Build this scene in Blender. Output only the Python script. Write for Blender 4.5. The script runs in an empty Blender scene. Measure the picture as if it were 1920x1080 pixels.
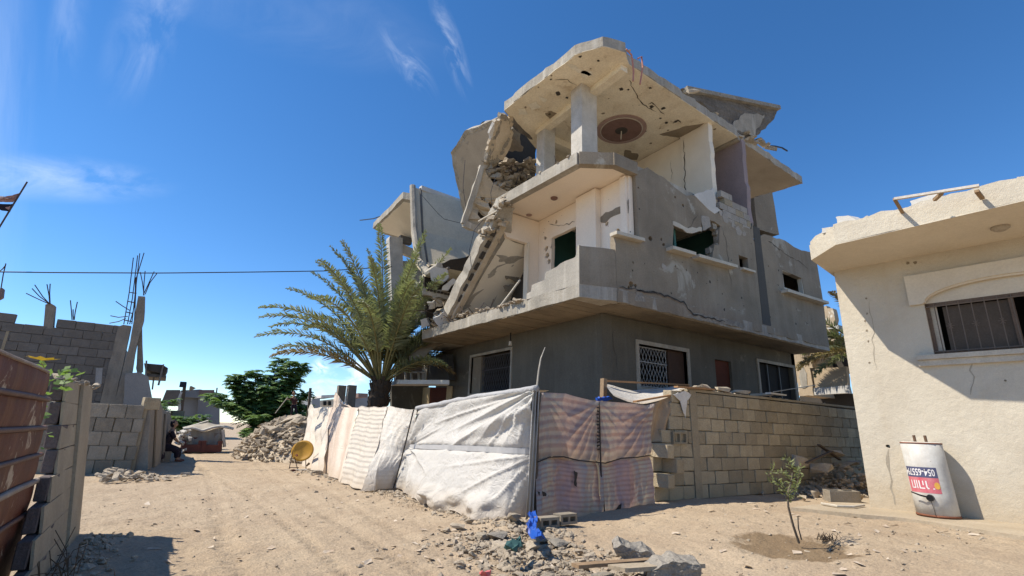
import bpy, bmesh, math, random
from mathutils import Vector, Matrix, noise
from mathutils.geometry import tessellate_polygon
rad = math.radians
V = Vector
SC = bpy.context.scene
COL = SC.collection

# ------------------------------------------------------------------ camera
cam_d = bpy.data.cameras.new('camera')
cam_d.sensor_fit = 'HORIZONTAL'; cam_d.sensor_width = 36.0
cam_d.lens = 36.0 * 930.0 / 1920.0
cam_d.clip_start = 0.05; cam_d.clip_end = 4000
cam = bpy.data.objects.new('camera', cam_d); COL.objects.link(cam)
cam.rotation_euler = Matrix(((0.82603, -0.18184, -0.53348), (-0.56269, -0.2118, -0.79907), (0.03231, 0.96025, -0.27728))).to_euler()
cam.location = (0, 0, 1.3)
SC.camera = cam

# ------------------------------------------------------------------ light
TO_SUN = V((-0.68, 0.36, 1.0)).normalized()
SUN_EL = math.asin(TO_SUN.z); SUN_AZ = math.atan2(TO_SUN.x, TO_SUN.y)
sun_d = bpy.data.lights.new('sun', 'SUN'); sun_d.energy = 4.9; sun_d.angle = rad(0.53)
sun_d.color = (1.0, 0.925, 0.80)
sun = bpy.data.objects.new('sun', sun_d); COL.objects.link(sun)
sun.rotation_euler = TO_SUN.to_track_quat('Z', 'Y').to_euler(); sun.location = (-20, 15, 40)

W = bpy.data.worlds.new('World'); SC.world = W; W.use_nodes = True
wt = W.node_tree; wt.nodes.clear()
def wn(t, **k):
    n = wt.nodes.new(t)
    for a, b in k.items(): setattr(n, a, b)
    return n
sky = wn('ShaderNodeTexSky', sky_type='NISHITA', sun_disc=False)
sky.sun_elevation = SUN_EL; sky.sun_rotation = SUN_AZ
sky.altitude = 3000; sky.air_density = 1.15; sky.dust_density = 0.0; sky.ozone_density = 3.0
geo = wn('ShaderNodeTexCoord')
def wmath(op, a, b=None):
    n = wn('ShaderNodeMath', operation=op)
    for i, v in enumerate((a, b)):
        if v is None: continue
        if isinstance(v, (int, float)): n.inputs[i].default_value = v
        else: wt.links.new(v, n.inputs[i])
    return n.outputs[0]
def cloud(center, along, la, lb, amp, scale, seed, sharp=1.0):
    """wisp: soft elliptical patch of stretched noise around a sky direction"""
    c = V(center).normalized(); a = V(along); a = (a - c * a.dot(c)).normalized(); b = c.cross(a)
    def dot(vec):
        n = wn('ShaderNodeVectorMath', operation='DOT_PRODUCT'); wt.links.new(geo.outputs['Generated'], n.inputs[0])
        n.inputs[1].default_value = vec; return n.outputs['Value']
    da, db, dc = dot(a), dot(b), dot(c)
    cmb = wn('ShaderNodeCombineXYZ')
    wt.links.new(wmath('MULTIPLY', da, scale * lb / la * 1.6), cmb.inputs[0]); wt.links.new(wmath('MULTIPLY', db, scale), cmb.inputs[1]); cmb.inputs[2].default_value = seed
    nz = wn('ShaderNodeTexNoise'); nz.inputs['Scale'].default_value = 1.0; nz.inputs['Detail'].default_value = 9; nz.inputs['Roughness'].default_value = 0.62
    nz.inputs['Distortion'].default_value = 0.9
    wt.links.new(cmb.outputs[0], nz.inputs['Vector'])
    r2 = wmath('ADD', wmath('POWER', wmath('ABSOLUTE', wmath('DIVIDE', da, la)), 2), wmath('POWER', wmath('ABSOLUTE', wmath('DIVIDE', db, lb)), 2))
    m = wmath('MAXIMUM', wmath('SUBTRACT', 1.0, r2), 0.0)
    m = wmath('MULTIPLY', wmath('POWER', m, 1.8), wmath('GREATER_THAN', dc, 0.0))
    n2 = wmath('MAXIMUM', wmath('SUBTRACT', nz.outputs['Fac'], 0.40), 0.0)
    return wmath('MULTIPLY', wmath('MULTIPLY', m, wmath('POWER', wmath('MULTIPLY', n2, 3.0), sharp)), amp)
CL = []
for cc in [((0.24764, 0.73284, 0.63373), (0.04364, 0.00943, -0.03026), 0.09, 0.03, 0.34, 22, 1.0, 1.3),((0.30883, 0.6845, 0.66037), (0.0441, 0.02404, -0.04929), 0.11, 0.024, 0.42, 22, 5.0, 1.2),((-0.12157, 0.81156, 0.57148), (-0.01062, 0.03169, -0.05046), 0.16, 0.05, 0.2, 14, 8.0, 1.2),((-0.25635, 0.86598, 0.42938), (0.01639, 0.04811, -0.10247), 0.34, 0.035, 0.14, 10, 11.0, 1.0),((-0.19058, 0.92285, 0.33471), (0.07139, 0.00476, 0.01933), 0.16, 0.04, 0.36, 14, 14.0, 1.0),((0.26349, 0.96113, 0.0825), (0.06166, -0.02171, 0.02601), 0.1, 0.035, 1.1, 26, 17.0, 1.0),((0.22385, 0.96914, 0.10328), (0.00331, -0.00167, 0.0081), 0.022, 0.02, 1.2, 40, 20.0, 1.0),((0.30653, 0.9458, 0.10726), (0.02796, -0.00974, 0.00186), 0.05, 0.03, 0.9, 26, 23.0, 1.0),((0.06253, 0.75395, 0.65395), (0.11745, -0.02343, 0.0048), 0.3, 0.09, 0.08, 8, 27.0, 1.0),((-0.20877, 0.82221, 0.52952), (0.00138, 0.03036, -0.04981), 0.14, 0.025, 0.16, 12, 37.0, 1.0)]:
    CL.append(cloud(*cc))
tot = CL[0]
for c in CL[1:]: tot = wmath('ADD', tot, c)
tot = wmath('MINIMUM', tot, 0.9)
hsv = wn('ShaderNodeHueSaturation'); hsv.inputs['Saturation'].default_value = 1.24; hsv.inputs['Hue'].default_value = 0.501; hsv.inputs['Value'].default_value = 1.0
wt.links.new(sky.outputs['Color'], hsv.inputs['Color'])
mx = wn('ShaderNodeMix', data_type='RGBA'); wt.links.new(tot, mx.inputs['Factor'])
wt.links.new(hsv.outputs['Color'], mx.inputs[6]); mx.inputs[7].default_value = (7.0, 7.4, 8.0, 1)
bg = wn('ShaderNodeBackground'); bg.inputs['Strength'].default_value = 0.14
wt.links.new(mx.outputs[2], bg.inputs['Color'])
ow = wn('ShaderNodeOutputWorld'); wt.links.new(bg.outputs[0], ow.inputs['Surface'])
vs = SC.view_settings; vs.view_transform = 'Standard'; vs.look = 'None'; vs.gamma = 1.0; vs.exposure = 0.48
try: vs.use_curve_mapping = False
except Exception: pass
SC.cycles.max_bounces = 8; SC.cycles.diffuse_bounces = 5

# ------------------------------------------------------------------ materials
def mat(name, c1, c2=None, sc=0.8, rough=0.9, bump=0.25, bsc=18.0, fine=0.15, streak=None, streak_amt=0.5, rnd=0.0, spots=None, spot_th=0.66, spot_sc=3.0, coords='world', base_dirt=None, metallic=0.0, backface=None):
    m = bpy.data.materials.new(name); m.use_nodes = True
    t = m.node_tree; N = t.nodes; L = t.links
    b = N['Principled BSDF']; b.inputs['Roughness'].default_value = rough; b.inputs['Metallic'].default_value = metallic
    if 'Specular IOR Level' in b.inputs: b.inputs['Specular IOR Level'].default_value = 0.25
    if coords == 'world':
        g = N.new('ShaderNodeNewGeometry'); pos = g.outputs['Position']
    else:
        g = N.new('ShaderNodeTexCoord'); pos = g.outputs['Object']
    oi = N.new('ShaderNodeObjectInfo')
    if rnd > 0 and coords != 'world':
        ad = N.new('ShaderNodeVectorMath'); ad.operation = 'ADD'; L.new(pos, ad.inputs[0])
        ms = N.new('ShaderNodeMath'); ms.operation = 'MULTIPLY'; ms.inputs[1].default_value = 37.0; L.new(oi.outputs['Random'], ms.inputs[0])
        L.new(ms.outputs[0], ad.inputs[1]); pos = ad.outputs[0]
    def nz(scale, detail=6, rgh=0.6, dist=0.0, vec=None):
        n = N.new('ShaderNodeTexNoise'); n.inputs['Scale'].default_value = scale; n.inputs['Detail'].default_value = detail
        n.inputs['Roughness'].default_value = rgh; n.inputs['Distortion'].default_value = dist
        L.new(vec or pos, n.inputs['Vector']); return n.outputs['Fac']
    def ramp(v, a, bb):
        r = N.new('ShaderNodeMapRange'); r.inputs['From Min'].default_value = a; r.inputs['From Max'].default_value = bb; r.clamp = True
        L.new(v, r.inputs['Value']); return r.outputs['Result']
    def mix(f, a, bb, mode='MIX'):
        x = N.new('ShaderNodeMix'); x.data_type = 'RGBA'; x.blend_type = mode
        if isinstance(f, float): x.inputs['Factor'].default_value = f
        else: L.new(f, x.inputs['Factor'])
        for i, v in ((6, a), (7, bb)):
            if isinstance(v, tuple): x.inputs[i].default_value = (*v, 1)
            else: L.new(v, x.inputs[i])
        return x.outputs[2]
    c2 = c2 or tuple(x * 0.78 for x in c1)
    col = mix(ramp(nz(sc, 8, 0.62, 0.4), 0.32, 0.68), c1, c2)
    if fine:
        f = ramp(nz(bsc * 2.2, 4, 0.7), 0.3, 0.7)
        col = mix(f, col, mix(1.0, col, (1 - fine * 1.6,) * 3, 'MULTIPLY'))
    if streak:
        mp = N.new('ShaderNodeMapping'); mp.inputs['Scale'].default_value = (2.6, 2.6, 0.22); L.new(pos, mp.inputs['Vector'])
        s = ramp(nz(1.3, 7, 0.65, 0.3, mp.outputs['Vector']), 0.5, 0.72)
        sm = N.new('ShaderNodeMath'); sm.operation = 'MULTIPLY'; sm.inputs[1].default_value = streak_amt; L.new(s, sm.inputs[0])
        col = mix(sm.outputs[0], col, streak)
    if spots:
        s = ramp(nz(spot_sc, 9, 0.7, 0.6), spot_th, spot_th + 0.05)
        col = mix(s, col, spots)
    if base_dirt:
        dc, dz0, dz1 = base_dirt; gg = N.new('ShaderNodeNewGeometry'); sz = N.new('ShaderNodeSeparateXYZ'); L.new(gg.outputs['Position'], sz.inputs[0])
        ma = N.new('ShaderNodeMath'); ma.operation = 'MULTIPLY_ADD'; L.new(nz(2.2, 9, 0.7, 0.5, gg.outputs['Position']), ma.inputs[0]); ma.inputs[1].default_value = -(dz1 - dz0) * 1.6; L.new(sz.outputs['Z'], ma.inputs[2])
        rr = N.new('ShaderNodeMapRange'); rr.inputs['From Min'].default_value = dz1 - (dz1 - dz0) * 0.9; rr.inputs['From Max'].default_value = dz0 - (dz1 - dz0) * 0.9; rr.inputs['To Max'].default_value = 0.75; L.new(ma.outputs[0], rr.inputs['Value'])
        col = mix(rr.outputs['Result'], col, dc)
    if rnd > 0:
        h = N.new('ShaderNodeHueSaturation'); L.new(col, h.inputs['Color'])
        r = N.new('ShaderNodeMapRange'); r.inputs['To Min'].default_value = 1 - rnd; r.inputs['To Max'].default_value = 1 + rnd
        L.new(oi.outputs['Random'], r.inputs['Value']); L.new(r.outputs['Result'], h.inputs['Value']); col = h.outputs['Color']
    L.new(col, b.inputs['Base Color'])
    if bump:
        a = N.new('ShaderNodeMath'); a.operation = 'ADD'; L.new(nz(bsc, 8, 0.7), a.inputs[0])
        m2 = N.new('ShaderNodeMath'); m2.operation = 'MULTIPLY'; m2.inputs[1].default_value = 2.5; L.new(nz(bsc * 0.16, 5, 0.6), m2.inputs[0]); L.new(m2.outputs[0], a.inputs[1])
        bp = N.new('ShaderNodeBump'); bp.inputs['Strength'].default_value = bump; bp.inputs['Distance'].default_value = 0.03
        L.new(a.outputs[0], bp.inputs['Height']); L.new(bp.outputs['Normal'], b.inputs['Normal'])
    return m
def flat(name, c, rough=0.6, metallic=0.0):
    return mat(name, c, tuple(x * 0.85 for x in c), sc=3, rough=rough, bump=0.05, fine=0.05, metallic=metallic)

M = {}
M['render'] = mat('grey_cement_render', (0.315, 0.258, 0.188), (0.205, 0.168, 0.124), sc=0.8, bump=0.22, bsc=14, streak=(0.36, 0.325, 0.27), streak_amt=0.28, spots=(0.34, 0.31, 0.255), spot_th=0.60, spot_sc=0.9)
M['render_shade'] = mat('shade_darkened_render', (0.150, 0.134, 0.105), (0.105, 0.094, 0.074), sc=0.7, bump=0.2, bsc=14, streak=(0.19, 0.17, 0.135), streak_amt=0.3, spots=(0.18, 0.16, 0.128), spot_th=0.62, spot_sc=1.0)  # copy of the grey render, darkened to paint in the overhang's shade
M['joint'] = mat('dark_cement_joint', (0.10, 0.094, 0.084), sc=0.8, bump=0.2)
M['edge'] = mat('raw_slab_edge', (0.42, 0.375, 0.305), (0.27, 0.245, 0.205), sc=1.4, bump=0.5, bsc=10, streak=(0.50, 0.47, 0.41), streak_amt=0.7)
M['broken'] = mat('broken_concrete', (0.42, 0.375, 0.30), (0.27, 0.24, 0.20), sc=3.0, bump=0.9, bsc=9, fine=0.3)
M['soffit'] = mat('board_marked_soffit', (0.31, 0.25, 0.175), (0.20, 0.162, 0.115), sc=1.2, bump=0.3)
M['ceil'] = mat('ochre_stained_ceiling', (0.86, 0.78, 0.61), (0.70, 0.60, 0.44), sc=1.5, bump=0.14, bsc=10, spots=(0.50, 0.41, 0.29), spot_th=0.60, spot_sc=1.5)
M['plaster'] = mat('pinkish_plaster', (0.85, 0.735, 0.60), (0.78, 0.665, 0.54), sc=0.8, bump=0.08, bsc=12, fine=0.06, spots=(0.40, 0.34, 0.28), spot_th=0.72, spot_sc=1.3)
M['cream'] = mat('cream_plaster', (0.76, 0.68, 0.55), (0.67, 0.59, 0.47), sc=0.8, bump=0.08, fine=0.06, spots=(0.45, 0.38, 0.30), spot_th=0.72, spot_sc=1.4)
M['mauve'] = mat('mauve_plaster', (0.36, 0.285, 0.28), (0.27, 0.22, 0.22), sc=0.9, bump=0.1)
M['teal'] = mat('dark_teal_paint', (0.06, 0.16, 0.135), (0.045, 0.12, 0.105), sc=0.6, bump=0.08, fine=0.05)
M['dark_fill'] = mat('near_black_fill', (0.075, 0.065, 0.055), sc=1.2, bump=0.3)  # near-black colour painting in the darkness of rooms, gaps and cracks
M['white_plaster'] = mat('white_plaster', (0.66, 0.63, 0.58), sc=1.5, bump=0.15, fine=0.1)
M['col'] = mat('whitewashed_column', (0.60, 0.56, 0.50), (0.42, 0.39, 0.34), sc=2.0, bump=0.35, streak=(0.30, 0.27, 0.23), streak_amt=0.6)
M['roofgrey'] = mat('grey_roof_membrane', (0.74, 0.63, 0.455), (0.60, 0.505, 0.365), sc=1.0, bump=0.2, bsc=12, streak=(0.36, 0.32, 0.26), streak_amt=0.5)
M['sill'] = mat('pale_stone_sill', (0.60, 0.54, 0.44), (0.48, 0.43, 0.35), sc=3, bump=0.2)
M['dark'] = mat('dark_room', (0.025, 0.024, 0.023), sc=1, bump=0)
M['brownroom'] = mat('dim_brown_panel', (0.085, 0.05, 0.035), sc=2, bump=0.1)
M['grille'] = flat('pale_painted_steel', (0.38, 0.37, 0.36), 0.5)
M['dgrille'] = flat('dark_painted_steel', (0.09, 0.085, 0.085), 0.5)
M['block'] = mat('sandy_block', (0.49, 0.405, 0.275), (0.385, 0.315, 0.215), sc=5, bump=0.6, bsc=26, fine=0.28, rnd=0.2, coords='object', base_dirt=((0.30, 0.25, 0.17), 0.2, 1.6))
M['blockd'] = mat('weathered_block', (0.36, 0.315, 0.25), (0.26, 0.23, 0.185), sc=4, bump=0.5, bsc=24, fine=0.25, rnd=0.2, coords='object', base_dirt=((0.21, 0.175, 0.13), 0.0, 1.0))
M['blockg'] = mat('grey_block', (0.20, 0.18, 0.16), (0.155, 0.14, 0.125), sc=4, bump=0.5, bsc=24, fine=0.2, rnd=0.13, coords='object')
M['mortar'] = mat('mortar', (0.37, 0.305, 0.21), sc=4, bump=0.5, bsc=20)
M['mortarg'] = mat('grey_mortar', (0.15, 0.135, 0.12), sc=4, bump=0.5, bsc=20)
M['colgrey'] = mat('raw_column_concrete', (0.29, 0.255, 0.21), (0.21, 0.185, 0.155), sc=2.5, bump=0.4, streak=(0.36, 0.32, 0.26), streak_amt=0.5)
M['stucco'] = mat('cream_rough_stucco', (0.64, 0.575, 0.46), (0.55, 0.485, 0.38), sc=1.1, bump=0.28, bsc=60, fine=0.16, streak=(0.47, 0.40, 0.30), streak_amt=0.4, base_dirt=((0.43, 0.345, 0.235), 0.3, 1.0))
M['stucco_smooth'] = mat('cream_smooth_render', (0.70, 0.625, 0.50), (0.61, 0.535, 0.42), sc=1.0, bump=0.15, bsc=14, fine=0.08)
M['rust'] = mat('rusty_red_sheet', (0.165, 0.043, 0.02), (0.09, 0.026, 0.015), sc=2.2, rough=0.62, bump=0.2, bsc=22, streak=(0.33, 0.14, 0.045), streak_amt=0.5, spots=(0.46, 0.36, 0.26), spot_th=0.60, spot_sc=3.2)
M['rib'] = mat('faded_rib_paint', (0.115, 0.045, 0.03), (0.17, 0.095, 0.07), sc=3, rough=0.6, bump=0.15)
M['sheetedge'] = mat('pale_sheet_edge', (0.42, 0.36, 0.30), (0.25, 0.15, 0.10), sc=4, rough=0.6)
M['wood'] = mat('weathered_wood', (0.36, 0.25, 0.15), (0.24, 0.16, 0.095), sc=3, bump=0.3, bsc=14)
M['dwood'] = mat('dark_weathered_wood', (0.13, 0.10, 0.075), sc=3, bump=0.3)
M['pole'] = mat('pale_stick', (0.50, 0.45, 0.37), sc=5, bump=0.2)
M['rebar'] = mat('rusty_rebar', (0.085, 0.062, 0.055), sc=6, rough=0.7, bump=0.2)
M['cable'] = flat('black_cable', (0.02, 0.025, 0.04), 0.5)
M['stone'] = mat('rubble_stone', (0.57, 0.475, 0.355), (0.43, 0.355, 0.265), sc=4, bump=0.7, bsc=20, fine=0.25, rnd=0.18)
M['stone_o'] = mat('rubble_chunk', (0.55, 0.465, 0.35), (0.40, 0.335, 0.255), sc=4, bump=0.7, bsc=20, fine=0.25, rnd=0.2, coords='object')
M['greychunk'] = mat('grey_concrete_chunk', (0.40, 0.36, 0.30), (0.29, 0.26, 0.22), sc=5, bump=0.7, bsc=18, fine=0.3, rnd=0.12, coords='object', spots=(0.55, 0.51, 0.44), spot_th=0.6, spot_sc=5)
M['pave'] = mat('sandy_concrete_apron', (0.47, 0.39, 0.285), (0.37, 0.30, 0.21), sc=1.5, bump=0.35, bsc=14, fine=0.15)
M['blue'] = flat('blue_plastic_sheet', (0.018, 0.085, 0.40), 0.35)
M['rag'] = flat('dull_teal_rag', (0.05, 0.12, 0.115), 0.85)
M['pinkrag'] = flat('pink_litter', (0.60, 0.16, 0.16), 0.7)
M['yellow'] = mat('yellow_ochre_paint', (0.50, 0.27, 0.032), (0.44, 0.23, 0.03), sc=4, rough=0.5, bump=0.05, spots=(0.26, 0.11, 0.03), spot_th=0.7, spot_sc=9)
M['tank'] = mat('white_enamel', (0.62, 0.605, 0.565), (0.50, 0.48, 0.435), sc=4, rough=0.5, bump=0.12, bsc=10, fine=0.08, streak=(0.40, 0.33, 0.26), streak_amt=0.4, spots=(0.24, 0.17, 0.11), spot_th=0.66, spot_sc=9)
M['rustedge'] = mat('rusted_rim', (0.15, 0.06, 0.03), (0.30, 0.12, 0.07), sc=9, rough=0.8, bump=0.3)
M['pipe'] = mat('rusty_pipe', (0.16, 0.095, 0.06), sc=9, bump=0.3)
M['blackp'] = flat('black_plastic', (0.015, 0.015, 0.016), 0.4)
M['labelblue'] = mat('navy_label', (0.075, 0.08, 0.15), (0.10, 0.105, 0.18), sc=8, rough=0.5, bump=0.03, spots=(0.45, 0.43, 0.42), spot_th=0.7, spot_sc=16)
M['labelred'] = mat('red_label', (0.56, 0.10, 0.13), (0.62, 0.22, 0.24), sc=6, rough=0.5, bump=0.03, spots=(0.62, 0.48, 0.46), spot_th=0.66, spot_sc=14)
M['labelwhite'] = flat('white_print', (0.74, 0.71, 0.70), 0.5)
M['labelyellow'] = flat('yellow_print', (0.75, 0.42, 0.08), 0.5)
M['rosette'] = mat('brown_ceiling_paint', (0.235, 0.14, 0.115), (0.185, 0.11, 0.09), sc=6, bump=0.1)
M['rosette_pink'] = mat('dusty_pink_paint', (0.42, 0.29, 0.245), sc=6, bump=0.1)
M['skin'] = flat('skin', (0.36, 0.21, 0.14), 0.6)
M['darkcloth'] = mat('black_purple_cloth', (0.018, 0.014, 0.022), (0.03, 0.022, 0.034), sc=6, bump=0.2)
M['redcloth'] = mat('dark_red_cloth', (0.10, 0.032, 0.03), (0.06, 0.025, 0.025), sc=6, bump=0.2)
M['shoe'] = flat('brown_leather', (0.14, 0.055, 0.035), 0.5)
M['trunk'] = mat('palm_trunk_bark', (0.095, 0.065, 0.042), (0.05, 0.036, 0.026), sc=6, bump=0.8, bsc=14)
M['bark'] = mat('grey_bark', (0.15, 0.12, 0.09), sc=6, bump=0.5)
M['furn'] = flat('maroon_vinyl', (0.13, 0.045, 0.038), 0.6)
M['farwall'] = mat('pale_grey_wall', (0.30, 0.315, 0.33), (0.22, 0.235, 0.25), sc=0.35, bump=0.2)
M['farblock'] = mat('far_grey_block', (0.27, 0.27, 0.27), (0.20, 0.20, 0.205), sc=0.5, bump=0.2)
M['door'] = mat('red_brown_door', (0.13, 0.038, 0.02), (0.09, 0.028, 0.016), sc=2, bump=0.1)
M['yplaster'] = mat('yellowish_plaster', (0.56, 0.43, 0.25), (0.47, 0.35, 0.20), sc=1.2, bump=0.1)
def leafmat(name, c, c2, tr=0.25):
    m = mat(name, c, c2, sc=2.0, rough=0.55, bump=0, fine=0)
    t = m.node_tree; b = t.nodes['Principled BSDF']; o = t.nodes['Material Output']
    tl = t.nodes.new('ShaderNodeBsdfTranslucent'); tl.inputs['Color'].default_value = (c[0] * 1.5, c[1] * 1.7, c[2] * 0.9, 1)
    mxs = t.nodes.new('ShaderNodeMixShader'); mxs.inputs[0].default_value = tr
    t.links.new(b.outputs[0], mxs.inputs[1]); t.links.new(tl.outputs[0], mxs.inputs[2]); t.links.new(mxs.outputs[0], o.inputs['Surface'])
    return m
M['palm'] = leafmat('palm_leaflet', (0.24, 0.25, 0.15), (0.15, 0.17, 0.10), 0.22)
M['palmdry'] = leafmat('dry_palm_leaflet', (0.28, 0.21, 0.11), (0.20, 0.145, 0.075), 0.15)
M['rachis'] = mat('palm_midrib', (0.26, 0.24, 0.10), (0.20, 0.17, 0.075), sc=3, bump=0.1)
M['leaf'] = leafmat('broad_leaf', (0.14, 0.225, 0.095), (0.09, 0.16, 0.075), 0.25)
M['leafy'] = leafmat('young_leaf', (0.17, 0.25, 0.08), (0.12, 0.19, 0.065), 0.3)
M['olive'] = leafmat('olive_leaf', (0.235, 0.25, 0.11), (0.15, 0.175, 0.08), 0.3)
M['petal'] = flat('yellow_petal', (0.92, 0.76, 0.05), 0.5)
M['drygrass'] = mat('dry_twig', (0.20, 0.145, 0.085), sc=4, bump=0)
M['block_pale'] = mat('pale_scoured_block', (0.42, 0.375, 0.32), (0.33, 0.30, 0.26), sc=3, bump=0.4, bsc=22, fine=0.2, rnd=0.1)
M['parapet'] = mat('washed_parapet_cement', (0.40, 0.365, 0.31), (0.30, 0.275, 0.235), sc=1.0, bump=0.3, streak=(0.56, 0.51, 0.43), streak_amt=0.7)
M['greyfrag'] = mat('spalled_roof_underside', (0.23, 0.205, 0.175), (0.13, 0.115, 0.10), sc=1.6, bump=0.9, bsc=7, fine=0.3)
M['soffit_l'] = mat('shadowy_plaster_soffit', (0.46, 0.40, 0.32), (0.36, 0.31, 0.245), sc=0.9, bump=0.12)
M['ceil_l'] = mat('flaking_ochre_ceiling', (0.60, 0.50, 0.37), (0.45, 0.365, 0.26), sc=1.8, bump=0.3, spots=(0.33, 0.27, 0.19), spot_th=0.62, spot_sc=2.6)
M['edge_d'] = mat('dark_raw_concrete', (0.19, 0.175, 0.155), (0.12, 0.11, 0.10), sc=2, bump=0.6, bsc=9)
M['conduit'] = flat('salmon_conduit', (0.45, 0.20, 0.15), 0.5)
def cloth_mat(name, c, c2, stripes=None, rough=0.75, sc=2.0, dirt=(0.42, 0.33, 0.22), dirt_th=0.58, transl=0.12, crease=0.5):
    """woven sheet: base tint, dusty stains, optional woven bands running along local v (object z) or columns"""
    m = mat(name, c, c2, sc=sc, rough=rough, bump=0.12, bsc=26, fine=0.05, spots=None, coords='object')
    t = m.node_tree; N = t.nodes; L = t.links; b = N['Principled BSDF']; src = b.inputs['Base Color'].links[0].from_socket
    uv = N.new('ShaderNodeUVMap'); uv.uv_map = 'uv'
    sp = N.new('ShaderNodeSeparateXYZ'); L.new(uv.outputs['UV'], sp.inputs[0])
    g = N.new('ShaderNodeTexCoord')
    def mth(op, a, bb=None, c_=None):
        n = N.new('ShaderNodeMath'); n.operation = op
        for i, v in enumerate((a, bb, c_)):
            if v is None: continue
            if isinstance(v, (int, float)): n.inputs[i].default_value = v
            else: L.new(v, n.inputs[i])
        return n.outputs[0]
    def mixc(f, a, bb):
        x = N.new('ShaderNodeMix'); x.data_type = 'RGBA'
        if isinstance(f, (int, float)): x.inputs['Factor'].default_value = f
        else: L.new(f, x.inputs['Factor'])
        for i, v in ((6, a), (7, bb)):
            if isinstance(v, tuple): x.inputs[i].default_value = (*v, 1)
            else: L.new(v, x.inputs[i])
        return x.outputs[2]
    col = src
    for (axis_, freq, wid, cc, amt, wob) in (stripes or []):
        nn = N.new('ShaderNodeTexNoise'); nn.inputs['Scale'].default_value = 2.2; nn.inputs['Detail'].default_value = 3; L.new(uv.outputs['UV'], nn.inputs['Vector'])
        v = mth('MULTIPLY_ADD', nn.outputs['Fac'], wob, sp.outputs[axis_])
        s = mth('SINE', mth('MULTIPLY', v, freq * 6.2832))
        mr = N.new('ShaderNodeMapRange'); mr.inputs['From Min'].default_value = wid - 0.6; mr.inputs['From Max'].default_value = wid + 0.6; L.new(s, mr.inputs['Value'])
        n3 = N.new('ShaderNodeTexNoise'); n3.inputs['Scale'].default_value = 3.0; L.new(g.outputs['Object'], n3.inputs['Vector'])
        col = mixc(mth('MULTIPLY', mr.outputs['Result'], mth('MULTIPLY', amt, mth('ADD', 0.45, n3.outputs['Fac']))), col, cc)
    nd = N.new('ShaderNodeTexNoise'); nd.inputs['Scale'].default_value = 1.7; nd.inputs['Detail'].default_value = 9; nd.inputs['Roughness'].default_value = 0.68; nd.inputs['Distortion'].default_value = 0.5; L.new(g.outputs['Object'], nd.inputs['Vector'])
    mr = N.new('ShaderNodeMapRange'); mr.inputs['From Min'].default_value = dirt_th; mr.inputs['From Max'].default_value = dirt_th + 0.16; mr.inputs['To Max'].default_value = 0.75; L.new(nd.outputs['Fac'], mr.inputs['Value'])
    col = mixc(mr.outputs['Result'], col, dirt)
    # splashed sand along the hem
    hem = N.new('ShaderNodeMapRange'); hem.inputs['From Min'].default_value = 0.80; hem.inputs['From Max'].default_value = 1.02; hem.inputs['To Max'].default_value = 0.65
    L.new(mth('MULTIPLY_ADD', nd.outputs['Fac'], 0.25, mth('SUBTRACT', sp.outputs[1], 0.12)), hem.inputs['Value'])
    col = mixc(hem.outputs['Result'], col, (0.46, 0.36, 0.25))
    L.new(col, b.inputs['Base Color'])
    ob = b.inputs['Normal'].links[0].from_node
    wn_ = N.new('ShaderNodeTexNoise'); wn_.inputs['Scale'].default_value = 5.0; wn_.inputs['Detail'].default_value = 6; wn_.inputs['Roughness'].default_value = 0.55; wn_.inputs['Distortion'].default_value = 1.6; L.new(g.outputs['Object'], wn_.inputs['Vector'])
    rg = mth('ABSOLUTE', mth('SUBTRACT', wn_.outputs['Fac'], 0.5))
    bb_ = N.new('ShaderNodeBump'); bb_.inputs['Strength'].default_value = crease; bb_.inputs['Distance'].default_value = 0.10; bb_.invert = True
    L.new(rg, bb_.inputs['Height']); L.new(ob.outputs['Normal'], bb_.inputs['Normal']); L.new(bb_.outputs['Normal'], b.inputs['Normal'])
    if transl:
        o = N['Material Output']; tl = N.new('ShaderNodeBsdfTranslucent'); L.new(col, tl.inputs['Color'])
        mxs = N.new('ShaderNodeMixShader'); mxs.inputs[0].default_value = transl
        L.new(b.outputs[0], mxs.inputs[1]); L.new(tl.outputs[0], mxs.inputs[2]); L.new(mxs.outputs[0], o.inputs['Surface'])
    return m
M['tarp_white'] = cloth_mat('white_woven_tarpaulin', (0.61, 0.58, 0.53), (0.53, 0.50, 0.45), rough=0.5, dirt=(0.58, 0.47, 0.34), dirt_th=0.66)
M['tarp_cream'] = cloth_mat('cream_woven_sheet', (0.68, 0.61, 0.515), (0.60, 0.53, 0.44), rough=0.7, dirt=(0.52, 0.41, 0.28), dirt_th=0.6)
M['tarp_pink'] = cloth_mat('pinkish_beige_sheet', (0.64, 0.52, 0.42), (0.57, 0.455, 0.365), rough=0.8, stripes=[(0, 3.2, 0.3, (0.76, 0.66, 0.56), 0.6, 0.1)], dirt_th=0.64)
M['tarp_stripe'] = cloth_mat('grey_striped_awning', (0.64, 0.58, 0.49), (0.58, 0.52, 0.435), stripes=[(1, 17, 0.35, (0.37, 0.325, 0.28), 0.8, 0.02)], dirt_th=0.64)
M['tarp_mix'] = cloth_mat('cream_faintly_striped_sheet', (0.67, 0.63, 0.56), (0.61, 0.56, 0.49), stripes=[(1, 20, 0.5, (0.50, 0.44, 0.37), 0.35, 0.03)], dirt_th=0.62)
M['blanket'] = cloth_mat('pink_and_blue_striped_blanket', (0.60, 0.43, 0.35), (0.53, 0.385, 0.315), stripes=[(0, 1.05, 0.25, (0.50, 0.455, 0.355), 0.7, 0.25), (1, 8.5, 0.05, (0.36, 0.22, 0.19), 0.7, 0.10), (1, 4.3, 0.35, (0.25, 0.225, 0.25), 0.4, 0.12)], dirt=(0.33, 0.27, 0.22), dirt_th=0.57, rough=0.9, transl=0.2)
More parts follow.
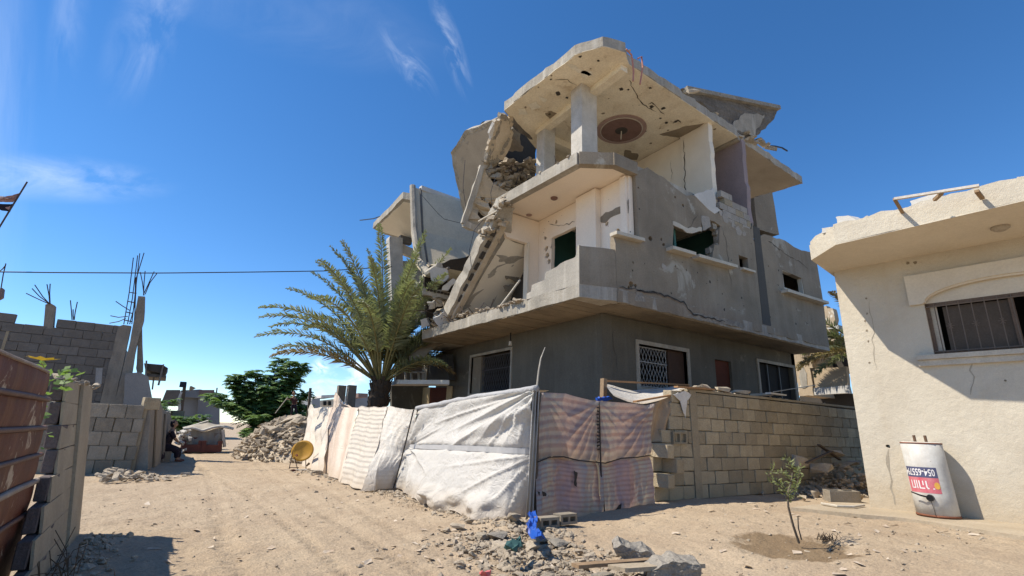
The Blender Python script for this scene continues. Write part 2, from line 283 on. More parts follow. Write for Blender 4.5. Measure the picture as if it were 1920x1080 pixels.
M['blanket_low'] = cloth_mat('pink_and_grey_banded_blanket', (0.60, 0.385, 0.325), (0.53, 0.35, 0.295), stripes=[(0, 1.45, 0.05, (0.50, 0.455, 0.355), 0.85, 0.14), (0, 2.9, 0.55, (0.28, 0.27, 0.31), 0.55, 0.12), (1, 12, 0.2, (0.38, 0.23, 0.20), 0.6, 0.06)], dirt=(0.33, 0.27, 0.22), dirt_th=0.6, rough=0.9, transl=0.2)
M['brown_sheet'] = cloth_mat('brown_canvas', (0.40, 0.29, 0.19), (0.33, 0.235, 0.15), dirt=(0.25, 0.15, 0.08), dirt_th=0.6)
M['tube_grey'] = cloth_mat('rolled_grey_hem', (0.47, 0.46, 0.45), (0.40, 0.39, 0.385), dirt_th=0.7)
M['strap'] = flat('grey_seam_tape', (0.46, 0.45, 0.44), 0.7)
M['cord'] = flat('dark_cord', (0.05, 0.042, 0.036), 0.8)
M['tent'] = cloth_mat('dusty_tent_sheet', (0.42, 0.38, 0.32), (0.34, 0.31, 0.27), dirt_th=0.55)
M['wood_d'] = mat('brown_window_wood', (0.20, 0.145, 0.11), (0.14, 0.10, 0.075), sc=5, bump=0.25)
M['screen'] = mat('dusty_fly_screen', (0.125, 0.10, 0.08), (0.095, 0.076, 0.06), sc=2, bump=0.05)
M['oldsteel'] = flat('old_painted_steel', (0.17, 0.135, 0.11), 0.6)
M['pale_wood'] = mat('sunbleached_wood', (0.66, 0.61, 0.54), (0.52, 0.46, 0.39), sc=5, bump=0.2)
M['wood_o'] = mat('orange_brown_wood', (0.44, 0.25, 0.12), (0.32, 0.18, 0.09), sc=4, bump=0.25)
M['tarp_plain'] = mat('white_cloth', (0.74, 0.71, 0.66), (0.62, 0.58, 0.52), sc=4, bump=0.2)
M['drygrass_d'] = mat('dark_dry_twig', (0.10, 0.07, 0.045), sc=4, bump=0)
M['blockend'] = mat('shade_dark_block', (0.17, 0.135, 0.125), (0.125, 0.10, 0.095), sc=4, bump=0.5, bsc=24, fine=0.2, rnd=0.1, coords='object')  # toothed wall end: its shade is put into this dark tone
M['blockplaster'] = mat('pale_cement_over_block', (0.46, 0.39, 0.28), (0.36, 0.30, 0.215), sc=2, bump=0.4, bsc=18)
M['lwpanel'] = mat('stained_cement_panel', (0.30, 0.265, 0.215), (0.21, 0.185, 0.15), sc=0.9, bump=0.4, streak=(0.38, 0.33, 0.26), streak_amt=0.6)
M['lwrib'] = mat('tan_cement_rib', (0.36, 0.295, 0.215), (0.28, 0.23, 0.17), sc=1.5, bump=0.4)
M['redcol'] = mat('reddish_grey_concrete', (0.26, 0.175, 0.15), (0.20, 0.14, 0.125), sc=1, bump=0.3)
M['blockp'] = mat('pale_hollow_block', (0.33, 0.33, 0.33), sc=3, bump=0.4)
M['rub'] = mat('bare_pale_plaster', (0.86, 0.80, 0.66), sc=5, bump=0.1)
M['gloom'] = mat('dark_brown_interior', (0.05, 0.04, 0.03), sc=2, bump=0.5, bsc=8)  # dark brown that paints the shade behind the collapsed slabs
M['stain'] = mat('grey_water_stain', (0.42, 0.37, 0.29), sc=3, bump=0.2)
M['litter'] = mat('mixed_litter', (0.62, 0.55, 0.45), (0.38, 0.27, 0.18), sc=2.5, bump=0.1, spots=(0.50, 0.20, 0.16), spot_th=0.68, spot_sc=2.0)
M['gloom2'] = mat('dark_blotched_render', (0.085, 0.08, 0.072), (0.055, 0.052, 0.048), sc=1.5, bump=0.2)
M['flagpink'] = flat('faded_flag_cloth', (0.36, 0.22, 0.20), 0.8)
M['tentflap'] = mat('brown_tent_flap', (0.30, 0.25, 0.205), sc=3, bump=0.2)
M['yplaster2'] = mat('sunlit_cream_plaster', (0.52, 0.41, 0.28), (0.43, 0.335, 0.23), sc=0.7, bump=0.2, spots=(0.62, 0.57, 0.48), spot_th=0.6, spot_sc=1.1)
# ------------------------------------------------------------------ builders
def tag(o, label=None, cat=None, group=None, kind=None):
    if label: o['label'] = label
    if cat: o['category'] = cat
    if group: o['group'] = group
    if kind: o['kind'] = kind
    return o
def thing(name, label, cat, loc=(0, 0, 0), rz=0.0, group=None):
    o = bpy.data.objects.new(name, None); COL.objects.link(o)
    o.location = loc; o.rotation_euler = (0, 0, rz); o.empty_display_size = 0.2
    return tag(o, label, cat, group)
def link(name, me, parent=None, loc=None, rot=None, scale=None):
    o = bpy.data.objects.new(name, me); COL.objects.link(o)
    if parent:
        o.parent = parent
    if loc is not None: o.location = loc
    if rot is not None: o.rotation_euler = rot
    if scale is not None: o.scale = scale
    return o
class MB:
    def __init__(s): s.v = []; s.f = []
    def add(s, vs, fs):
        n = len(s.v); s.v += [tuple(p) for p in vs]; s.f += [tuple(i + n for i in f) for f in fs]; return s
    def box(s, a, b):
        x0, y0, z0 = a; x1, y1, z1 = b
        return s.add([(x0, y0, z0), (x1, y0, z0), (x1, y1, z0), (x0, y1, z0), (x0, y0, z1), (x1, y0, z1), (x1, y1, z1), (x0, y1, z1)],
                     [(0, 3, 2, 1), (4, 5, 6, 7), (0, 1, 5, 4), (1, 2, 6, 5), (2, 3, 7, 6), (3, 0, 4, 7)])
    def beam(s, p, q, w, h, up=(0, 0, 1)):
        p, q = V(p), V(q); d = (q - p).normalized(); u = V(up); r = d.cross(u)
        if r.length < 1e-3: r = d.cross(V((1, 0, 0)))
        r.normalize(); u = r.cross(d)
        c = [-r * w / 2 - u * h / 2, r * w / 2 - u * h / 2, r * w / 2 + u * h / 2, -r * w / 2 + u * h / 2]
        return s.add([p + k for k in c] + [q + k for k in c], [(0, 1, 2, 3), (7, 6, 5, 4), (0, 4, 5, 1), (1, 5, 6, 2), (2, 6, 7, 3), (3, 7, 4, 0)])
    def tube(s, pts, r, n=6, cap=True):
        pts = [V(p) for p in pts]; rs = r if isinstance(r, (list, tuple)) else [r] * len(pts)
        vs = []; fs = []; pu = None
        for i, p in enumerate(pts):
            d = (pts[min(i + 1, len(pts) - 1)] - pts[max(i - 1, 0)]).normalized()
            a = pu if pu is not None else (V((0, 0, 1)) if abs(d.z) < 0.9 else V((1, 0, 0)))
            u = (a - d * a.dot(d)).normalized(); pu = u; w = d.cross(u)
            for k in range(n):
                t = 2 * math.pi * k / n; vs.append(p + (u * math.cos(t) + w * math.sin(t)) * rs[i])
        for i in range(len(pts) - 1):
            for k in range(n):
                fs.append((i * n + k, i * n + (k + 1) % n, (i + 1) * n + (k + 1) % n, (i + 1) * n + k))
        if cap:
            fs.append(tuple(range(n - 1, -1, -1))); fs.append(tuple((len(pts) - 1) * n + k for k in range(n)))
        return s.add(vs, fs)
    def plate(s, loops, th):
        """planar polygon (first loop) with holes, given thickness vector"""
        loops = [[V(p) for p in l] for l in loops]; th = V(th)
        tris = tessellate_polygon(loops); fl = [p for l in loops for p in l]; n = len(fl)
        fs = [tuple(t) for t in tris] + [tuple(i + n for i in reversed(t)) for t in tris]
        b = 0
        for l in loops:
            k = len(l)
            for i in range(k): fs.append((b + i, b + (i + 1) % k, b + (i + 1) % k + n, b + i + n))
            b += k
        return s.add(fl + [p + th for p in fl], fs)
    def build(s, name, m, parent=None, label=None, smooth=False, fix=True):
        me = bpy.data.meshes.new(name); me.from_pydata(s.v, [], s.f)
        if fix:
            bm = bmesh.new(); bm.from_mesh(me); bmesh.ops.recalc_face_normals(bm, faces=bm.faces); bm.to_mesh(me); bm.free()
        if isinstance(m, str): m = M[m]
        me.materials.append(m)
        if smooth: me.polygons.foreach_set('use_smooth', [True] * len(me.polygons))
        o = link(name, me)
        if parent: o.parent = parent; o.matrix_parent_inverse = Matrix.Translation(-parent.location) if parent.rotation_euler.z == 0 else parent_inv(parent)
        if label: o['label'] = label
        return o
def parent_inv(p):
    return (Matrix.Translation(p.location) @ p.rotation_euler.to_matrix().to_4x4()).inverted()
def jag(loop, step=0.25, amp=0.05, seed=0, closed=True, skip=()):
    """break a clean outline into an irregular one, inside its own plane"""
    r = random.Random(seed); L = [V(p) for p in loop]; out = []
    n = len(L); nrm = V((0, 0, 0))
    for i in range(n): nrm += L[i].cross(L[(i + 1) % n])
    nrm.normalize()
    for i in range(n if closed else n - 1):
        a, b = L[i], L[(i + 1) % n]; out.append(a)
        if i in skip: continue
        d = b - a; k = int(d.length / step)
        if k < 1: continue
        side = nrm.cross(d.normalized())
        for j in range(1, k + 1):
            t = (j - 0.5 + r.uniform(-0.3, 0.3)) / (k)
            if 0.02 < t < 0.98: out.append(a + d * t + side * r.uniform(-amp, amp))
    if not closed: out.append(L[-1])
    return out
def off(pts, v): return [V(p) + V(v) for p in pts]
def hole(c, r, u, v, seed=0, n=7):
    q = random.Random(seed); c = V(c)
    return [c + (V(u) * math.cos(2 * math.pi * i / n) + V(v) * math.sin(2 * math.pi * i / n)) * r * q.uniform(0.6, 1.3) for i in range(n)]
# irregular rocks
def rock_mesh(name, dims, seed, m, n=16, flatness=0.0):
    r = random.Random(seed); bm = bmesh.new()
    for i in range(n):
        p = V((r.uniform(-1, 1), r.uniform(-1, 1), r.uniform(-1, 1)))
        k = max(abs(p.x), abs(p.y), abs(p.z)); p = p / k * r.uniform(0.82, 1.0)
        bm.verts.new((p.x * dims[0] / 2, p.y * dims[1] / 2, p.z * dims[2] / 2))
    res = bmesh.ops.convex_hull(bm, input=bm.verts)
    bmesh.ops.delete(bm, geom=[g for g in res['geom_interior'] if isinstance(g, bmesh.types.BMVert)], context='VERTS')
    me = bpy.data.meshes.new(name); bm.to_mesh(me); bm.free(); me.materials.append(M[m] if isinstance(m, str) else m); return me
ROCKS = [rock_mesh('stone', (1, random.Random(i).uniform(0.6, 1), random.Random(i + 50).uniform(0.35, 0.8)), i, 'stone_o', 12 + i % 5) for i in range(10)]
ROCKV = [([v.co.copy() for v in me.vertices], [tuple(p.vertices) for p in me.polygons]) for me in ROCKS]
def scatter(name, spots, m, label, cat='rubble', parent=None):
    """many small loose stones, one object of stuff; spots = (x, y, z, size)"""
    r = random.Random(len(spots) + 5); mb = MB()
    for (x, y, z, sz) in spots:
        vs, fs = ROCKV[r.randrange(len(ROCKV))]
        R = Matrix.Rotation(r.uniform(0, 6.3), 3, 'Z') @ Matrix.Rotation(r.uniform(-0.5, 0.5), 3, 'X') @ Matrix.Rotation(r.uniform(-0.5, 0.5), 3, 'Y')
        k = V((sz * r.uniform(0.7, 1.3), sz * r.uniform(0.6, 1.1), sz * r.uniform(0.5, 1.1)))
        mb.add([R @ V((v.x * k.x, v.y * k.y, v.z * k.z)) + V((x, y, z)) for v in vs], fs)
    o = mb.build(name, m, parent, fix=False)
    o['kind'] = 'stuff'
    if parent is None: tag(o, label, cat)
    return o
def ss(a, b, x):
    t = max(0.0, min(1.0, (x - a) / (b - a))); return t * t * (3 - 2 * t)
def nz(x, y, z=0.0): return noise.noise(V((x, y, z)))
def roughen(o, amp, cuts=2, lim=0.07):
    bm = bmesh.new(); bm.from_mesh(o.data)
    for k in range(cuts): bmesh.ops.subdivide_edges(bm, edges=[e for e in bm.edges if e.calc_length() > lim], cuts=1, use_grid_fill=True)
    bmesh.ops.triangulate(bm, faces=bm.faces)
    for v in bm.verts:
        n = noise.noise_vector(v.co * (0.63 / lim)) * amp + noise.noise_vector(v.co * (1.75 / lim)) * amp * 0.5; v.co += n
    bm.normal_update(); bm.to_mesh(o.data); bm.free()
def crack(parent, pts, th, w=0.025, seed=0, m='dark_fill', name='crack'):
    r = random.Random(seed); P = rs0(pts, max(6, int(sum((V(b) - V(a)).length for a, b in zip(pts, pts[1:])) / 0.12))); th = V(th); n = th.normalized(); L = []; Rr = []
    for i, p in enumerate(P):
        d = (P[min(i + 1, len(P) - 1)] - P[max(i - 1, 0)]).normalized(); s = n.cross(d).normalized(); j = r.uniform(-.035, .035) if 0 < i < len(P) - 1 else 0
        ww = w * r.uniform(.25, 1.1) * (0.3 if i in (0, len(P) - 1) else 1); L.append(p + s * (j + ww / 2) + th); Rr.append(p + s * (j - ww / 2) + th)
    k = len(P); o = MB().add(L + Rr, [(i, i + 1, k + i + 1, k + i) for i in range(k - 1)]).build(name, m, parent, fix=False); return o
def rs0(poly, n):
    P = [V(p) for p in poly]; L = [0]
    for a, b in zip(P, P[1:]): L.append(L[-1] + (b - a).length)
    out = []
    for i in range(n + 1):
        t = L[-1] * i / n; k = 0
        while k < len(L) - 2 and L[k + 1] < t: k += 1
        out.append(P[k].lerp(P[k + 1], min(1, (t - L[k]) / max(1e-6, L[k + 1] - L[k]))))
    return out
# ------------------------------------------------------------------ ground
def gz0(x, y):
    z = 0.21 * ss(3.6, 7.4, x) * ss(9.0, 6.6, y)
    z += 0.10 * ss(1.0, -1.2, x) * ss(5.5, 8.5, y) * 0.3
    z += 0.012 * nz(x * 0.7, y * 0.7, 3) + 0.03 * nz(x * 0.25, y * 0.25, 9)
    d = math.hypot((x - 6.15) / 1.0, (y - 3.3) / 1.0)                        # watered hollow round the sapling
    z -= 0.05 * ss(0.75, 0.25, d) - 0.015 * ss(0.35, 0.0, abs(d - 0.8))
    z += 0.10 * ss(0.9, 0.0, math.hypot((x - 4.35) / 1.0, (y - 6.1) / 1.6)) * ss(0.0, 0.6, 5.2 - x)
    return z
def track(x, y):
    h = 0.0
    for cx, slope, w in ((0.95, 0.02, 0.13), (2.35, 0.035, 0.14), (1.55, -0.03, 0.10), (2.95, 0.02, 0.12)):
        c = cx + slope * (y - 8) + 0.10 * math.sin(y * 0.35 + cx * 3)
        d = (x - c) / w
        if abs(d) < 1.6:
            k = math.exp(-d * d)
            h -= 0.020 * k * (0.6 + 0.4 * nz(x * 2, y * 0.6, cx))
            h += 0.026 * k * math.sin(y * 38 + abs(d) * 4.5) * (0.5 + nz(x * .7, y * .4, cx))
            h += 0.008 * math.exp(-((abs(d) - 1.25) * 3) ** 2)
    return h
def gz(x, y):
    z = gz0(x, y)
    if -3 < x < 12 and -1 < y < 24:
        z += 0.014 * nz(x * 3.1, y * 3.1, 1) + 0.014 * nz(x * 6, y * 8, 2) + 0.009 * nz(x * 13, y * 17, 4) + 0.004 * nz(x * 30, y * 34, 6)
        if -0.4 < x < 4.2: z += track(x, y)
    return z
def axis(segs):
    out = []
    for a, b, st in segs:
        n = max(1, int(round((b - a) / st))); out += [a + (b - a) * i / n for i in range(n)]
    return out + [segs[-1][1]]
gxs = axis([(-600, -60, 90), (-60, -8, 6), (-8, -1.6, 0.4), (-1.6, 9.5, 0.045), (9.5, 14, 0.2), (14, 60, 5), (60, 600, 90)])
gys = axis([(-600, -40, 90), (-40, 0, 4), (0, 1.4, 0.2), (1.4, 9.5, 0.04), (9.5, 20, 0.12), (20, 34, 0.4), (34, 80, 5), (80, 900, 90)])
gv = [(x, y, gz(x, y)) for y in gys for x in gxs]
nx_ = len(gxs)
gf = [(j * nx_ + i, j * nx_ + i + 1, (j + 1) * nx_ + i + 1, (j + 1) * nx_ + i) for j in range(len(gys) - 1) for i in range(nx_ - 1)]
M['sand'] = mat('dry_sand', (0.515, 0.405, 0.28), (0.43, 0.325, 0.22), sc=1.1, rough=0.95, bump=0.9, bsc=20, fine=0.24, spots=(0.53, 0.42, 0.295), spot_th=0.64, spot_sc=3.0)
def sand_wet(m):
    t = m.node_tree; N = t.nodes; L = t.links; b = N['Principled BSDF']
    src = b.inputs['Base Color'].links[0].from_socket
    g = N.new('ShaderNodeNewGeometry'); nzn = N.new('ShaderNodeTexNoise'); nzn.inputs['Scale'].default_value = 4.0; nzn.inputs['Detail'].default_value = 5
    L.new(g.outputs['Position'], nzn.inputs['Vector'])
    sub = N.new('ShaderNodeVectorMath'); sub.operation = 'SUBTRACT'; L.new(g.outputs['Position'], sub.inputs[0]); sub.inputs[1].default_value = (6.12, 3.3, 0)
    mul = N.new('ShaderNodeVectorMath'); mul.operation = 'MULTIPLY'; L.new(sub.outputs[0], mul.inputs[0]); mul.inputs[1].default_value = (1.45, 1.45, 0)
    ln = N.new('ShaderNodeVectorMath'); ln.operation = 'LENGTH'; L.new(mul.outputs[0], ln.inputs[0])
    ad = N.new('ShaderNodeMath'); ad.operation = 'MULTIPLY_ADD'; L.new(nzn.outputs['Fac'], ad.inputs[0]); ad.inputs[1].default_value = 0.9; L.new(ln.outputs['Value'], ad.inputs[2])
    mr = N.new('ShaderNodeMapRange'); mr.inputs['From Min'].default_value = 1.36; mr.inputs['From Max'].default_value = 1.22; L.new(ad.outputs[0], mr.inputs['Value'])
    x = N.new('ShaderNodeMix'); x.data_type = 'RGBA'; x.blend_type = 'MULTIPLY'; L.new(mr.outputs['Result'], x.inputs['Factor']); L.new(src, x.inputs[6]); x.inputs[7].default_value = (0.52, 0.47, 0.40, 1)
    L.new(x.outputs[2], b.inputs['Base Color'])
sand_wet(M['sand'])
gm = bpy.data.meshes.new('ground'); gm.from_pydata(gv, [], gf); gm.materials.append(M['sand']); gm.polygons.foreach_set('use_smooth', [True] * len(gm.polygons))
tag(link('ground', gm), kind='structure')
# concrete apron beside the cream house
MB().plate([jag([(8.690,4.652,0.260),(11.713,4.680,0.260),(13.883,0.687,0.260),(9.261,0.533,0.260),(9.046,1.962,0.260),(9.149,2.518,0.260),(9.270,3.269,0.260),(8.977,3.851,0.260)], 0.3, 0.03, 3)], (0, 0, -0.2)).build('pavement', 'pave')['kind'] = 'structure'
# ------------------------------------------------------------------ the ruined house
H = thing('ruined_house', 'three storey grey concrete house with torn open upper floors and sagging roof slabs', 'house', (8.4, 8.7, 0))
ZU = V((0, 0, 1))
def up(pts, z): return [V((p[0], p[1], z)) for p in pts]
# ground floor, set back under the cantilever
def wall_y(y, x0, x1, z0, z1, holes, th, name, m, parent, js=None):
    l = [(x0, y, z0), (x1, y, z0), (x1, y, z1), (x0, y, z1)]
    return MB().plate([l] + [[(a, y, c), (b, y, c), (b, y, d), (a, y, d)] for a, b, c, d in holes], (0, th, 0)).build(name, m, parent)
def wall_x(x, y0, y1, z0, z1, holes, th, name, m, parent):
    l = [(x, y0, z0), (x, y1, z0), (x, y1, z1), (x, y0, z1)]
    return MB().plate([l] + [[(x, a, c), (x, b, c), (x, b, d), (x, a, d)] for a, b, c, d in holes], (th, 0, 0)).build(name, m, parent)
GY, GX = 8.5, 8.3
wall_y(GY, GX, 17.2, 0, 4.115, [(9.55, 11.45, 2.45, 3.52), (12.72, 13.5, 2.2, 3.47), (14.95, 17.0, 2.2, 3.62)], 0.25, 'ground_floor_wall', 'render_shade', H)
wall_x(GX, GY + 0.252, 17.4, 0, 4.115, [(12.35, 14.75, 2.45, 3.66)], 0.25, 'ground_floor_wall', 'render_shade', H)
wall_x(17.2, GY, 17.4, 0, 4.11, [], -0.22, 'ground_floor_wall', 'render_shade', H)
# dim rooms behind the openings
MB().box((8.9, 9.9, 1.6), (16.9, 10.0, 4.1)).build('room_wall', 'dark_fill', H)
MB().box((9.9, 10.4, 1.6), (10.0, 17.2, 4.1)).build('room_wall', 'dark_fill', H)
MB().box((8.56, 8.76, 1.5), (16.9, 17.0, 1.6)).build('room_floor', 'dark_fill', H)
def framed(parent, plane, a, b, z0, z1, c, w=0.07, d=0.14, m='edge', name='window_frame'):
    mb = MB()
    def bx(p0, p1, q0, q1):
        if plane == 'y': mb.box((p0, c - 0.035, q0), (p1, c + d, q1))
        else: mb.box((c - 0.035, p0, q0), (c + d, p1, q1))
    bx(a - w, a, z0 - w, z1 + w); bx(b, b + w, z0 - w, z1 + w); bx(a, b, z1, z1 + w); bx(a, b, z0 - w, z0)
    return mb.build(name, m, parent)
f1 = framed(H, 'y', 9.55, 11.45, 2.45, 3.52, GY, 0.1)
f2 = framed(H, 'x', 12.35, 14.75, 2.45, 3.66, GX, 0.08)
f3 = framed(H, 'y', 14.95, 17.0, 2.2, 3.62, GY, 0.09)
def lattice(parent, plane, a, b, z0, z1, c, cell, m, r=0.009):
    """scissor grille: vertical wavy bars forming diamonds, with two flat rails"""
    n = int((b - a) / cell)
    for i in range(n + 1):
        mb = MB(); x = a + (b - a) * i / n
        for sgn in (1, -1):
            pts = []; k = 8
            for j in range(k + 1):
                o = sgn * cell * 0.45 * (1 if j % 2 else -0.05); z = z0 + (z1 - z0) * j / k
                xx = min(b, max(a, x + o)); pts.append((xx, c, z) if plane == 'y' else (c, xx, z))
            mb.tube(pts, r, 4)
        mb.build('grille_bar', m, parent)
    for z in (z0 + 0.02, z1 - 0.02, z0 + (z1 - z0) * 0.62):
        p, q = ((a, c - 0.015, z), (b, c - 0.015, z)) if plane == 'y' else ((c - 0.015, a, z), (c - 0.015, b, z))
        MB().beam(p, q, 0.03, 0.02).build('grille_rail', m, parent)
lattice(f1, 'y', 9.6, 10.75, 2.47, 3.5, GY + 0.13, 0.125, 'grille', 0.0085)
MB().box((10.8, GY + 0.1, 2.45), (11.45, GY + 0.14, 3.52)).build('shutter', 'brownroom', f1)
lattice(f2, 'x', 12.4, 14.2, 2.47, 3.62, GX + 0.13, 0.13, 'dgrille', 0.009)
MB().box((GX + 0.06, 14.2, 2.45), (GX + 0.2, 14.75, 3.66)).build('shutter', 'render', f2)
MB().box((12.72, GY + 0.08, 1.7), (13.5, GY + 0.12, 3.47)).build('door', 'door', H)
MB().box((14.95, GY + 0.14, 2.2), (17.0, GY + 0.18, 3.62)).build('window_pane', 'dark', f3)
for x in (15.6, 16.3): MB().beam((x, GY + 0.1, 2.2), (x, GY + 0.1, 3.62), 0.04, 0.04).build('mullion', 'dgrille', f3)
MB().box((9.4, GY - 0.12, 2.26), (11.6, GY - 0.003, 2.345)).build('window_sill', 'sill', H)
# corner pilaster of the ground floor, slightly proud
MB().box((8.27, 8.47, 0), (8.62, 8.497, 4.11)).build('pilaster', 'render_shade', H)
# first floor slab
SL = [(6.62, 15.2), (6.95, 7.78), (7.85, 7.5), (17.5, 7.5), (17.5, 17.2), (7.6, 17.2)]
sb = up(SL, 4.12)
sb2 = [V(p) for p in sb]
# board marked soffit boards: each plank is its own strip below the slab
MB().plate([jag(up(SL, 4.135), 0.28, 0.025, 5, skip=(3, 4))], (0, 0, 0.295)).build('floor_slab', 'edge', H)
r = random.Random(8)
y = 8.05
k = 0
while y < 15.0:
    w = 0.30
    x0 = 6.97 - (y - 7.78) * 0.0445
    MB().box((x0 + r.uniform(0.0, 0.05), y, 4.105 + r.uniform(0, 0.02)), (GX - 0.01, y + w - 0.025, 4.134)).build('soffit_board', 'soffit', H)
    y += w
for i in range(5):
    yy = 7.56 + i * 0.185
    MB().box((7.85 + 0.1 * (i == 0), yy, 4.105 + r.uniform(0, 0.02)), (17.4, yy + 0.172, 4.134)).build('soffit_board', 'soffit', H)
# front facade of the first floor
fac = [(7.824,7.500,4.227),(7.801,7.500,5.418),(7.811,7.500,5.695),(8.610,7.500,5.695),(8.597,7.500,6.465),(8.563,7.500,7.579),(9.028,7.500,7.860),(9.553,7.500,7.795),(10.008,7.500,7.650),(10.571,7.500,7.545),(10.855,7.500,7.649),(11.216,7.500,7.534),(11.730,7.500,7.392),(12.243,7.500,7.473),(12.528,7.500,7.302),(13.119,7.500,7.327),(13.598,7.500,7.368),(13.697,7.500,7.604),(13.645,7.500,7.002),(14.200,7.500,7.351),(15.170,7.500,7.472),(15.713,7.500,7.461),(16.195,7.500,7.392),(16.717,7.500,7.422),(17.198,7.500,7.497),(17.500,7.500,7.141),(17.545,7.500,5.628),(17.461,7.500,4.361)]
fac[0].__class__
w1 = [(9.908,7.500,6.527),(10.464,7.500,6.511),(11.065,7.500,6.653),(11.184,7.500,7.061),(11.618,7.500,7.102),(12.005,7.500,7.045),(11.875,7.500,6.467),(11.648,7.500,6.411),(11.489,7.500,5.926),(11.254,7.500,5.918),(10.609,7.500,5.801),(10.459,7.500,5.825),(9.849,7.500,5.856)]
w2 = [(12.772,7.500,6.360),(13.227,7.500,6.366),(13.218,7.500,6.004),(12.767,7.500,6.004)]
w3 = [(15.124,7.500,6.408),(16.312,7.500,6.368),(16.344,7.500,5.835),(15.080,7.500,5.793)]
holes = [jag(w1, 0.22, 0.035, 4), w2, w3]
for i, (c, rr) in enumerate(zip([(8.999,7.500,5.916),(9.415,7.500,5.992),(9.486,7.500,5.882),(9.911,7.500,5.401),(10.328,7.500,5.391),(8.283,7.500,4.599),(8.405,7.500,4.597),(8.192,7.500,4.518),(8.336,7.500,4.956),(8.363,7.500,5.158),(12.873,7.500,7.143),(10.066,7.500,7.343),(14.327,7.500,6.358),(10.379,7.500,7.190),(12.281,7.500,7.384),(8.655,7.500,7.170),(12.372,7.500,6.108)], (0.07,0.04,0.045,0.035,0.03,0.075,0.05,0.05,0.03,0.03,0.10,0.04,0.03,0.05,0.11,0.03,0.025))):
    holes.append(hole(c, rr, (1, 0, 0), (0, 0, 1), i))
fl = jag([V(p) for p in fac], 0.3, 0.03, 2, skip=(0, 1, 2, 3, 4, 5, 24, 25, 26, 27))
MB().plate([fl] + holes, (0, 0.17, 0)).build('upper_wall', 'render', H)
MB().box((7.9, 7.72, 4.44), (8.02, 7.74, 5.0)).build('upper_wall_stub', 'render', H)
# edge band of the slab standing proud below the facade, with its crack
MB().plate([jag([(7.807,7.488,4.112),(7.818,7.488,4.395),(9.868,7.488,4.440),(11.143,7.488,4.445),(12.441,7.488,4.431),(13.950,7.488,4.456),(17.504,7.488,4.594),(17.438,7.488,4.252),(13.905,7.488,4.232),(12.401,7.488,4.190),(10.455,7.488,4.143)], 0.35, 0.02, 6)], (0, 0.02, 0)).build('slab_edge_band', 'render', H)
for q in ([(10.125,7.486,4.186),(10.453,7.486,4.143),(11.441,7.486,4.152),(12.654,7.486,4.225),(12.701,7.486,4.351),(11.350,7.486,4.322),(10.860,7.486,4.330)], [(8.437,7.486,4.485),(8.616,7.486,4.493),(8.746,7.486,4.274),(8.355,7.486,4.256)]):
    MB().plate([jag(q, 0.15, 0.03, 9)], (0, 0.012, 0)).build('spalled_patch', 'broken', H)
# construction joint drawn as a flat strip of darker cement
MB().plate([[(13.692,7.492,7.495),(14.042,7.492,7.518),(14.078,7.492,4.225),(13.632,7.492,4.211)]], (0, 0.006, 0)).build('joint_strip', 'joint', H)
# pale scoured block courses at the broken top of the wall
r = random.Random(3)
for row in range(5):
    x0 = 11.95 + 0.06 * row; x1 = (12.75, 13.5, 13.6, 13.62, 13.64)[4 - row]
    z0 = 7.32 + row * 0.2
    z0 = 7.22 + row * 0.205
    xs = x0 + (0.2 if row % 2 else 0.0)
    while xs < x1 - 0.1:
        xe = min(xs + 0.4, x1)
        MB().box((xs, 7.502 + r.uniform(0, 0.01), z0), (xe - 0.012, 7.66, z0 + 0.193)).build('block', 'mortar' if r.random() < .2 else 'block_pale', H)
        xs = xe
# plaster scraps hanging on the wall
for q, m_ in (([(10.889,7.490,7.655),(11.872,7.490,8.196),(11.840,7.490,7.585),(12.085,7.490,7.540),(11.759,7.490,7.348),(11.247,7.490,7.507)], 'white_plaster'), ([(11.128,7.490,7.105),(11.490,7.490,7.159),(11.529,7.490,6.898),(11.148,7.490,6.687)], 'block_pale'),
              ([(9.904,7.491,6.612),(10.503,7.491,6.578),(11.113,7.491,6.771),(11.098,7.491,6.643),(10.491,7.491,6.454),(9.896,7.491,6.520)], 'sill')):
    MB().plate([jag(q, 0.14, 0.03, 7)], (0, 0.03, 0)).build('plaster_scrap', m_, H)
# sills: the large one snapped in two, the others whole
def sillbox(a, b, proud=0.22, h=0.085, name='window_sill'):
    a, b = V(a), V(b)
    mb = MB().beam(a + V((0, -proud / 2 + 0.03, 0)), b + V((0, -proud / 2 + 0.03, 0)), proud + 0.06, h); return mb.build(name, 'sill', H)
s1 = [(9.576,7.500,5.763),(10.478,7.500,5.801)]; sillbox(s1[0], s1[1])
s2 = [(10.607,7.500,5.786),(12.308,7.500,5.858)]; sillbox(s2[0], s2[1])
s3 = [(12.783,7.500,5.943),(13.401,7.500,5.961)]; sillbox(s3[0], s3[1], 0.1, 0.06)
s4 = [(14.865,7.500,5.651),(17.421,7.500,5.699)]; sillbox(s4[0], s4[1])
s5 = [(7.641,7.500,5.690),(8.631,7.500,5.741)]; sillbox((s5[0][0] + 0.05, s5[0][1], s5[0][2]), s5[1], 0.16, 0.08, 'parapet_cap')
framed(H, 'y', w3[0][0] + 0.02, w3[1][0] - 0.02, w3[3][2] + 0.06, w3[0][2] - 0.02, 7.55, 0.05, 0.1, 'sill')
# torn reveal of the big window: loose block ends around the hole
r = random.Random(12)
for p in [(11.814,7.560,6.998),(11.969,7.560,6.861),(12.019,7.560,6.680),(11.884,7.560,6.424),(11.542,7.560,6.216),(11.620,7.560,6.079),(11.529,7.560,7.049),(11.392,7.560,7.108)]:
    p = V(p); a = r.uniform(0.08, 0.16)
    MB().box(tuple(p - V((a, 0.02, 0.09))), tuple(p + V((a * 0.7, 0.12, 0.08)))).build('block_stub', 'broken', H)
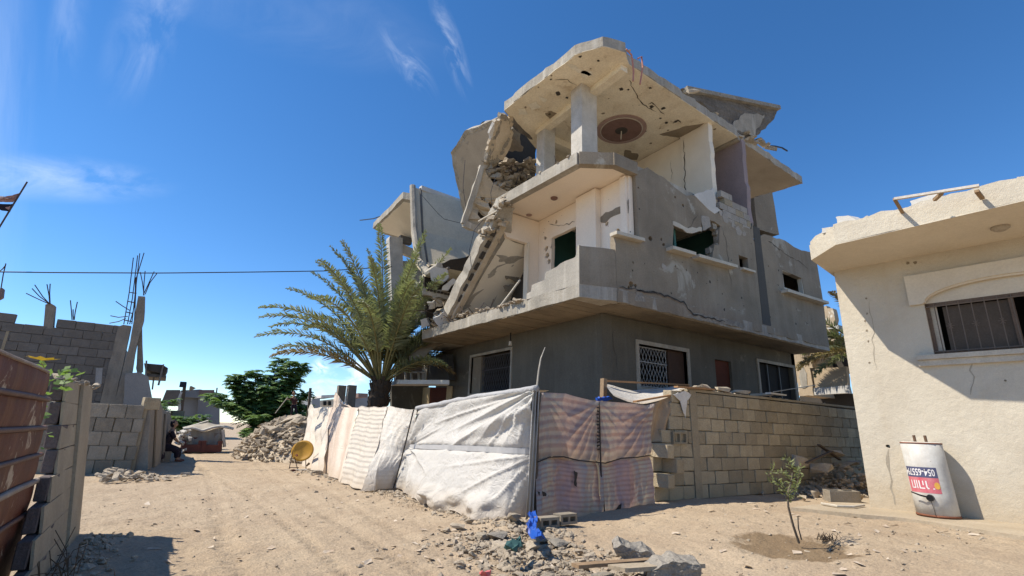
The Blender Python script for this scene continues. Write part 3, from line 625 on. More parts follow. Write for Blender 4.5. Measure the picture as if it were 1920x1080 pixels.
# chamfer parapet and stepped left parapet of the balcony
A_, B_ = V((6.95, 7.78, 0)), V((7.85, 7.5, 0))
def chq(z0, z1): return [A_ + ZU * z0, B_ + ZU * z0, B_ + ZU * z1, A_ + ZU * z1]
nrm = V((0.9, -0.28, 0)).cross(ZU).normalized()
MB().plate([jag(chq(4.43, 5.33), 0.2, 0.02, 4, skip=(0, 1, 3))], -nrm * 0.13).build('parapet', 'render', H)
D_ = V((6.62 - 6.95, 15.2 - 7.78, 0)).normalized()
def lp(s, z): return A_ + D_ * s + ZU * z
stp = [(0, 4.43), (0, 5.33), (0.05, 5.33), (0.12, 5.08), (0.62, 5.05), (0.75, 5.0), (1.15, 4.96), (1.18, 4.78), (1.65, 4.76), (1.68, 4.60), (1.85, 4.58), (1.86, 4.43)]
MB().plate([jag([lp(s, z) for s, z in stp], 0.25, 0.018, 8, skip=(0, 11))], V((0.13, 0.006, 0))).build('parapet', 'parapet', H)
# balcony: inner walls, opening, column, ceiling
bx_ = 8.45
loop = [(bx_, 7.62, 4.43), (bx_, 11.25, 4.43), (bx_, 11.25, 7.52), (bx_, 7.62, 7.52)]
win = [(bx_, 9.38, 4.9), (bx_, 10.66, 4.9), (bx_, 10.66, 6.78), (bx_, 9.38, 6.78)]
hs = [jag(win, 0.3, 0.01, 3)] + [hole(c, rr, (0, 1, 0), (0, 0, 1), i + 40) for i, (c, rr) in enumerate(zip([(8.450,10.969,6.880),(8.450,10.910,6.523),(8.450,10.855,6.306),(8.450,10.775,6.086),(8.450,10.445,7.200),(8.450,10.682,6.489),(8.450,8.398,6.452),(8.450,8.039,6.130)], (0.07, 0.09, 0.10, 0.09, 0.07, 0.05, 0.06, 0.09)))]
MB().plate([loop] + hs, (0.12, 0, 0)).build('balcony_wall', 'plaster', H)
MB().box((8.27, 8.62, 4.43), (8.447, 9.38, 7.5)).build('pilaster', 'plaster', H)
MB().plate([jag([(8.440,8.692,6.700),(8.440,8.436,6.789),(8.440,7.650,6.759),(8.440,7.663,6.479),(8.440,7.887,6.589),(8.440,8.159,6.586),(8.440,8.444,6.495),(8.440,8.635,6.605)], 0.15, 0.03, 5)], (0.008, 0, 0)).build('bare_patch', 'render', H)
MB().box((8.38, 7.675, 4.43), (8.62, 7.86, 7.5)).build('corner_post', 'plaster', H)
l2 = jag([(6.75, 11.28, 7.5), (7.1, 11.28, 6.9), (7.3, 11.28, 6.72), (8.06, 11.28, 6.70), (8.06, 11.28, 4.43), (8.45, 11.28, 4.43), (8.45, 11.28, 7.5)], 0.25, 0.02, 6, skip=(2, 3, 4, 5, 6))
MB().plate([l2], (0, 0.14, 0)).build('balcony_wall', 'plaster', H)
MB().box((8.03, 11.24, 4.43), (8.09, 11.44, 6.73)).build('door_jamb', 'cream', H)
MB().box((8.452, 11.22, 4.43), (8.62, 11.5, 7.52)).build('corner_post', 'plaster', H)
# teal rooms inside
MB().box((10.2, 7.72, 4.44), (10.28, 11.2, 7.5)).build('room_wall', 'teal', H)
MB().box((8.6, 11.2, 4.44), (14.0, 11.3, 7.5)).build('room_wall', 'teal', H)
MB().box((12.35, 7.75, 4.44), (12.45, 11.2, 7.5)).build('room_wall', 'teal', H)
MB().box((13.2, 9.2, 4.44), (17.3, 9.3, 7.5)).build('room_wall', 'dark_fill', H)
MB().box((17.28, 7.7, 4.44), (17.45, 15.0, 7.0)).build('side_wall', 'render', H)
MB().box((13.1, 7.7, 7.0), (17.3, 12, 7.1)).build('inner_floor', 'dark_fill', H)
# second floor slab (balcony ceiling), thick grey rim, broken at the far left
S2 = [(6.98, 11.3), (7.18, 8.0), (7.85, 7.56), (8.56, 7.52), (13.2, 7.68), (13.2, 12.4), (8.5, 12.2)]
s2 = jag(up(S2, 7.535), 0.25, 0.03, 11, skip=(3,))
MB().plate([s2], (0, 0, 0.012)).build('ceiling_plaster', 'plaster', H)
MB().plate([off(jag(up(S2, 7.55), 0.25, 0.035, 11, skip=(3,)), (0, 0, 0))], (0, 0, 0.24)).build('floor_slab', 'edge', H)
rim = MB()
rim.beam((7.18, 8.0, 7.66), (6.98, 11.3, 7.66), 0.2, 0.32); rim.build('slab_rim', 'edge', H)
MB().beam((7.17, 8.02, 7.66), (7.87, 7.56, 7.66), 0.2, 0.33).build('slab_rim', 'render', H)
MB().beam((7.8, 7.55, 7.66), (8.6, 7.54, 7.66), 0.18, 0.335).build('slab_rim', 'render', H)
# lamps of the balcony ceiling
def disc(name, c, rr, h, m, parent, n=28):
    return MB().tube([V(c), V(c) - ZU * h * 0.6, V(c) - ZU * h], [rr, rr * 0.96, rr * 0.7], n).build(name, m, parent)
disc('ceiling_light', [(7.821,9.770,7.530)][0], 0.10, 0.05, 'rosette', H); disc('ceiling_light', [(7.940,11.107,7.530)][0], 0.09, 0.03, 'rosette_pink', H)
# loose stones along the slab rim
r = random.Random(77)
sp = []
for i in range(70):
    t = r.random(); a, b = r.choice([((7.05, 8.1), (6.95, 11.2)), ((7.2, 8.0), (7.9, 7.6)), ((8.0, 7.6), (13, 7.75)), ((7.1, 8.1), (7.0, 9.5))])
    sp.append((a[0] + (b[0] - a[0]) * t + r.uniform(0, 0.25), a[1] + (b[1] - a[1]) * t + r.uniform(0, 0.2), 7.83, r.uniform(0.05, 0.16)))
scatter('rubble', sp, 'stone', 'loose stones strewn along the broken rim of the balcony roof', 'rubble')
# columns of the top floor
MB().box((7.86, 8.66, 7.79), (8.42, 9.1, 10.62)).build('column', 'col', H)
MB().box((8.2, 10.75, 7.79), (8.62, 11.15, 10.6)).build('column', 'col', H)
MB().box((8.68, 11.4, 7.79), (9.05, 11.8, 10.6)).build('column', 'col', H)
# roof slab
RF = [(6.82, 10.97), (7.02, 7.97), (7.39, 7.34), (8.0, 7.16), (8.4, 7.4), (12.0, 7.55), (13.6, 7.62), (13.6, 12.6), (9.3, 12.3)]
MB().plate([jag(up(RF, 10.6), 0.3, 0.02, 3, skip=(4, 6, 7))], (0, 0, 0.012)).build('ceiling_plaster', 'ceil', H)
MB().plate([jag(up(RF, 10.615), 0.22, 0.035, 13, skip=(6, 7))], (0, 0, 0.29)).build('roof_slab', 'edge', H)
MB().box((8.18, 7.5, 10.42), (8.42, 11.2, 10.598)).build('roof_beam', 'ceil', H)
MB().box((8.46, 11.1, 10.36), (12.2, 11.35, 10.598)).build('roof_beam', 'ceil', H)
# bent edge of the roof, cream inner walls with ragged ends
def wall_end(x, y0, y1, zt, m, th=0.2):
    l = jag([(x, y0, 7.2), (x, y0 - 0.02, zt), (x, y1, zt), (x, y1, 7.2)], 0.22, 0.025, int(x * 10), skip=(1, 2, 3))
    return MB().plate([l], (th, 0, 0)).build('inner_wall', m, H)
wall_end(12.15, 7.72, 8.72, 10.6, 'cream'); wall_end(12.2, 8.75, 12.0, 10.58, 'cream')
wall_end(13.75, 7.62, 11.5, 10.58, 'mauve')
MB().box((12.4, 11.4, 7.2), (13.7, 11.5, 10.58)).build('inner_wall', 'mauve', H)
MB().plate([jag([(12.1, 7.8, 10.597), (11.75, 8.3, 10.597), (11.5, 9.0, 10.597), (11.75, 8.9, 10.597), (12.12, 8.75, 10.597)], 0.25, 0.06, 21)], (0, 0, -0.012)).build('bare_patch', 'soffit', H)
MB().plate([jag([(11.3, 10.3, 10.596), (11.8, 10.2, 10.596), (12.1, 10.5, 10.596), (11.7, 10.7, 10.596)], 0.25, 0.06, 22)], (0, 0, -0.012)).build('bare_patch', 'soffit', H)
MB().box((9.2, 12.2, 7.8), (12.2, 12.35, 10.6)).build('inner_wall', 'cream', H)
# ceiling rose
rc = V([(10.334,9.547,10.590)][0])
ro = MB().tube([rc, rc - ZU * 0.02], 0.78, 40).build('ceiling_rose', 'rosette_pink', H)
ring = MB()
MB().tube([rc - ZU * 0.021, rc - ZU * 0.034], 0.66, 40).build('rose_ring', 'sill', ro)
MB().tube([rc - ZU * 0.035, rc - ZU * 0.046], 0.63, 40).build('rose_panel', 'rosette', ro)
MB().tube([rc - ZU * 0.047, rc - ZU * 0.06], [0.2, 0.16], 14).build('rose_boss', 'dark_fill', ro)
MB().tube([rc - ZU * 0.05, rc + V((0.02, 0.05, -0.32))], 0.02, 6).build('lamp_rod', 'pole', ro)
# bullet scars on the ceilings
r = random.Random(31)
sc_ = MB()
for i, (p, rr) in enumerate(zip([(7.161,7.931,10.594),(7.639,7.767,10.594),(7.628,9.381,10.594),(7.944,9.380,10.594),(7.096,9.054,10.594),(8.921,8.191,10.594),(9.091,8.092,10.594),(9.525,7.686,10.594),(10.202,8.210,10.594),(10.849,8.435,10.594),(11.176,8.461,10.594),(11.352,8.261,10.594),(10.534,8.056,10.594),(8.021,10.292,10.594),(11.005,9.157,10.594)], (0.06,0.05,0.11,0.06,0.05,0.09,0.06,0.05,0.09,0.05,0.08,0.07,0.09,0.06,0.06))):
    MB().plate([hole(p, rr * 0.75, (1, 0, 0), (0, 1, 0), i * 7 + 3, 9)], (0, 0, -0.004)).build('bullet_scar', 'dark_fill', H)
MB().plate([jag([(7.885,10.328,10.594),(7.975,10.130,10.594),(8.313,10.139,10.594),(8.214,10.482,10.594)], 0.1, 0.03, 2)], (0, 0, -0.004)).build('bare_patch', 'soffit', H)
# right part of the roof beyond the break, sagging a little
R2 = [(13.62, 7.62), (17.95, 7.78), (17.75, 9.2), (17.5, 12.5), (13.62, 12.5)]
def tilt(pts, z0): return [V((x, y, z0 - 0.02 * (x - 13.6))) for x, y in pts]
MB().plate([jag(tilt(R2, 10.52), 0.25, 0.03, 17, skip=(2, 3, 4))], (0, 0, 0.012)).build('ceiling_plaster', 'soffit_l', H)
MB().plate([jag(tilt(R2, 10.535), 0.22, 0.035, 19, skip=(2, 3, 4))], (0, 0, 0.27)).build('roof_slab', 'edge', H)
MB().box((14.3, 7.55, 7.0), (14.95, 8.0, 10.45)).build('column', 'render', H) if False else None
c0 = [(14.417,7.750,8.777),(15.602,7.750,9.339),(15.706,7.750,7.818),(14.392,7.750,7.661)]
MB().plate([jag(c0, 0.3, 0.015, 2)], (0, 0.3, 0)).build('column', 'render', H)
MB().plate([jag([(14.176,7.900,8.725),(14.689,7.900,8.881),(14.689,7.900,7.881),(14.389,7.900,7.893)], 0.25, 0.06, 3)], (0, 0.15, 0)).build('broken_wall', 'broken', H)
MB().box((13.95, 10.5, 7.1), (17.0, 10.6, 8.6)).build('inner_wall', 'dark_fill', H)
# displaced roof fragment lying over the break
fr = [(11.306,7.900,11.543),(12.467,7.753,11.872),(14.247,7.539,12.225),(15.532,7.381,12.533),(15.876,7.348,12.490),(15.675,7.403,12.047),(14.594,7.600,10.962),(13.806,7.691,10.859),(13.379,7.729,10.945),(12.819,7.765,11.243),(11.989,7.843,11.356)]
n3 = (V(fr[4]) - V(fr[0])).cross(V(fr[6]) - V(fr[0])).normalized()
if n3.z < 0: n3 = -n3
MB().plate([jag(fr, 0.2, 0.04, 23)], n3 * 0.28).build('roof_fragment', 'greyfrag', H)
MB().plate([jag(off([(13.380,7.726,10.983),(14.094,7.596,11.694),(14.442,7.553,11.777),(15.106,7.469,11.971),(14.516,7.606,10.995),(13.885,7.677,10.923)], -n3 * 0.03), 0.15, 0.05, 25)], n3 * 0.025).build('plaster_scrap', 'edge', H)
MB().beam(V(fr[0]) - n3 * 0.02 + V((0.1, 0, 0)), V(fr[4]) - n3 * 0.02, 0.2, 0.14).build('roof_beam', 'broken', H)
# rebar loops hanging over the roof edge
for p in ([(7.956,7.100,10.648),(8.145,7.100,10.568),(8.174,7.100,10.389),(8.197,7.100,10.078),(8.163,7.100,9.792)], [(8.380,7.100,10.576),(8.528,7.100,10.718),(8.550,7.100,10.416),(8.469,7.100,10.051),(8.416,7.100,9.818)]):
    MB().tube(p, 0.022, 6).build('conduit', 'conduit', H)
MB().tube([(16.063,8.000,11.419),(16.669,8.000,11.627),(17.209,8.000,11.764),(17.585,8.000,11.770)], 0.03, 6).build('rebar', 'cable', H)
MB().tube([(6.900,25.454,12.062),(6.900,23.075,11.321),(6.900,20.720,10.761)], 0.03, 5).build('rebar', 'cable', H)
for p in ([(6.600,11.749,7.176),(6.600,11.328,7.163),(6.600,10.732,7.144)],): MB().tube(p, 0.035, 6).build('rebar', 'pole', H)
r = random.Random(44); rb_ = [(13.801,7.650,10.677),(14.174,7.650,10.743),(14.529,7.650,11.003),(14.846,7.650,11.005),(15.099,7.650,10.979),(15.365,7.650,10.998),(15.653,7.650,10.941),(14.054,7.650,10.936),(14.323,7.650,10.721),(14.642,7.650,10.763),(12.796,7.650,10.896),(12.478,7.650,10.993),(11.463,7.650,11.345)]
for i, p in enumerate(rb_):
    o = link('broken_lump', ROCKS[i % 10], None, p, (r.uniform(-.5, .5), r.uniform(-.5, .5), r.uniform(0, 3)), (r.uniform(.25, .5), r.uniform(.2, .4), r.uniform(.15, .3)))
    o.parent = H; o.matrix_parent_inverse = Matrix.Translation(-H.location)
r = random.Random(41); sp = []
for i in range(90):
    a, b = r.choice([((6.9, 10.9), (7.0, 8.0)), ((7.1, 7.95), (7.5, 7.4)), ((7.5, 7.4), (8.2, 7.3)), ((8.4, 7.5), (13.5, 7.7)), ((13.7, 7.8), (17.7, 7.9))]); t = r.random()
    sp.append((a[0] + (b[0] - a[0]) * t + r.uniform(0, 0.2), a[1] + (b[1] - a[1]) * t + r.uniform(0, 0.15), (10.92 if a[0] < 13.6 else 10.78), r.uniform(0.05, 0.17)))
scatter('rubble', sp, 'stone', 'loose stones strewn along the edge of the top roof slab', 'rubble')

# ---- collapsed middle of the house
pA = [(6.734,11.339,10.452),(6.544,12.919,10.804),(6.750,14.295,10.750),(7.160,14.822,10.406),(8.327,16.088,9.402),(8.113,14.457,9.437),(7.582,12.725,9.771),(6.960,11.311,10.228)]
nA = (V(pA[2]) - V(pA[0])).cross(V(pA[4]) - V(pA[0])).normalized()
if nA.z < 0: nA = -nA
MB().plate([jag(pA, 0.3, 0.02, 31)], nA * 0.26).build('fallen_roof_slab', 'edge', H)
MB().plate([jag(off([(6.804,11.633,10.415),(6.652,12.954,10.703),(6.837,14.043,10.638),(7.189,14.582,10.352),(8.180,15.750,9.509),(8.062,14.686,9.511),(7.503,12.910,9.868)], -nA * 0.015), 0.3, 0.03, 32)], nA * 0.012).build('ceiling_plaster', 'soffit_l', H)
pB = [(6.967,12.390,9.402),(6.826,12.664,8.528),(6.705,12.957,7.568),(6.795,12.967,7.450),(7.563,12.819,7.309),(8.381,12.643,7.219),(8.467,12.357,8.184),(8.090,12.302,8.721),(7.424,12.407,8.934)]
nB = (V(pB[2]) - V(pB[0])).cross(V(pB[5]) - V(pB[0])).normalized()
if nB.y < 0: nB = -nB
MB().plate([jag(pB, 0.2, 0.03, 33), ] + [hole(V(c), rr, (1, 0, 0), (0, 0.3, 0.9), 60 + i) for i, (c, rr) in enumerate(zip([(7.193,12.606,8.413),(7.504,12.575,8.250),(7.234,12.729,7.930)], (0.10, 0.16, 0.17)))], nB * 0.25).build('fallen_floor_slab', 'ceil_l', H)
eb = [(6.967,12.390,9.402),(6.727,12.960,7.539),(8.384,12.647,7.203)]
MB().beam(V(eb[0]) - nB * 0.04, V(eb[1]) - nB * 0.04, 0.17, 0.16, tuple(nB)).build('edge_beam', 'edge', H)
MB().beam(V(eb[1]) - nB * 0.04, V(eb[2]) - nB * 0.04, 0.2, 0.2, tuple(nB)).build('edge_beam', 'edge', H)
# torn plate and plaster flap under the roof edge
pF = [(6.737,10.988,10.479),(6.967,11.019,10.558),(7.309,11.201,10.539),(7.497,11.636,10.193),(7.516,11.895,9.944),(7.427,12.176,9.620),(7.275,12.216,9.508),(6.971,12.138,9.440),(6.882,11.825,9.710),(6.858,11.389,10.135)]
nF = (V(pF[0]) - V(pF[3])).cross(V(pF[7]) - V(pF[3])).normalized()
if nF.y < 0: nF = -nF
MB().plate([jag(pF, 0.18, 0.05, 35)], nF * 0.16).build('torn_slab', 'broken', H)
MB().plate([jag(off([(6.898,11.112,10.431),(7.150,11.170,10.494),(7.370,11.427,10.342),(7.325,11.907,9.840),(7.222,12.107,9.591),(7.017,12.090,9.510),(6.977,11.681,9.901)], -nF * 0.02), 0.12, 0.05, 36)], nF * 0.018).build('plaster_flap', 'ceil_l', H)
MB().plate([jag([(7.162,11.049,10.621),(8.228,11.392,10.787),(8.457,11.692,10.596),(7.784,11.499,10.468),(7.381,11.303,10.471)], 0.15, 0.06, 37)], nF * 0.2).build('torn_slab', 'edge_d', H)
MB().plate([jag([(6.639,11.174,10.246),(6.776,11.156,10.330),(6.806,11.509,9.990),(6.767,11.593,9.888),(6.628,11.439,9.976)], 0.12, 0.03, 38)], nF * 0.1).build('plaster_flap', 'white_plaster', H)
MB().plate([jag(off([(7.901,11.660,10.363),(8.331,11.527,10.701),(8.945,12.245,10.276),(8.519,12.211,10.107),(7.852,12.024,9.975)], nF * 0.7), 0.2, 0.06, 39)], nF * 0.15).build('torn_slab', 'soffit', H)
MB().plate([jag([(7.401,13.300,11.739),(8.394,13.300,12.287),(9.700,13.300,12.695),(9.811,13.300,8.078),(8.813,13.300,7.624),(7.630,13.300,7.708),(7.180,13.300,8.699),(7.437,13.300,9.983)], 0.3, 0.03, 47)], (0, 0.15, 0)).build('inner_wall', 'gloom', H)  # backdrop sheet in a dark tone, standing in for deep shade
# stacked broken blocks of the crushed wall, each a chunk
r = random.Random(52)
FQ = [V(p) for p in [(7.118,12.750,9.817),(9.292,12.750,10.531),(9.336,12.750,8.736),(7.843,12.750,9.077)]]
for i in range(110):
    u, v = r.random(), r.random()
    x, y, z = FQ[0].lerp(FQ[1], u).lerp(FQ[3].lerp(FQ[2], u), v) + V((0, r.uniform(-0.2, 0.2), 0))
    o = link('wall_fragment', ROCKS[i % 10], None, (x, y, z), (r.uniform(-.5, .5), r.uniform(-.5, .5), r.uniform(0, 3)), (r.uniform(.22, .5), r.uniform(.2, .36), r.uniform(.18, .36)))
    o.parent = H; o.matrix_parent_inverse = Matrix.Translation(-H.location)
# fallen slab C: second floor slab hinged down onto the first floor
C0, C1 = V((6.75, 10.75, 7.40)), V((6.55, 13.25, 4.62))
dC = (C1 - C0).normalized(); xC = V((1, 0.08, 0)); nC = xC.cross(dC).normalized()
if nC.z > 0: nC = -nC                      # underside direction
def cp(s, t): return C0 + (C1 - C0) * s + xC * t
lc = jag([cp(0, 0), cp(1, 0), cp(1.0, 2.1), cp(0.24, 2.1), cp(0.2, 0.7), cp(0, 0.45)], 0.28, 0.05, 43, skip=(1, 2))
MB().plate([lc], -nC * 0.40).build('fallen_floor_slab', 'edge', H)
MB().plate([jag([cp(0.24, 0.62), cp(0.97, 0.42), cp(1.0, 2.1), cp(0.27, 2.1)], 0.4, 0.03, 44, skip=(1, 2))], nC * 0.012).build('ceiling_plaster', 'cream', H)
MB().beam(cp(0.1, 0.34) + nC * 0.05, cp(0.99, 0.2) + nC * 0.05, 0.18, 0.1, tuple(nC)).build('edge_beam', 'ceil_l', H)
r = random.Random(9)
for i in range(7):                          # hollow ribs broken along the edge
    s_ = 0.2 + 0.1 * i
    MB().beam(cp(s_, 0.16) + nC * 0.02, cp(s_ + 0.06, 0.15) + nC * 0.03, 0.13, 0.07, tuple(nC)).build('broken_rib', 'dark_fill', H)
for i in range(44):
    s_ = r.uniform(-0.05, 0.30); p = cp(s_, r.uniform(-0.10, 0.42)) + nC * r.uniform(-0.3, 0.12)
    o = link('wall_fragment', ROCKS[i % 10], None, p, (r.uniform(-.5, .5), r.uniform(-.5, .5), r.uniform(0, 3)), (r.uniform(.15, .34), r.uniform(.15, .3), r.uniform(.15, .3)))
    o.parent = H; o.matrix_parent_inverse = Matrix.Translation(-H.location)
MB().box((8.46, 11.5, 4.44), (8.6, 14.5, 7.2)).build('inner_wall', 'dark_fill', H)
for q in ([(8.237,12.200,6.281),(8.524,12.200,6.272),(8.494,12.200,5.948),(8.330,12.200,5.950)], [(7.890,12.200,5.963),(8.433,12.200,5.936),(8.377,12.200,5.785),(7.938,12.200,5.767)], [(7.830,12.200,5.541),(8.258,12.200,5.727),(8.247,12.200,5.467),(7.878,12.200,5.348)]):
    MB().plate([jag(q, 0.1, 0.05, 46)], (0, 0.02, 0)).build('bare_patch', 'soffit', H)
MB().tube([(6.919,10.900,4.508),(7.247,10.900,4.955),(7.537,10.900,5.364)], 0.03, 6).build('rebar', 'pole', H)

# ---- rear roof: one corner still standing, the rest folded down as a grey sheet
pR = [(6.766,22.527,10.583),(6.727,20.217,10.582),(6.673,18.535,10.593),(7.096,17.970,10.403),(8.900,20.779,9.635),(8.095,21.529,9.994),(7.339,22.325,10.331)]
MB().plate([jag(pR, 0.35, 0.02, 61)], (0, 0, 0.30)).build('roof_slab', 'edge', H)
MB().plate([jag(off([(6.844,22.358,10.548),(6.792,18.695,10.542),(7.251,18.253,10.337),(8.802,20.635,9.677),(7.314,22.115,10.340)], (0, 0, -0.015)), 0.4, 0.02, 62)], (0, 0, 0.012)).build('ceiling_plaster', 'cream', H)
# folded sheet: curved strip surface with thickness
top = [(6.700,17.689,10.799),(6.700,16.627,9.224),(6.700,15.712,7.946),(6.700,14.931,7.010),(6.700,14.518,6.516)]
topz = [V(p) for p in top]
fs = MB(); NU = 12
def sheet(i, u):                                    # i along the fall, u across
    p = topz[i].copy(); sag = math.sin(math.pi * i / 4)
    p += V((4.6 * u, -0.25 * u, 0)); p.y += 0.8 * sag * (1 - 0.6 * u) * 0.8 + 0.6 * u * u; p.z -= 0.75 * sag - 0.05 * u; return p
def lerp_sheet(t, u):
    i = min(3, int(t * 4)); f = t * 4 - i; f = f * f * (3 - 2 * f) * 0.4 + f * 0.6
    return sheet(i, u).lerp(sheet(i + 1, u), f)
nv = 16
g1 = [[lerp_sheet(j / nv, i / NU) for i in range(NU + 1)] for j in range(nv + 1)]
g2 = [[p + V((0.0, 0.2, -0.06)) for p in row] for row in g1]
vs = [p for row in g1 for p in row] + [p for row in g2 for p in row]; K = (nv + 1) * (NU + 1); fq = []
for j in range(nv):
    for i in range(NU):
        a = j * (NU + 1) + i; fq += [(a, a + 1, a + NU + 2, a + NU + 1), (a + K, a + K + NU + 1, a + K + NU + 2, a + K + 1)]
for j in range(nv):
    a = j * (NU + 1); fq.append((a, a + NU + 1, a + NU + 1 + K, a + K)); b = a + NU; fq.append((b, b + K, b + K + NU + 1, b + NU + 1))
for i in range(NU):
    fq.append((i, i + K, i + 1 + K, i + 1)); a = nv * (NU + 1) + i; fq.append((a, a + 1, a + 1 + K, a + K))
MB().add(vs, fq).build('folded_roof_sheet', 'roofgrey', H)
MB().tube([g1[j][0] + V((0.03, -0.02, 0.02)) for j in range(nv + 1)], 0.13, 8).build('roof_kerb', 'edge', H)
MB().tube([g1[j][0] + V((0.38, -0.02, 0.03)) for j in range(nv + 1)], 0.05, 6).build('roof_kerb', 'edge_d', H)
MB().beam(g1[0][1] + V((0, 0.02, 0.04)), g1[0][NU] + V((0, 0.02, 0.04)), 0.2, 0.2).build('ridge_edge', 'white_plaster', H)
# column and beams of the rear bay
MB().plate([jag([(6.966,20.500,9.573),(7.571,20.500,9.649),(7.731,20.500,8.291),(8.070,20.500,5.875),(7.461,20.500,5.783)], 0.5, 0.03, 63)], (0, 0.4, 0)).build('column', 'col', H)
MB().plate([jag([(7.668,20.900,9.532),(8.984,20.900,9.311),(9.017,20.900,8.940),(7.765,20.900,9.080)], 0.4, 0.02, 64)], (0, 0.3, 0)).build('beam', 'col', H)
MB().plate([jag([(7.626,20.900,9.948),(8.162,20.900,9.924),(8.192,20.900,9.608),(7.662,20.900,9.584)], 0.4, 0.02, 64)], (0, 0.3, 0)).build('beam', 'edge_d', H)
MB().plate([jag([(7.817,20.800,8.672),(8.314,20.800,8.704),(8.886,20.800,8.964),(9.009,20.800,9.451),(9.405,20.800,8.730),(9.640,20.800,5.907),(7.839,20.800,5.647),(7.642,20.800,8.350)], 0.35, 0.05, 65)], (0, 0.2, 0)).build('rear_wall', 'edge', H)
MB().plate([jag([(7.868,18.200,7.770),(8.399,18.200,7.838),(9.877,18.200,8.034),(10.513,18.200,8.799),(11.172,18.200,6.936),(8.066,18.200,5.497)], 0.35, 0.05, 65)], (0, 0.2, 0)).build('rear_wall', 'dark_fill', H)
pl_ = [(8.038,18.561,7.736),(8.493,18.427,7.442),(8.183,17.501,6.268),(7.529,16.383,4.920),(6.474,16.198,4.930),(7.121,17.387,6.377)]
MB().plate([jag(pl_, 0.3, 0.03, 66)], (0.05, 0.2, 0.1)).build('leaning_slab', 'edge', H)
MB().plate([jag([(7.861,15.653,5.049),(7.096,16.106,4.316),(6.669,16.386,3.939),(6.626,15.969,3.358),(6.987,15.689,3.622),(7.181,15.644,3.896),(7.627,15.281,4.202)], 0.3, 0.03, 67)], (0.1, 0.2, 0)).build('leaning_slab', 'render', H)
# lower balcony slab, railing, dark stub wall, cream jamb with red-brown door
MB().plate([jag(up([(V(p)[0], V(p)[1]) for p in [(6.540,17.403,2.750),(7.848,15.575,2.750),(7.609,14.954,2.750),(6.360,16.346,2.750)]], 2.72), 0.3, 0.03, 68)], (0, 0, 0.14)).build('balcony_slab', 'white_plaster', H)
MB().plate([jag([(7.900,17.501,3.943),(7.900,15.842,3.849),(7.900,15.544,2.933),(7.900,17.477,3.056)], 0.4, 0.02, 69)], (0.25, 0, 0)).build('balcony_wall', 'gloom2', H)
MB().plate([jag([(7.860,17.803,3.949),(7.860,17.368,3.945),(7.860,17.340,3.044),(7.860,17.772,3.051)], 0.3, 0.02, 70)], (0.3, 0, 0)).build('wall_edge', 'edge', H)
MB().plate([jag([(7.053,18.600,4.552),(8.305,18.600,4.885),(8.572,18.600,2.886),(7.189,18.600,2.784)], 0.4, 0.03, 71)], (0, 0.2, 0)).build('rear_wall', 'edge_d', H)
MB().plate([jag([(6.954,18.400,2.856),(8.379,18.400,2.966),(8.481,18.400,1.803),(7.070,18.400,1.741)], 0.4, 0.02, 72)], (0, 0.2, 0)).build('rear_wall', 'render_shade', H)
rl = [(7.200,17.867,3.581),(7.200,17.673,2.971),(7.200,17.302,3.531),(7.200,17.122,2.937),(7.200,16.571,3.222),(7.200,16.459,2.897),(7.200,17.867,3.581),(7.200,16.622,3.472)]
for i in range(0, 6, 2): MB().tube([rl[i], rl[i + 1]], 0.055, 6).build('rail_post', 'col', H)
MB().tube([[(7.200,17.390,3.265),(7.200,16.110,3.168)][0], [(7.200,17.390,3.265),(7.200,16.110,3.168)][1]], 0.035, 6).build('handrail', 'col', H)
MB().plate([[(8.240,19.199,2.850),(8.240,17.783,2.820),(8.240,17.725,1.983),(8.240,19.115,1.963)]], (0.05, 0, 0)).build('cream_pier', 'yplaster', H)
MB().plate([[(8.250,17.805,2.822),(8.250,16.359,2.729),(8.250,16.332,1.999),(8.250,17.746,1.984)]], (0.03, 0, 0)).build('door', 'door', H)
MB().plate([[(8.220,16.308,2.781),(8.220,15.935,2.761),(8.220,15.946,1.991),(8.220,16.315,1.997)]], (0.05, 0, 0)).build('door_jamb', 'yplaster', H)
lb = V([(8.100,12.122,3.860)][0])
lm = MB().tube([lb, lb - ZU * 0.12], [0.04, 0.055], 8).build('lamp_bulb', 'white_plaster', H)
MB().tube([lb + ZU * 0.35, lb], 0.02, 6).build('lamp_holder', 'blackp', H)
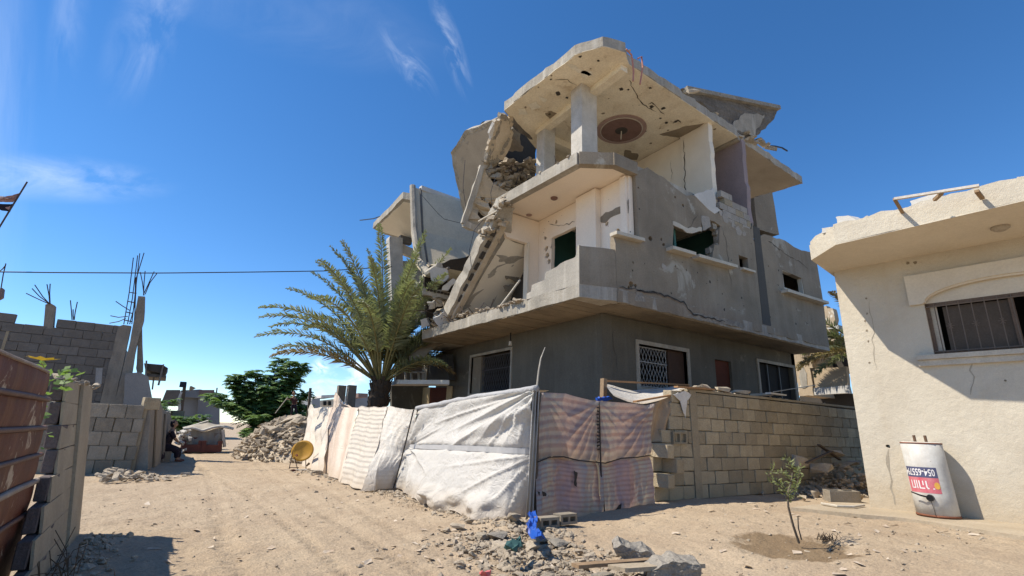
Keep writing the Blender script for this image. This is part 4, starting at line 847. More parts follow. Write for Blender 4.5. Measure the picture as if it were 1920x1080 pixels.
# loose debris lying on the first floor at the broken end
r = random.Random(15); sp = []
for i in range(380):
    t = r.random() ** 1.2; yy = 15.0 - 5.2 * t; x = 6.70 + 0.008 * (15 - yy) + abs(r.gauss(0, 0.35)) + 0.02
    pile = 0.55 * math.exp(-((yy - 14.0) / 0.8) ** 2) + 0.15 * math.exp(-((yy - 12.3) / 0.9) ** 2)
    sp.append((x, yy, 4.45 + r.random() * pile, r.uniform(0.05, 0.2)))
scatter('rubble', sp, 'stone', 'heap of broken stones lying on the edge of the first floor slab', 'rubble')
for q, th, ss_, m_ in (([(6.417,14.000,4.595),(7.120,14.000,5.268),(7.424,14.000,5.429),(7.539,14.000,4.908),(7.037,14.000,4.567),(6.737,14.000,4.300)], (0.4, 0.9, 0.3), 71, 'white_plaster'),
                       ([(6.746,14.100,5.778),(7.074,14.100,6.080),(7.239,14.100,6.002),(6.874,14.100,5.621),(6.683,14.100,5.604)], (0.2, 0.4, 0.1), 72, 'white_plaster'),
                       ([(6.272,14.300,6.220),(6.466,14.300,6.408),(6.916,14.300,6.412),(6.978,14.300,6.108),(6.722,14.300,5.873),(6.371,14.300,5.949)], (0.2, 0.35, 0.1), 73, 'white_plaster'),
                       ([(6.162,14.400,5.643),(6.864,14.400,5.703),(7.510,14.400,5.599),(7.438,14.400,5.475),(6.598,14.400,5.400),(6.162,14.400,5.429)], (0.2, 0.5, 0.05), 74, 'edge'),
                       ([(6.292,14.700,4.657),(6.509,14.700,4.760),(6.642,14.700,4.532),(6.354,14.700,4.385)], (0.2, 0.3, 0.1), 75, 'white_plaster')):
    lab = {71: 'broad pale slab leaning at the foot of the tilted floor slab', 72: 'narrow pale beam piece lying on the debris heap', 73: 'round white concrete lump at the foot of the folded grey roof', 74: 'flat perforated slab piece lying level in the debris', 75: 'small squared white block at the end of the first floor slab'}[ss_]
    o = MB().plate([jag(q, 0.15, 0.04, ss_)], th).build('concrete_chunk', m_); tag(o, lab, 'concrete chunk')
r = random.Random(19)
for i in range(14):
    a = V((6.75 + r.uniform(0, .3), 14.8 - r.uniform(0, 4), 4.5)); b = a + V((r.uniform(-.3, .3), r.uniform(-.5, .5), r.uniform(0.05, .4)))
    MB().tube([a, (a + b) / 2 + V((0, 0, r.uniform(-.05, .1))), b], 0.012, 5).build('rebar', 'rebar', H)

# cracks across plaster, render and ceilings
for i, (q, th, w) in enumerate((([(8.419,7.470,4.478),(9.116,7.470,4.556),(9.810,7.470,4.494),(10.116,7.470,4.507),(10.201,7.470,4.331),(10.444,7.470,4.261),(11.090,7.470,4.237),(11.778,7.470,4.242)], (0, -0.002, 0), 0.05),
    ([(7.851,7.470,4.447),(8.528,7.470,4.524),(9.267,7.470,4.544)], (0, -0.002, 0), 0.03), ([(12.028,7.498,7.050),(12.221,7.498,6.647),(12.209,7.498,5.883),(12.266,7.498,5.277)], (0, -0.003, 0), 0.02),
    ([(12.140,8.602,10.441),(12.140,8.597,9.709),(12.140,8.653,8.984),(12.140,8.618,8.419)], (-0.003, 0, 0), 0.035), ([(12.140,9.116,9.953),(12.140,9.114,9.371),(12.140,9.174,9.110)], (-0.003, 0, 0), 0.015),
    ([(8.640,7.660,7.557),(8.571,7.660,7.312),(8.527,7.660,7.195),(8.475,7.660,6.888),(8.445,7.660,6.650)], (0, -0.012, 0), 0.05),
    ([(8.817,7.798,10.590),(9.240,8.032,10.590),(9.738,8.244,10.590),(10.258,8.319,10.590),(10.520,8.281,10.590)], (0, 0, -0.002), 0.03), ([(10.034,8.205,10.590),(10.031,8.025,10.590),(10.425,8.162,10.590),(10.778,8.217,10.590)], (0, 0, -0.002), 0.05), ([(11.371,8.376,10.590),(11.322,8.140,10.590),(11.520,8.195,10.590)], (0, 0, -0.002), 0.06),
    ([(8.069,8.903,10.590),(8.261,9.347,10.590),(8.198,9.702,10.590),(8.276,10.093,10.590)], (0, 0, -0.002), 0.03), ([(7.188,9.006,10.590),(7.395,8.799,10.590),(7.824,8.805,10.590)], (0, 0, -0.002), 0.02), ([(8.440,10.759,7.253),(8.440,10.261,7.017),(8.440,9.614,6.927)], (-0.003, 0, 0), 0.02),
    ([(10.462,7.498,6.509),(10.765,7.498,6.850),(10.974,7.498,7.080)], (0, -0.003, 0), 0.02), ([(14.989,7.498,7.084),(15.666,7.498,6.991),(16.311,7.498,6.916),(16.791,7.498,6.779)], (0, -0.003, 0), 0.025), ([(14.465,7.498,7.205),(14.818,7.498,7.150),(15.104,7.498,7.040)], (0, -0.003, 0), 0.05), ([(8.678,8.490,3.733),(8.696,8.490,3.213),(8.822,8.490,2.714)], (0, -0.003, 0), 0.012))):
    crack(H, q, th, w, i)
for i, (c, rr) in enumerate(zip([(12.869,7.498,7.142),(12.670,7.498,7.223),(12.278,7.498,7.382),(12.086,7.498,7.460),(13.162,7.498,7.117),(9.456,7.498,5.288)], (0.16, 0.10, 0.17, 0.1, 0.09, 0.08))):
    MB().plate([hole(c, rr, (1, 0, 0), (0, 0, 1), i + 70, 9)], (0, -0.006, 0)).build('spalled_patch', 'block_pale', H)
# pale rubs on the top ceiling where paint has come away
r = random.Random(88)
for i, q in enumerate(([(7.551,8.325,10.594),(7.729,8.144,10.594),(7.887,8.231,10.594),(7.788,8.461,10.594)], [(7.053,8.394,10.594),(7.162,8.265,10.594),(7.864,8.248,10.594),(7.852,8.361,10.594)], [(7.205,10.326,10.594),(7.344,10.038,10.594),(7.620,10.141,10.594),(7.513,10.477,10.594)], [(7.248,9.810,10.594),(7.533,9.776,10.594),(7.573,9.928,10.594)], [(7.108,10.683,10.594),(7.273,10.528,10.594),(7.502,10.681,10.594),(7.338,10.871,10.594)])):
    MB().plate([jag(q, 0.12, 0.04, 90 + i)], (0, 0, -0.003)).build('bare_patch', 'rub', H)
MB().plate([jag([(6.675,15.600,6.692),(7.049,15.600,6.932),(8.999,15.600,7.943),(9.038,15.600,5.218),(6.933,15.600,4.675)], 0.3, 0.05, 140)], (0, 0.1, 0)).build('inner_wall', 'gloom', H)  # added dark sheet painting the gap under the folded roof
for i in range(9):
    p = V([(6.287,14.380,5.608),(7.420,14.380,5.579)][0]).lerp(V([(6.287,14.380,5.608),(7.420,14.380,5.579)][1]), i / 9); MB().box((p.x, p.y - 0.02, p.z - 0.03), (p.x + 0.09, p.y + 0.05, p.z + 0.04)).build('block_hole', 'gloom', H)
MB().plate([jag([(8.372,12.850,9.899),(8.972,12.850,10.315),(9.396,12.850,10.335),(9.402,12.850,10.081),(8.471,12.850,9.645)], 0.2, 0.05, 142)], (0, 0.15, 0)).build('torn_slab', 'edge_d', H)
MB().plate([jag([(6.661,11.151,10.279),(7.220,11.075,10.622),(7.581,11.641,10.229),(7.624,12.139,9.751),(6.988,12.166,9.421),(6.807,11.770,9.730)], 0.15, 0.05, 143)], nF * 0.12).build('torn_slab', 'ceil_l', H)
# more wreckage where the slabs came down: slabs, blocks and bent bars
SHP = [([(6.991,14.700,5.494),(7.770,14.700,6.014),(8.125,14.700,5.771),(7.375,14.700,5.188)], (0.3, 0.6, 0.25)), ([(6.726,15.300,5.455),(7.475,15.300,5.778),(7.656,15.300,5.615),(6.866,15.300,5.215)], (0.3, 0.6, 0.2)), ([(7.418,14.200,5.359),(7.786,14.200,5.311),(7.654,14.200,4.852),(7.214,14.200,4.892)], (0.25, 0.3, 0.1)),
       ([(7.726,15.600,6.772),(8.307,15.600,6.726),(8.237,15.600,6.424),(7.576,15.600,6.457)], (0.3, 0.5, 0.1)), ([(7.652,15.200,6.102),(8.268,15.200,6.622),(8.502,15.200,6.465),(7.927,15.200,5.838)], (0.3, 0.5, 0.2)), ([(6.818,14.900,4.951),(7.347,14.900,5.314),(7.570,14.900,5.069),(7.035,14.900,4.692)], (0.3, 0.5, 0.2))]
for i, (q, th) in enumerate(SHP):
    o = MB().plate([jag(q, 0.12, 0.05, 120 + i)], th).build('broken_slab', ('edge', 'white_plaster', 'broken', 'ceil_l', 'edge', 'broken')[i], H); roughen(o, 0.03, 2, 0.12)
FQ2 = [V(p) for p in [(6.477,14.600,4.598),(8.446,14.600,5.192),(8.221,14.600,6.077),(6.636,14.600,5.411)]]
for i in range(70):
    u, v = r.random(), r.random() ** 1.5; p = FQ2[0].lerp(FQ2[1], u).lerp(FQ2[3].lerp(FQ2[2], u), v) + V((r.uniform(-.1, .5), r.uniform(-.5, .5), 0))
    o = link('wall_fragment', ROCKS[i % 10], None, p, (r.uniform(-.6, .6), r.uniform(-.6, .6), r.uniform(0, 3)), (r.uniform(.12, .42), r.uniform(.12, .32), r.uniform(.08, .26))); o.parent = H; o.matrix_parent_inverse = Matrix.Translation(-H.location)
for i in range(54):
    u = r.random(); a = FQ[0].lerp(FQ[1], u).lerp(FQ[3].lerp(FQ[2], u), r.random()) if i % 2 else FQ2[0].lerp(FQ2[1], u) + V((0, 0, r.uniform(.1, .5)))
    b = a + V((r.uniform(-.7, .5), r.uniform(-.7, .3), r.uniform(-.5, .3))); MB().tube([a, a.lerp(b, .5) + V((0, 0, r.uniform(-.15, .15))), b], 0.011, 4).build('rebar', 'rebar', H)
for o in list(H.children):
    k = o.name.split('.')[0]
    if k in ('edge_beam', 'fallen_roof_slab', 'fallen_floor_slab', 'torn_slab', 'roof_fragment', 'leaning_slab', 'plaster_flap'): roughen(o, 0.035, 3, 0.22)
    elif k in ('roof_slab', 'floor_slab'): roughen(o, 0.014, 3, 0.35)

# shrapnel pits in the render: many small shallow scars, joined per wall
r = random.Random(401); pm_ = MB()
PQ = [V(p) for p in [(8.729,7.497,7.516),(17.438,7.497,7.204),(17.292,7.497,4.779),(7.863,7.497,4.443)]]
for i in range(130):
    u, v = r.random(), r.random(); c = PQ[0].lerp(PQ[1], u).lerp(PQ[3].lerp(PQ[2], u), v)
    if c.z > 7.15 - 0.02 * (c.x - 8): continue
    if (9.9 < c.x < 13.2 and 5.6 < c.z < 7.2) or (15.3 < c.x < 16.9 and 5.4 < c.z < 6.7): continue
    rr = 0.008 + 0.035 * r.random() ** 4; hl = hole(c, rr, (1, 0, 0), (0, 0, 1), i, 6); pm_.add(hl, [tuple(range(6))])
o = pm_.build('shrapnel_pit', 'dark_fill', H, fix=False); o['kind'] = 'stuff'
pm_ = MB()
for i in range(60):
    c = V((r.uniform(7.0, 13.3), r.uniform(7.7, 11), 10.594)); rr = 0.01 + 0.05 * r.random() ** 4; pm_.add(hole(c, rr, (1, 0, 0), (0, 1, 0), i, 6), [tuple(range(6))])
for i in range(40):
    c = V((8.446, r.uniform(7.7, 11.1), r.uniform(4.6, 7.4)))
    if 9.3 < c.y < 10.75 and c.z < 6.85: continue
    pm_.add(hole(c, 0.01 + 0.04 * r.random() ** 3, (0, 1, 0), (0, 0, 1), i, 6), [tuple(range(6))])
o = pm_.build('shrapnel_pit', 'soffit', H, fix=False); o['kind'] = 'stuff'
# wires left hanging from the broken floors
for p in ([(6.082,10.600,6.683),(5.840,10.600,6.343),(5.720,10.600,5.721),(5.810,10.600,5.306)], [(7.264,12.000,8.990),(7.099,12.000,8.383),(7.211,12.000,7.697)], [(7.209,9.000,8.251),(7.283,9.000,7.964),(7.233,9.000,7.669)], [(6.656,13.000,9.808),(6.642,13.000,8.834),(6.809,13.000,8.093)], [(6.060,15.000,9.166),(6.943,15.000,8.498),(7.808,15.000,8.527),(8.575,15.000,9.061)], [(8.396,12.500,9.953),(8.452,12.500,9.609),(8.338,12.500,9.133),(8.395,12.500,8.758)]):
    MB().tube(rs0(p, 10), 0.009, 4).build('wire', 'cable', H)
# ------------------------------------------------------------------ the cream house on the right (frame turned 8 degrees)
a8 = rad(8); DR = V((math.sin(a8), -math.cos(a8), 0)); NR = V((-math.cos(a8), -math.sin(a8), 0)); P0 = V((10.19, 4.09, 0))
def rh(s, z, o=0.0): return P0 + DR * s + ZU * z + NR * o
RHs = thing('stucco_house', 'single storey cream stucco house with deep flat eave and barred arched window', 'house', tuple(P0))
ws, we, wz0, wz1 = 1.24, 3.3, 2.74, 3.66
def arch(s0, s1, z0, zs, rise, o, n=14):
    m_ = (s0 + s1) / 2; w = (s1 - s0) / 2
    return [rh(s0, z0, o), rh(s1, z0, o), rh(s1, zs, o)] + [rh(m_ + w * math.cos(math.pi * i / n), zs + rise * math.sin(math.pi * i / n), o) for i in range(1, n)] + [rh(s0, zs, o)]
face = [rh(0, -0.1), rh(8, -0.1), rh(8, 4.46), rh(0, 4.46)]
pipeh = hole([(10.244,3.703,1.259)][0], 0.035, tuple(DR), (0, 0, 1), 3, 8)
MB().plate([face, arch(ws, we, wz0, 3.62, 0.28, 0), pipeh], -NR * 0.22).build('wall', 'stucco', RHs)
MB().plate([[rh(0, -0.1, -0.222), rh(0, -0.1, -5), rh(0, 4.46, -5), rh(0, 4.46, -0.222)]], DR * 0.2).build('wall', 'stucco', RHs)
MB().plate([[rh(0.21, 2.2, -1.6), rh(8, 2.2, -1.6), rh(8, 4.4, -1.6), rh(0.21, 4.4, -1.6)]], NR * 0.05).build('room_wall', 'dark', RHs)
# smooth lintel board with an arch cut out
lint = [rh(1.05, 3.60, 0.07)] + [rh(1.22, 3.60, 0.07)] + [rh((ws + we) / 2 - (we - ws) / 2 * 0.985 * math.cos(math.pi * i / 16), 3.62 + 0.29 * math.sin(math.pi * i / 16), 0.07) for i in range(0, 17)] + [rh(3.32, 3.60, 0.07), rh(3.5, 3.60, 0.07), rh(3.5, 4.14, 0.07), rh(1.05, 4.12, 0.07)]
MB().plate([lint], -NR * 0.068).build('lintel', 'stucco_smooth', RHs)
ar = MB(); ar.tube([rh((ws + we) / 2 - (we - ws) / 2 * math.cos(math.pi * i / 20), 3.62 + 0.285 * math.sin(math.pi * i / 20), 0.01) for i in range(21)], 0.03, 6); ar.build('arch_moulding', 'stucco_smooth', RHs)
MB().plate([arch(ws + 0.0, we, 3.62, 3.62, 0.28, -0.06)], -NR * 0.03).build('arch_panel', 'stucco_smooth', RHs)
sl = MB()
for k, (o, z0, z1) in enumerate(((0.12, 2.66, 2.735), (0.07, 2.56, 2.657))):
    p = [rh(1.02, z0, 0.001), rh(3.5, z0, 0.001), rh(3.5, z0, o), rh(1.02, z0, o)]; sl.plate([p], ZU * (z1 - z0))
sl.build('window_sill', 'sill', RHs)
wf = MB()
for a, b in (((ws + .02, 2.74), (ws + .02, 3.61)), ((we - .02, 2.74), (we - .02, 3.61)), ((ws, 3.59), (we, 3.59)), ((ws, 2.78), (we, 2.78)), ((2.28, 2.78), (2.28, 3.59))):
    wf.beam(rh(a[0], a[1], -0.09), rh(b[0], b[1], -0.09), 0.06, 0.05, tuple(NR))
wf = wf.build('window_frame', 'wood_d', RHs)
MB().plate([[rh(1.45, 2.8, -0.12), rh(2.25, 2.8, -0.12), rh(2.25, 3.54, -0.12), rh(1.45, 3.54, -0.12)]], -NR * 0.01).build('fly_screen', 'screen', wf)
MB().plate([[rh(1.27, 2.8, -0.1), rh(1.38, 2.8, -0.1), rh(1.38, 3.56, -0.1), rh(1.27, 3.56, -0.1)]], -NR * 0.02).build('shutter', 'sill', wf)
for i in range(13):
    s = 1.36 + i * 0.155
    b = MB().tube([rh(s, 2.76, -0.03), rh(s, 3.6, -0.03)], 0.008, 5)
    if i % 2: 
        for k in (0, 1, 2, 3, 4, 5):
            t = k * math.pi / 3; b.tube([rh(s, 3.2, -0.03), rh(s + 0.05 * math.cos(t), 3.2 + 0.05 * math.sin(t), -0.03)], 0.005, 4)
    b.build('window_bar', 'oldsteel', RHs)
for z in (2.79, 3.55): MB().tube([rh(ws, z, -0.02), rh(we, z, -0.02)], 0.011, 5).build('window_rail', 'oldsteel', RHs)
# eave slab with chamfered corner, thick rough fascia
ez = 4.46
eo = [V((10.05, 4.3, ez)), V((9.2, 4.03, ez)), V((8.78, 3.42, ez)), V((8.92, 2.2, ez)), V((9.12, 0.4, ez)), V((10.0, -4.5, ez)), V((16.5, -3.6, ez)), V((15.3, 5.0, ez))]
eo = [V((9.2, 4.03, ez)), V((8.74, 3.42, ez)), V((8.93, 1.2, ez)), V((9.72, -4.5, ez)), V((16.6, -3.5, ez)), V((15.3, 4.95, ez))]
MB().plate([eo], (0, 0, 0.012)).build('soffit', 'stucco_smooth', RHs)
top_ = jag([p + ZU * 0.014 for p in eo], 0.4, 0.012, 81)
MB().plate([top_], (0, 0, 0.27)).build('eave_slab', 'stucco', RHs)
# ragged kerb on top of the eave
kb = []
r = random.Random(14)
for (p, q) in ((eo[0], eo[1]), (eo[1], eo[2]), (eo[2], eo[3])):
    L_ = (q - p).length; n = max(2, int(L_ / 0.16))
    sd = ZU.cross((q - p).normalized())
    if sd.x < 0: sd = -sd
    poly = [p + ZU * 0.28, q + ZU * 0.28]
    for i in range(n + 1): poly.append(q.lerp(p, i / n) + ZU * (0.36 + r.uniform(-0.03, 0.035)))
    MB().plate([[k_ + sd * 0.022 for k_ in poly]], sd * 0.14).build('kerb', 'stucco', RHs)
for k, (q, w) in enumerate((([(10.245,3.702,1.216),(10.242,3.722,0.976),(10.241,3.727,0.640),(10.239,3.742,0.342)], 0.05), ([(10.258,3.607,3.835),(10.255,3.630,3.440),(10.251,3.653,3.053),(10.249,3.673,2.580)], 0.012), ([(10.423,2.432,2.646),(10.419,2.459,2.412),(10.410,2.526,2.084)], 0.03))):
    crack(RHs, q, tuple(NR * 0.004), w, 200 + k, 'stain', 'stain')
# porch lamp under the eave, two rusty stains
MB().tube([V((9.78, 1.62, 4.459)), V((9.78, 1.62, 4.43)), V((9.78, 1.62, 4.395))], [0.11, 0.11, 0.06], 24).build('soffit_lamp', 'soffit_l', RHs)
for p in [(10.347,2.970,4.365),(10.362,2.866,4.360)]: MB().plate([hole(V(p) + NR * 0.004, 0.03, tuple(DR), (0, 0, 1), int(p[1] * 100))], NR * 0.002).build('stain', 'soffit', RHs)
for p in [(10.248,3.677,3.566),(10.251,3.655,3.844),(10.240,3.731,3.062),(10.241,3.728,3.434),(10.235,3.768,2.681),(10.469,2.103,2.278),(10.241,3.728,3.257)]: MB().plate([hole(V(p) + NR * 0.003, 0.018, tuple(DR), (0, 0, 1), int(p[1] * 100))], NR * 0.002).build('stain', 'soffit', RHs)
# wooden frame propped on the roof edge
WF = thing('bench_frame', 'pale wooden bench frame tipped over the edge of the cream roof', 'bench frame', (9.0, 2.4, 4.8))
q = [V(p) for p in [(8.462,2.434,4.830),(8.580,1.517,4.707),(8.848,2.475,4.720),(8.686,2.035,4.726),(8.566,1.910,4.749),(8.682,1.575,4.683),(8.872,1.569,4.626)]]
MB().beam(q[0], q[1], 0.05, 0.035).build('top_rail', 'pale_wood', WF); MB().beam(q[0], q[2], 0.04, 0.04).build('leg', 'wood', WF)
MB().beam(q[4], q[3], 0.045, 0.04).build('leg', 'wood', WF); MB().beam(q[5], q[6], 0.05, 0.04).build('leg', 'wood', WF)
for i, (q, th, lab) in enumerate((([(8.900,3.414,5.005),(8.900,3.229,4.969),(8.900,3.125,4.854),(8.900,3.153,4.768),(8.900,3.407,4.874)], (0.25, -0.05, 0.02), 'squarish pale block at the corner of the cream roof'),
                            ([(8.900,3.120,4.776),(8.900,2.966,4.874),(8.900,2.791,4.784),(8.900,2.871,4.747)], (0.25, 0, 0.0), 'pointed pale chunk beside the square block on the cream roof'),
                            ([(8.900,3.655,4.878),(8.900,3.171,4.813),(8.900,3.163,4.753),(8.900,3.668,4.782)], (0.2, 0, 0.02), 'flat white slab lying at the very corner of the cream roof'),
                            ([(9.100,2.428,4.985),(9.100,2.084,4.986),(9.100,2.007,4.867),(9.100,2.060,4.817),(9.100,2.422,4.846)], (0.3, 0, 0.05), 'broad pale chunk behind the wooden frame on the cream roof'))):
    tag(MB().plate([jag(q, 0.08, 0.01, 90 + i)], th).build('concrete_chunk', 'white_plaster' if i != 1 else 'col'), lab, 'concrete chunk', 'chunks on the cream roof')
r = random.Random(6); sp = [(8.95 + r.uniform(0, .2) + (3.4 - y_) * 0.085, y_, 4.8, r.uniform(0.03, 0.08)) for y_ in [3.4 - 2.6 * r.random() ** 1.5 for _ in range(40)]]
scatter('rubble', sp, 'stone', 'small stones lying along the edge of the cream roof')
# ------------------------------------------------------------------ water tank against the cream wall
TK = thing('water_heater', 'leaning white cylindrical water heater with upside down red and blue label', 'water heater', tuple(V((10.02, 3.14, 0.26))))
tb = V([(10.165,3.176,0.265)][0]); tb = V((10.024, 3.114, 0.27)); ax = (ZU + DR * -0.06 - NR * 0.05).normalized()
th_ = 1.08; tr = 0.265
def tring(z, rr=tr):
    return [tb + ax * z + (DR * math.cos(t) + NR * math.sin(t)) * rr for t in [2 * math.pi * i / 48 for i in range(48)]]
def lathe(zr, n=48):
    mb = MB(); vs = []
    for z, rr in zr: vs += tring(z, rr)
    fs = []
    for j in range(len(zr) - 1):
        for k in range(n): fs.append((j * n + k, j * n + (k + 1) % n, (j + 1) * n + (k + 1) % n, (j + 1) * n + k))
    fs.append(tuple(range(n - 1, -1, -1))); fs.append(tuple((len(zr) - 1) * n + k for k in range(n)))
    return mb.add(vs, fs)
def smooth_by(o):
    for p in o.data.polygons: p.use_smooth = len(p.vertices) == 4
    return o
smooth_by(lathe([(0.02, tr), (0.3, tr), (0.36, tr * 1.004), (0.7, tr), (th_ - 0.02, tr), (th_ - 0.015, tr * 0.96), (th_, tr * 0.9)]).build('tank_body', 'tank', TK))
smooth_by(lathe([(0, tr * 1.0), (0.0, tr * 1.022), (0.028, tr * 1.022), (0.03, tr)]).build('rim', 'rustedge', TK))
smooth_by(lathe([(th_ - 0.03, tr * 1.001), (th_ - 0.03, tr * 1.015), (th_ - 0.012, tr * 1.015), (th_ - 0.01, tr * 0.95)]).build('rim', 'rustedge', TK))
for s in (-0.055, 0.085): MB().tube([tb + ax * (th_ - 0.03) + DR * s + NR * 0.05, tb + ax * (th_ + 0.1) + DR * s + NR * 0.05], 0.021, 8).build('pipe', 'pipe', TK)
# the camera side of the drum: angle 0 = straight towards the street, growing to the right
viewd = (V((0, 0, 0)) - V((tb.x, tb.y, 0))).normalized(); rt = viewd.cross(ZU) * -1
def cyl(ang, z, o): return tb + ax * z + (viewd * math.cos(ang) + rt * math.sin(ang)) * (tr + o)
def curved(a0, a1, z0, z1, o, name, m, n=14):
    mb = MB(); vs = []
    for i in range(n + 1):
        a = a0 + (a1 - a0) * i / n; vs += [cyl(a, z0, o), cyl(a, z1, o)]
    return mb.add(vs, [(2 * i, 2 * i + 2, 2 * i + 3, 2 * i + 1) for i in range(n)]).build(name, m, TK, smooth=True, fix=False)
a0, a1 = -1.25, 0.42
curved(a0, a1, 0.555, 0.705, 0.002, 'label', 'labelblue'); curved(a0, a1, 0.335, 0.554, 0.002, 'label', 'labelred')
def text_on(txt, acen, zc, h, name, m, flip=True, gap=1.0):
    c = bpy.data.curves.new('lettering', 'FONT'); c.body = txt; c.size = 1.0; c.align_x = 'CENTER'; c.align_y = 'CENTER'; c.resolution_u = 2; c.offset = 0.018
    o = bpy.data.objects.new('lettering', c); COL.objects.link(o); dg = bpy.context.evaluated_depsgraph_get(); dg.update()
    me = bpy.data.meshes.new_from_object(o.evaluated_get(dg)); bpy.data.objects.remove(o)
    ys = [v.co.y for v in me.vertices]; k = h / (max(ys) - min(ys)); yc = (max(ys) + min(ys)) / 2
    for v in me.vertices:
        x, y = v.co.x * k * gap, (v.co.y - yc) * k
        if flip: x, y = -x, -y
        v.co = cyl(acen + x / tr, zc + y, 0.0045)
    me.materials.clear(); me.materials.append(M[m]); o = link(name, me); o.parent = TK; o.matrix_parent_inverse = Matrix.Translation(-TK.location); return o
text_on('054-655794', -0.47, 0.63, 0.105, 'lettering', 'labelwhite', True, 0.62)
# four Hebrew letter strokes, upside down like the number
def stroke(pts, w, name='lettering', m='labelwhite'):
    mb = MB()
    for (x0, z0), (x1, z1) in zip(pts, pts[1:]):
        L_ = math.hypot(x1 - x0, z1 - z0); ux, uz = (x1 - x0) / L_, (z1 - z0) / L_; px_, pz_ = -uz * w / 2, ux * w / 2
        e = w / 2
        mb.add([cyl((x + sx * px_ + ex * ux) / tr, z + sx * pz_ + ex * uz, 0.0045) for x, z, ex in ((x0, z0, -e), (x1, z1, e)) for sx in (-1, 1)], [(0, 2, 3, 1)])
    return mb.build(name, m, TK, fix=False)
zb, zt = 0.40, 0.50
stroke([(-0.255, zt), (-0.255, zb), (-0.205, zb), (-0.205, zt)], 0.017)
stroke([(-0.172, zt), (-0.172, zb)], 0.017)
stroke([(-0.138, zt), (-0.138, zb), (-0.085, zb)], 0.017)
stroke([(-0.09, zb + 0.05), (-0.09, zt)], 0.014)
stroke([(-0.05, zt), (-0.05, zb + 0.02), (-0.04, zb), (0.03, zb)], 0.017)
MB().add([cyl((0.075 + 0.035 * math.cos(t)) / tr, 0.445 + 0.05 * math.sin(t), 0.0042) for t in [2 * math.pi * i / 16 for i in range(16)]], [tuple(range(16))]).build('emblem', 'labelyellow', TK, fix=False)
pv = -0.16
MB().tube([cyl(pv, 0.27, -0.01), cyl(pv, 0.27, 0.05)], [0.05, 0.045], 14).build('valve', 'blackp', TK)
MB().tube([cyl(pv, 0.275, 0.04), cyl(pv - 0.3, 0.30, 0.09), cyl(pv - 0.62, 0.335, 0.10)], [0.014, 0.012, 0.009], 6).build('valve_handle', 'blackp', TK)
MB().tube([cyl(pv, 0.25, 0.03), cyl(pv + 0.05, 0.1, 0.012), cyl(pv + 0.05, 0.02, 0.01)], 0.0035, 4).build('wire', 'cord', TK)
# ------------------------------------------------------------------ block masonry
def shared_block(name, dims, m, seed, hollow=False):
    r = random.Random(seed); mb = MB(); x, y, z = [d / 2 for d in dims]
    j = lambda: r.uniform(-0.008, 0.008)
    b = 0.008
    # chamfered box, slightly irregular
    vs = []
    for sx in (-1, 1):
        for sy in (-1, 1):
            for sz in (-1, 1):
                vs.append((sx * x + j(), sy * y + j(), sz * z + j()))
    mb.add(vs, [(0, 1, 3, 2), (4, 6, 7, 5), (0, 4, 5, 1), (2, 3, 7, 6), (0, 2, 6, 4), (1, 5, 7, 3)])
    me = bpy.data.meshes.new(name); me.from_pydata(mb.v, [], mb.f)
    bm = bmesh.new(); bm.from_mesh(me); bmesh.ops.recalc_face_normals(bm, faces=bm.faces)
    bmesh.ops.bevel(bm, geom=list(bm.edges), offset=b, segments=1, affect='EDGES')
    bm.to_mesh(me); bm.free(); me.materials.append(M[m]); return me
BS = {}
def blk(kind, dims, m):
    key = (m, tuple(round(d, 3) for d in dims), kind)
    if key not in BS: BS[key] = shared_block('block', dims, m, len(BS) * 7 + kind)
    return BS[key]
def course_wall(parent, p, d, length, rows, bw, bh, bt, m, seed, z0=0.0, start=lambda row: 0.0, end=lambda row: 99, lean=0.0, nrm=None, joint=0.012, skipf=None):
    """courses of separate blocks along direction d from p; each block an object"""
    r = random.Random(seed); d = V(d).normalized(); nrm = V(nrm) if nrm else V((d.y, -d.x, 0))
    ang = math.atan2(d.y, d.x); prev = len(parent.children)
    for row in range(rows):
        s = start(row) + (0 if row % 2 else -bw / 2) * (start(row) == 0.0); e = min(length, end(row)); z = z0 + row * bh
        while s < e - 0.05:
            a, b = max(s, start(row)), min(s + bw, e)
            s += bw
            if b - a < 0.06: continue
            if skipf and skipf(row, (a + b) / 2): continue
            w = round((b - a) / 0.05) * 0.05 - joint
            if w < 0.04: continue
            c = V(p) + d * ((a + b) / 2) + ZU * (z + bh / 2) + nrm * (-lean * (z + bh / 2 - z0) + r.uniform(-0.008, 0.008))
            o = link('block', blk(r.randrange(3), (w, bt, bh - joint), m), None, c, (r.uniform(-.012, .012), r.uniform(-.008, .008), ang + r.uniform(-.012, .012)))
            o.parent = parent; o.matrix_parent_inverse = Matrix.Translation(-parent.location)
# tan block wall right of the sheets
BW = thing('block_wall', 'tan hollow block wall with toothed broken end between the striped sheets and the cream house', 'wall', (8.5, 6.3, 0.2))
MB().box((8.1, 6.30, 0.0), (16.3, 6.42, 2.16)).build('mortar_bed', 'mortar', BW)
course_wall(BW, (8.62, 6.35, 0), (1, 0, 0), 7.6, 8, 0.45, 0.245, 0.2, 'block', 3, 0.2, nrm=(0, -1, 0), joint=0.008)
MB().box((8.42, 6.235, 0.1), (8.62, 6.46, 2.19)).build('pillar', 'mortar', BW)
MB().plate([jag([(8.4, 6.25, 2.165), (16.2, 6.25, 2.2), (16.2, 6.45, 2.2), (8.4, 6.45, 2.165)], 0.4, 0.02, 4)], (0, 0, 0.05)).build('wall_cap', 'mortar', BW)
st = {0: 0.0, 1: 0.05, 2: 0.0, 3: 0.0, 4: 0.25, 5: 0.5, 6: 0.55, 7: 0.6}
course_wall(BW, (7.28, 6.35, 0), (1, 0, 0), 1.14, 8, 0.4, 0.245, 0.2, 'block', 6, 0.2, start=lambda row: st[row] + 0.001, nrm=(0, -1, 0))
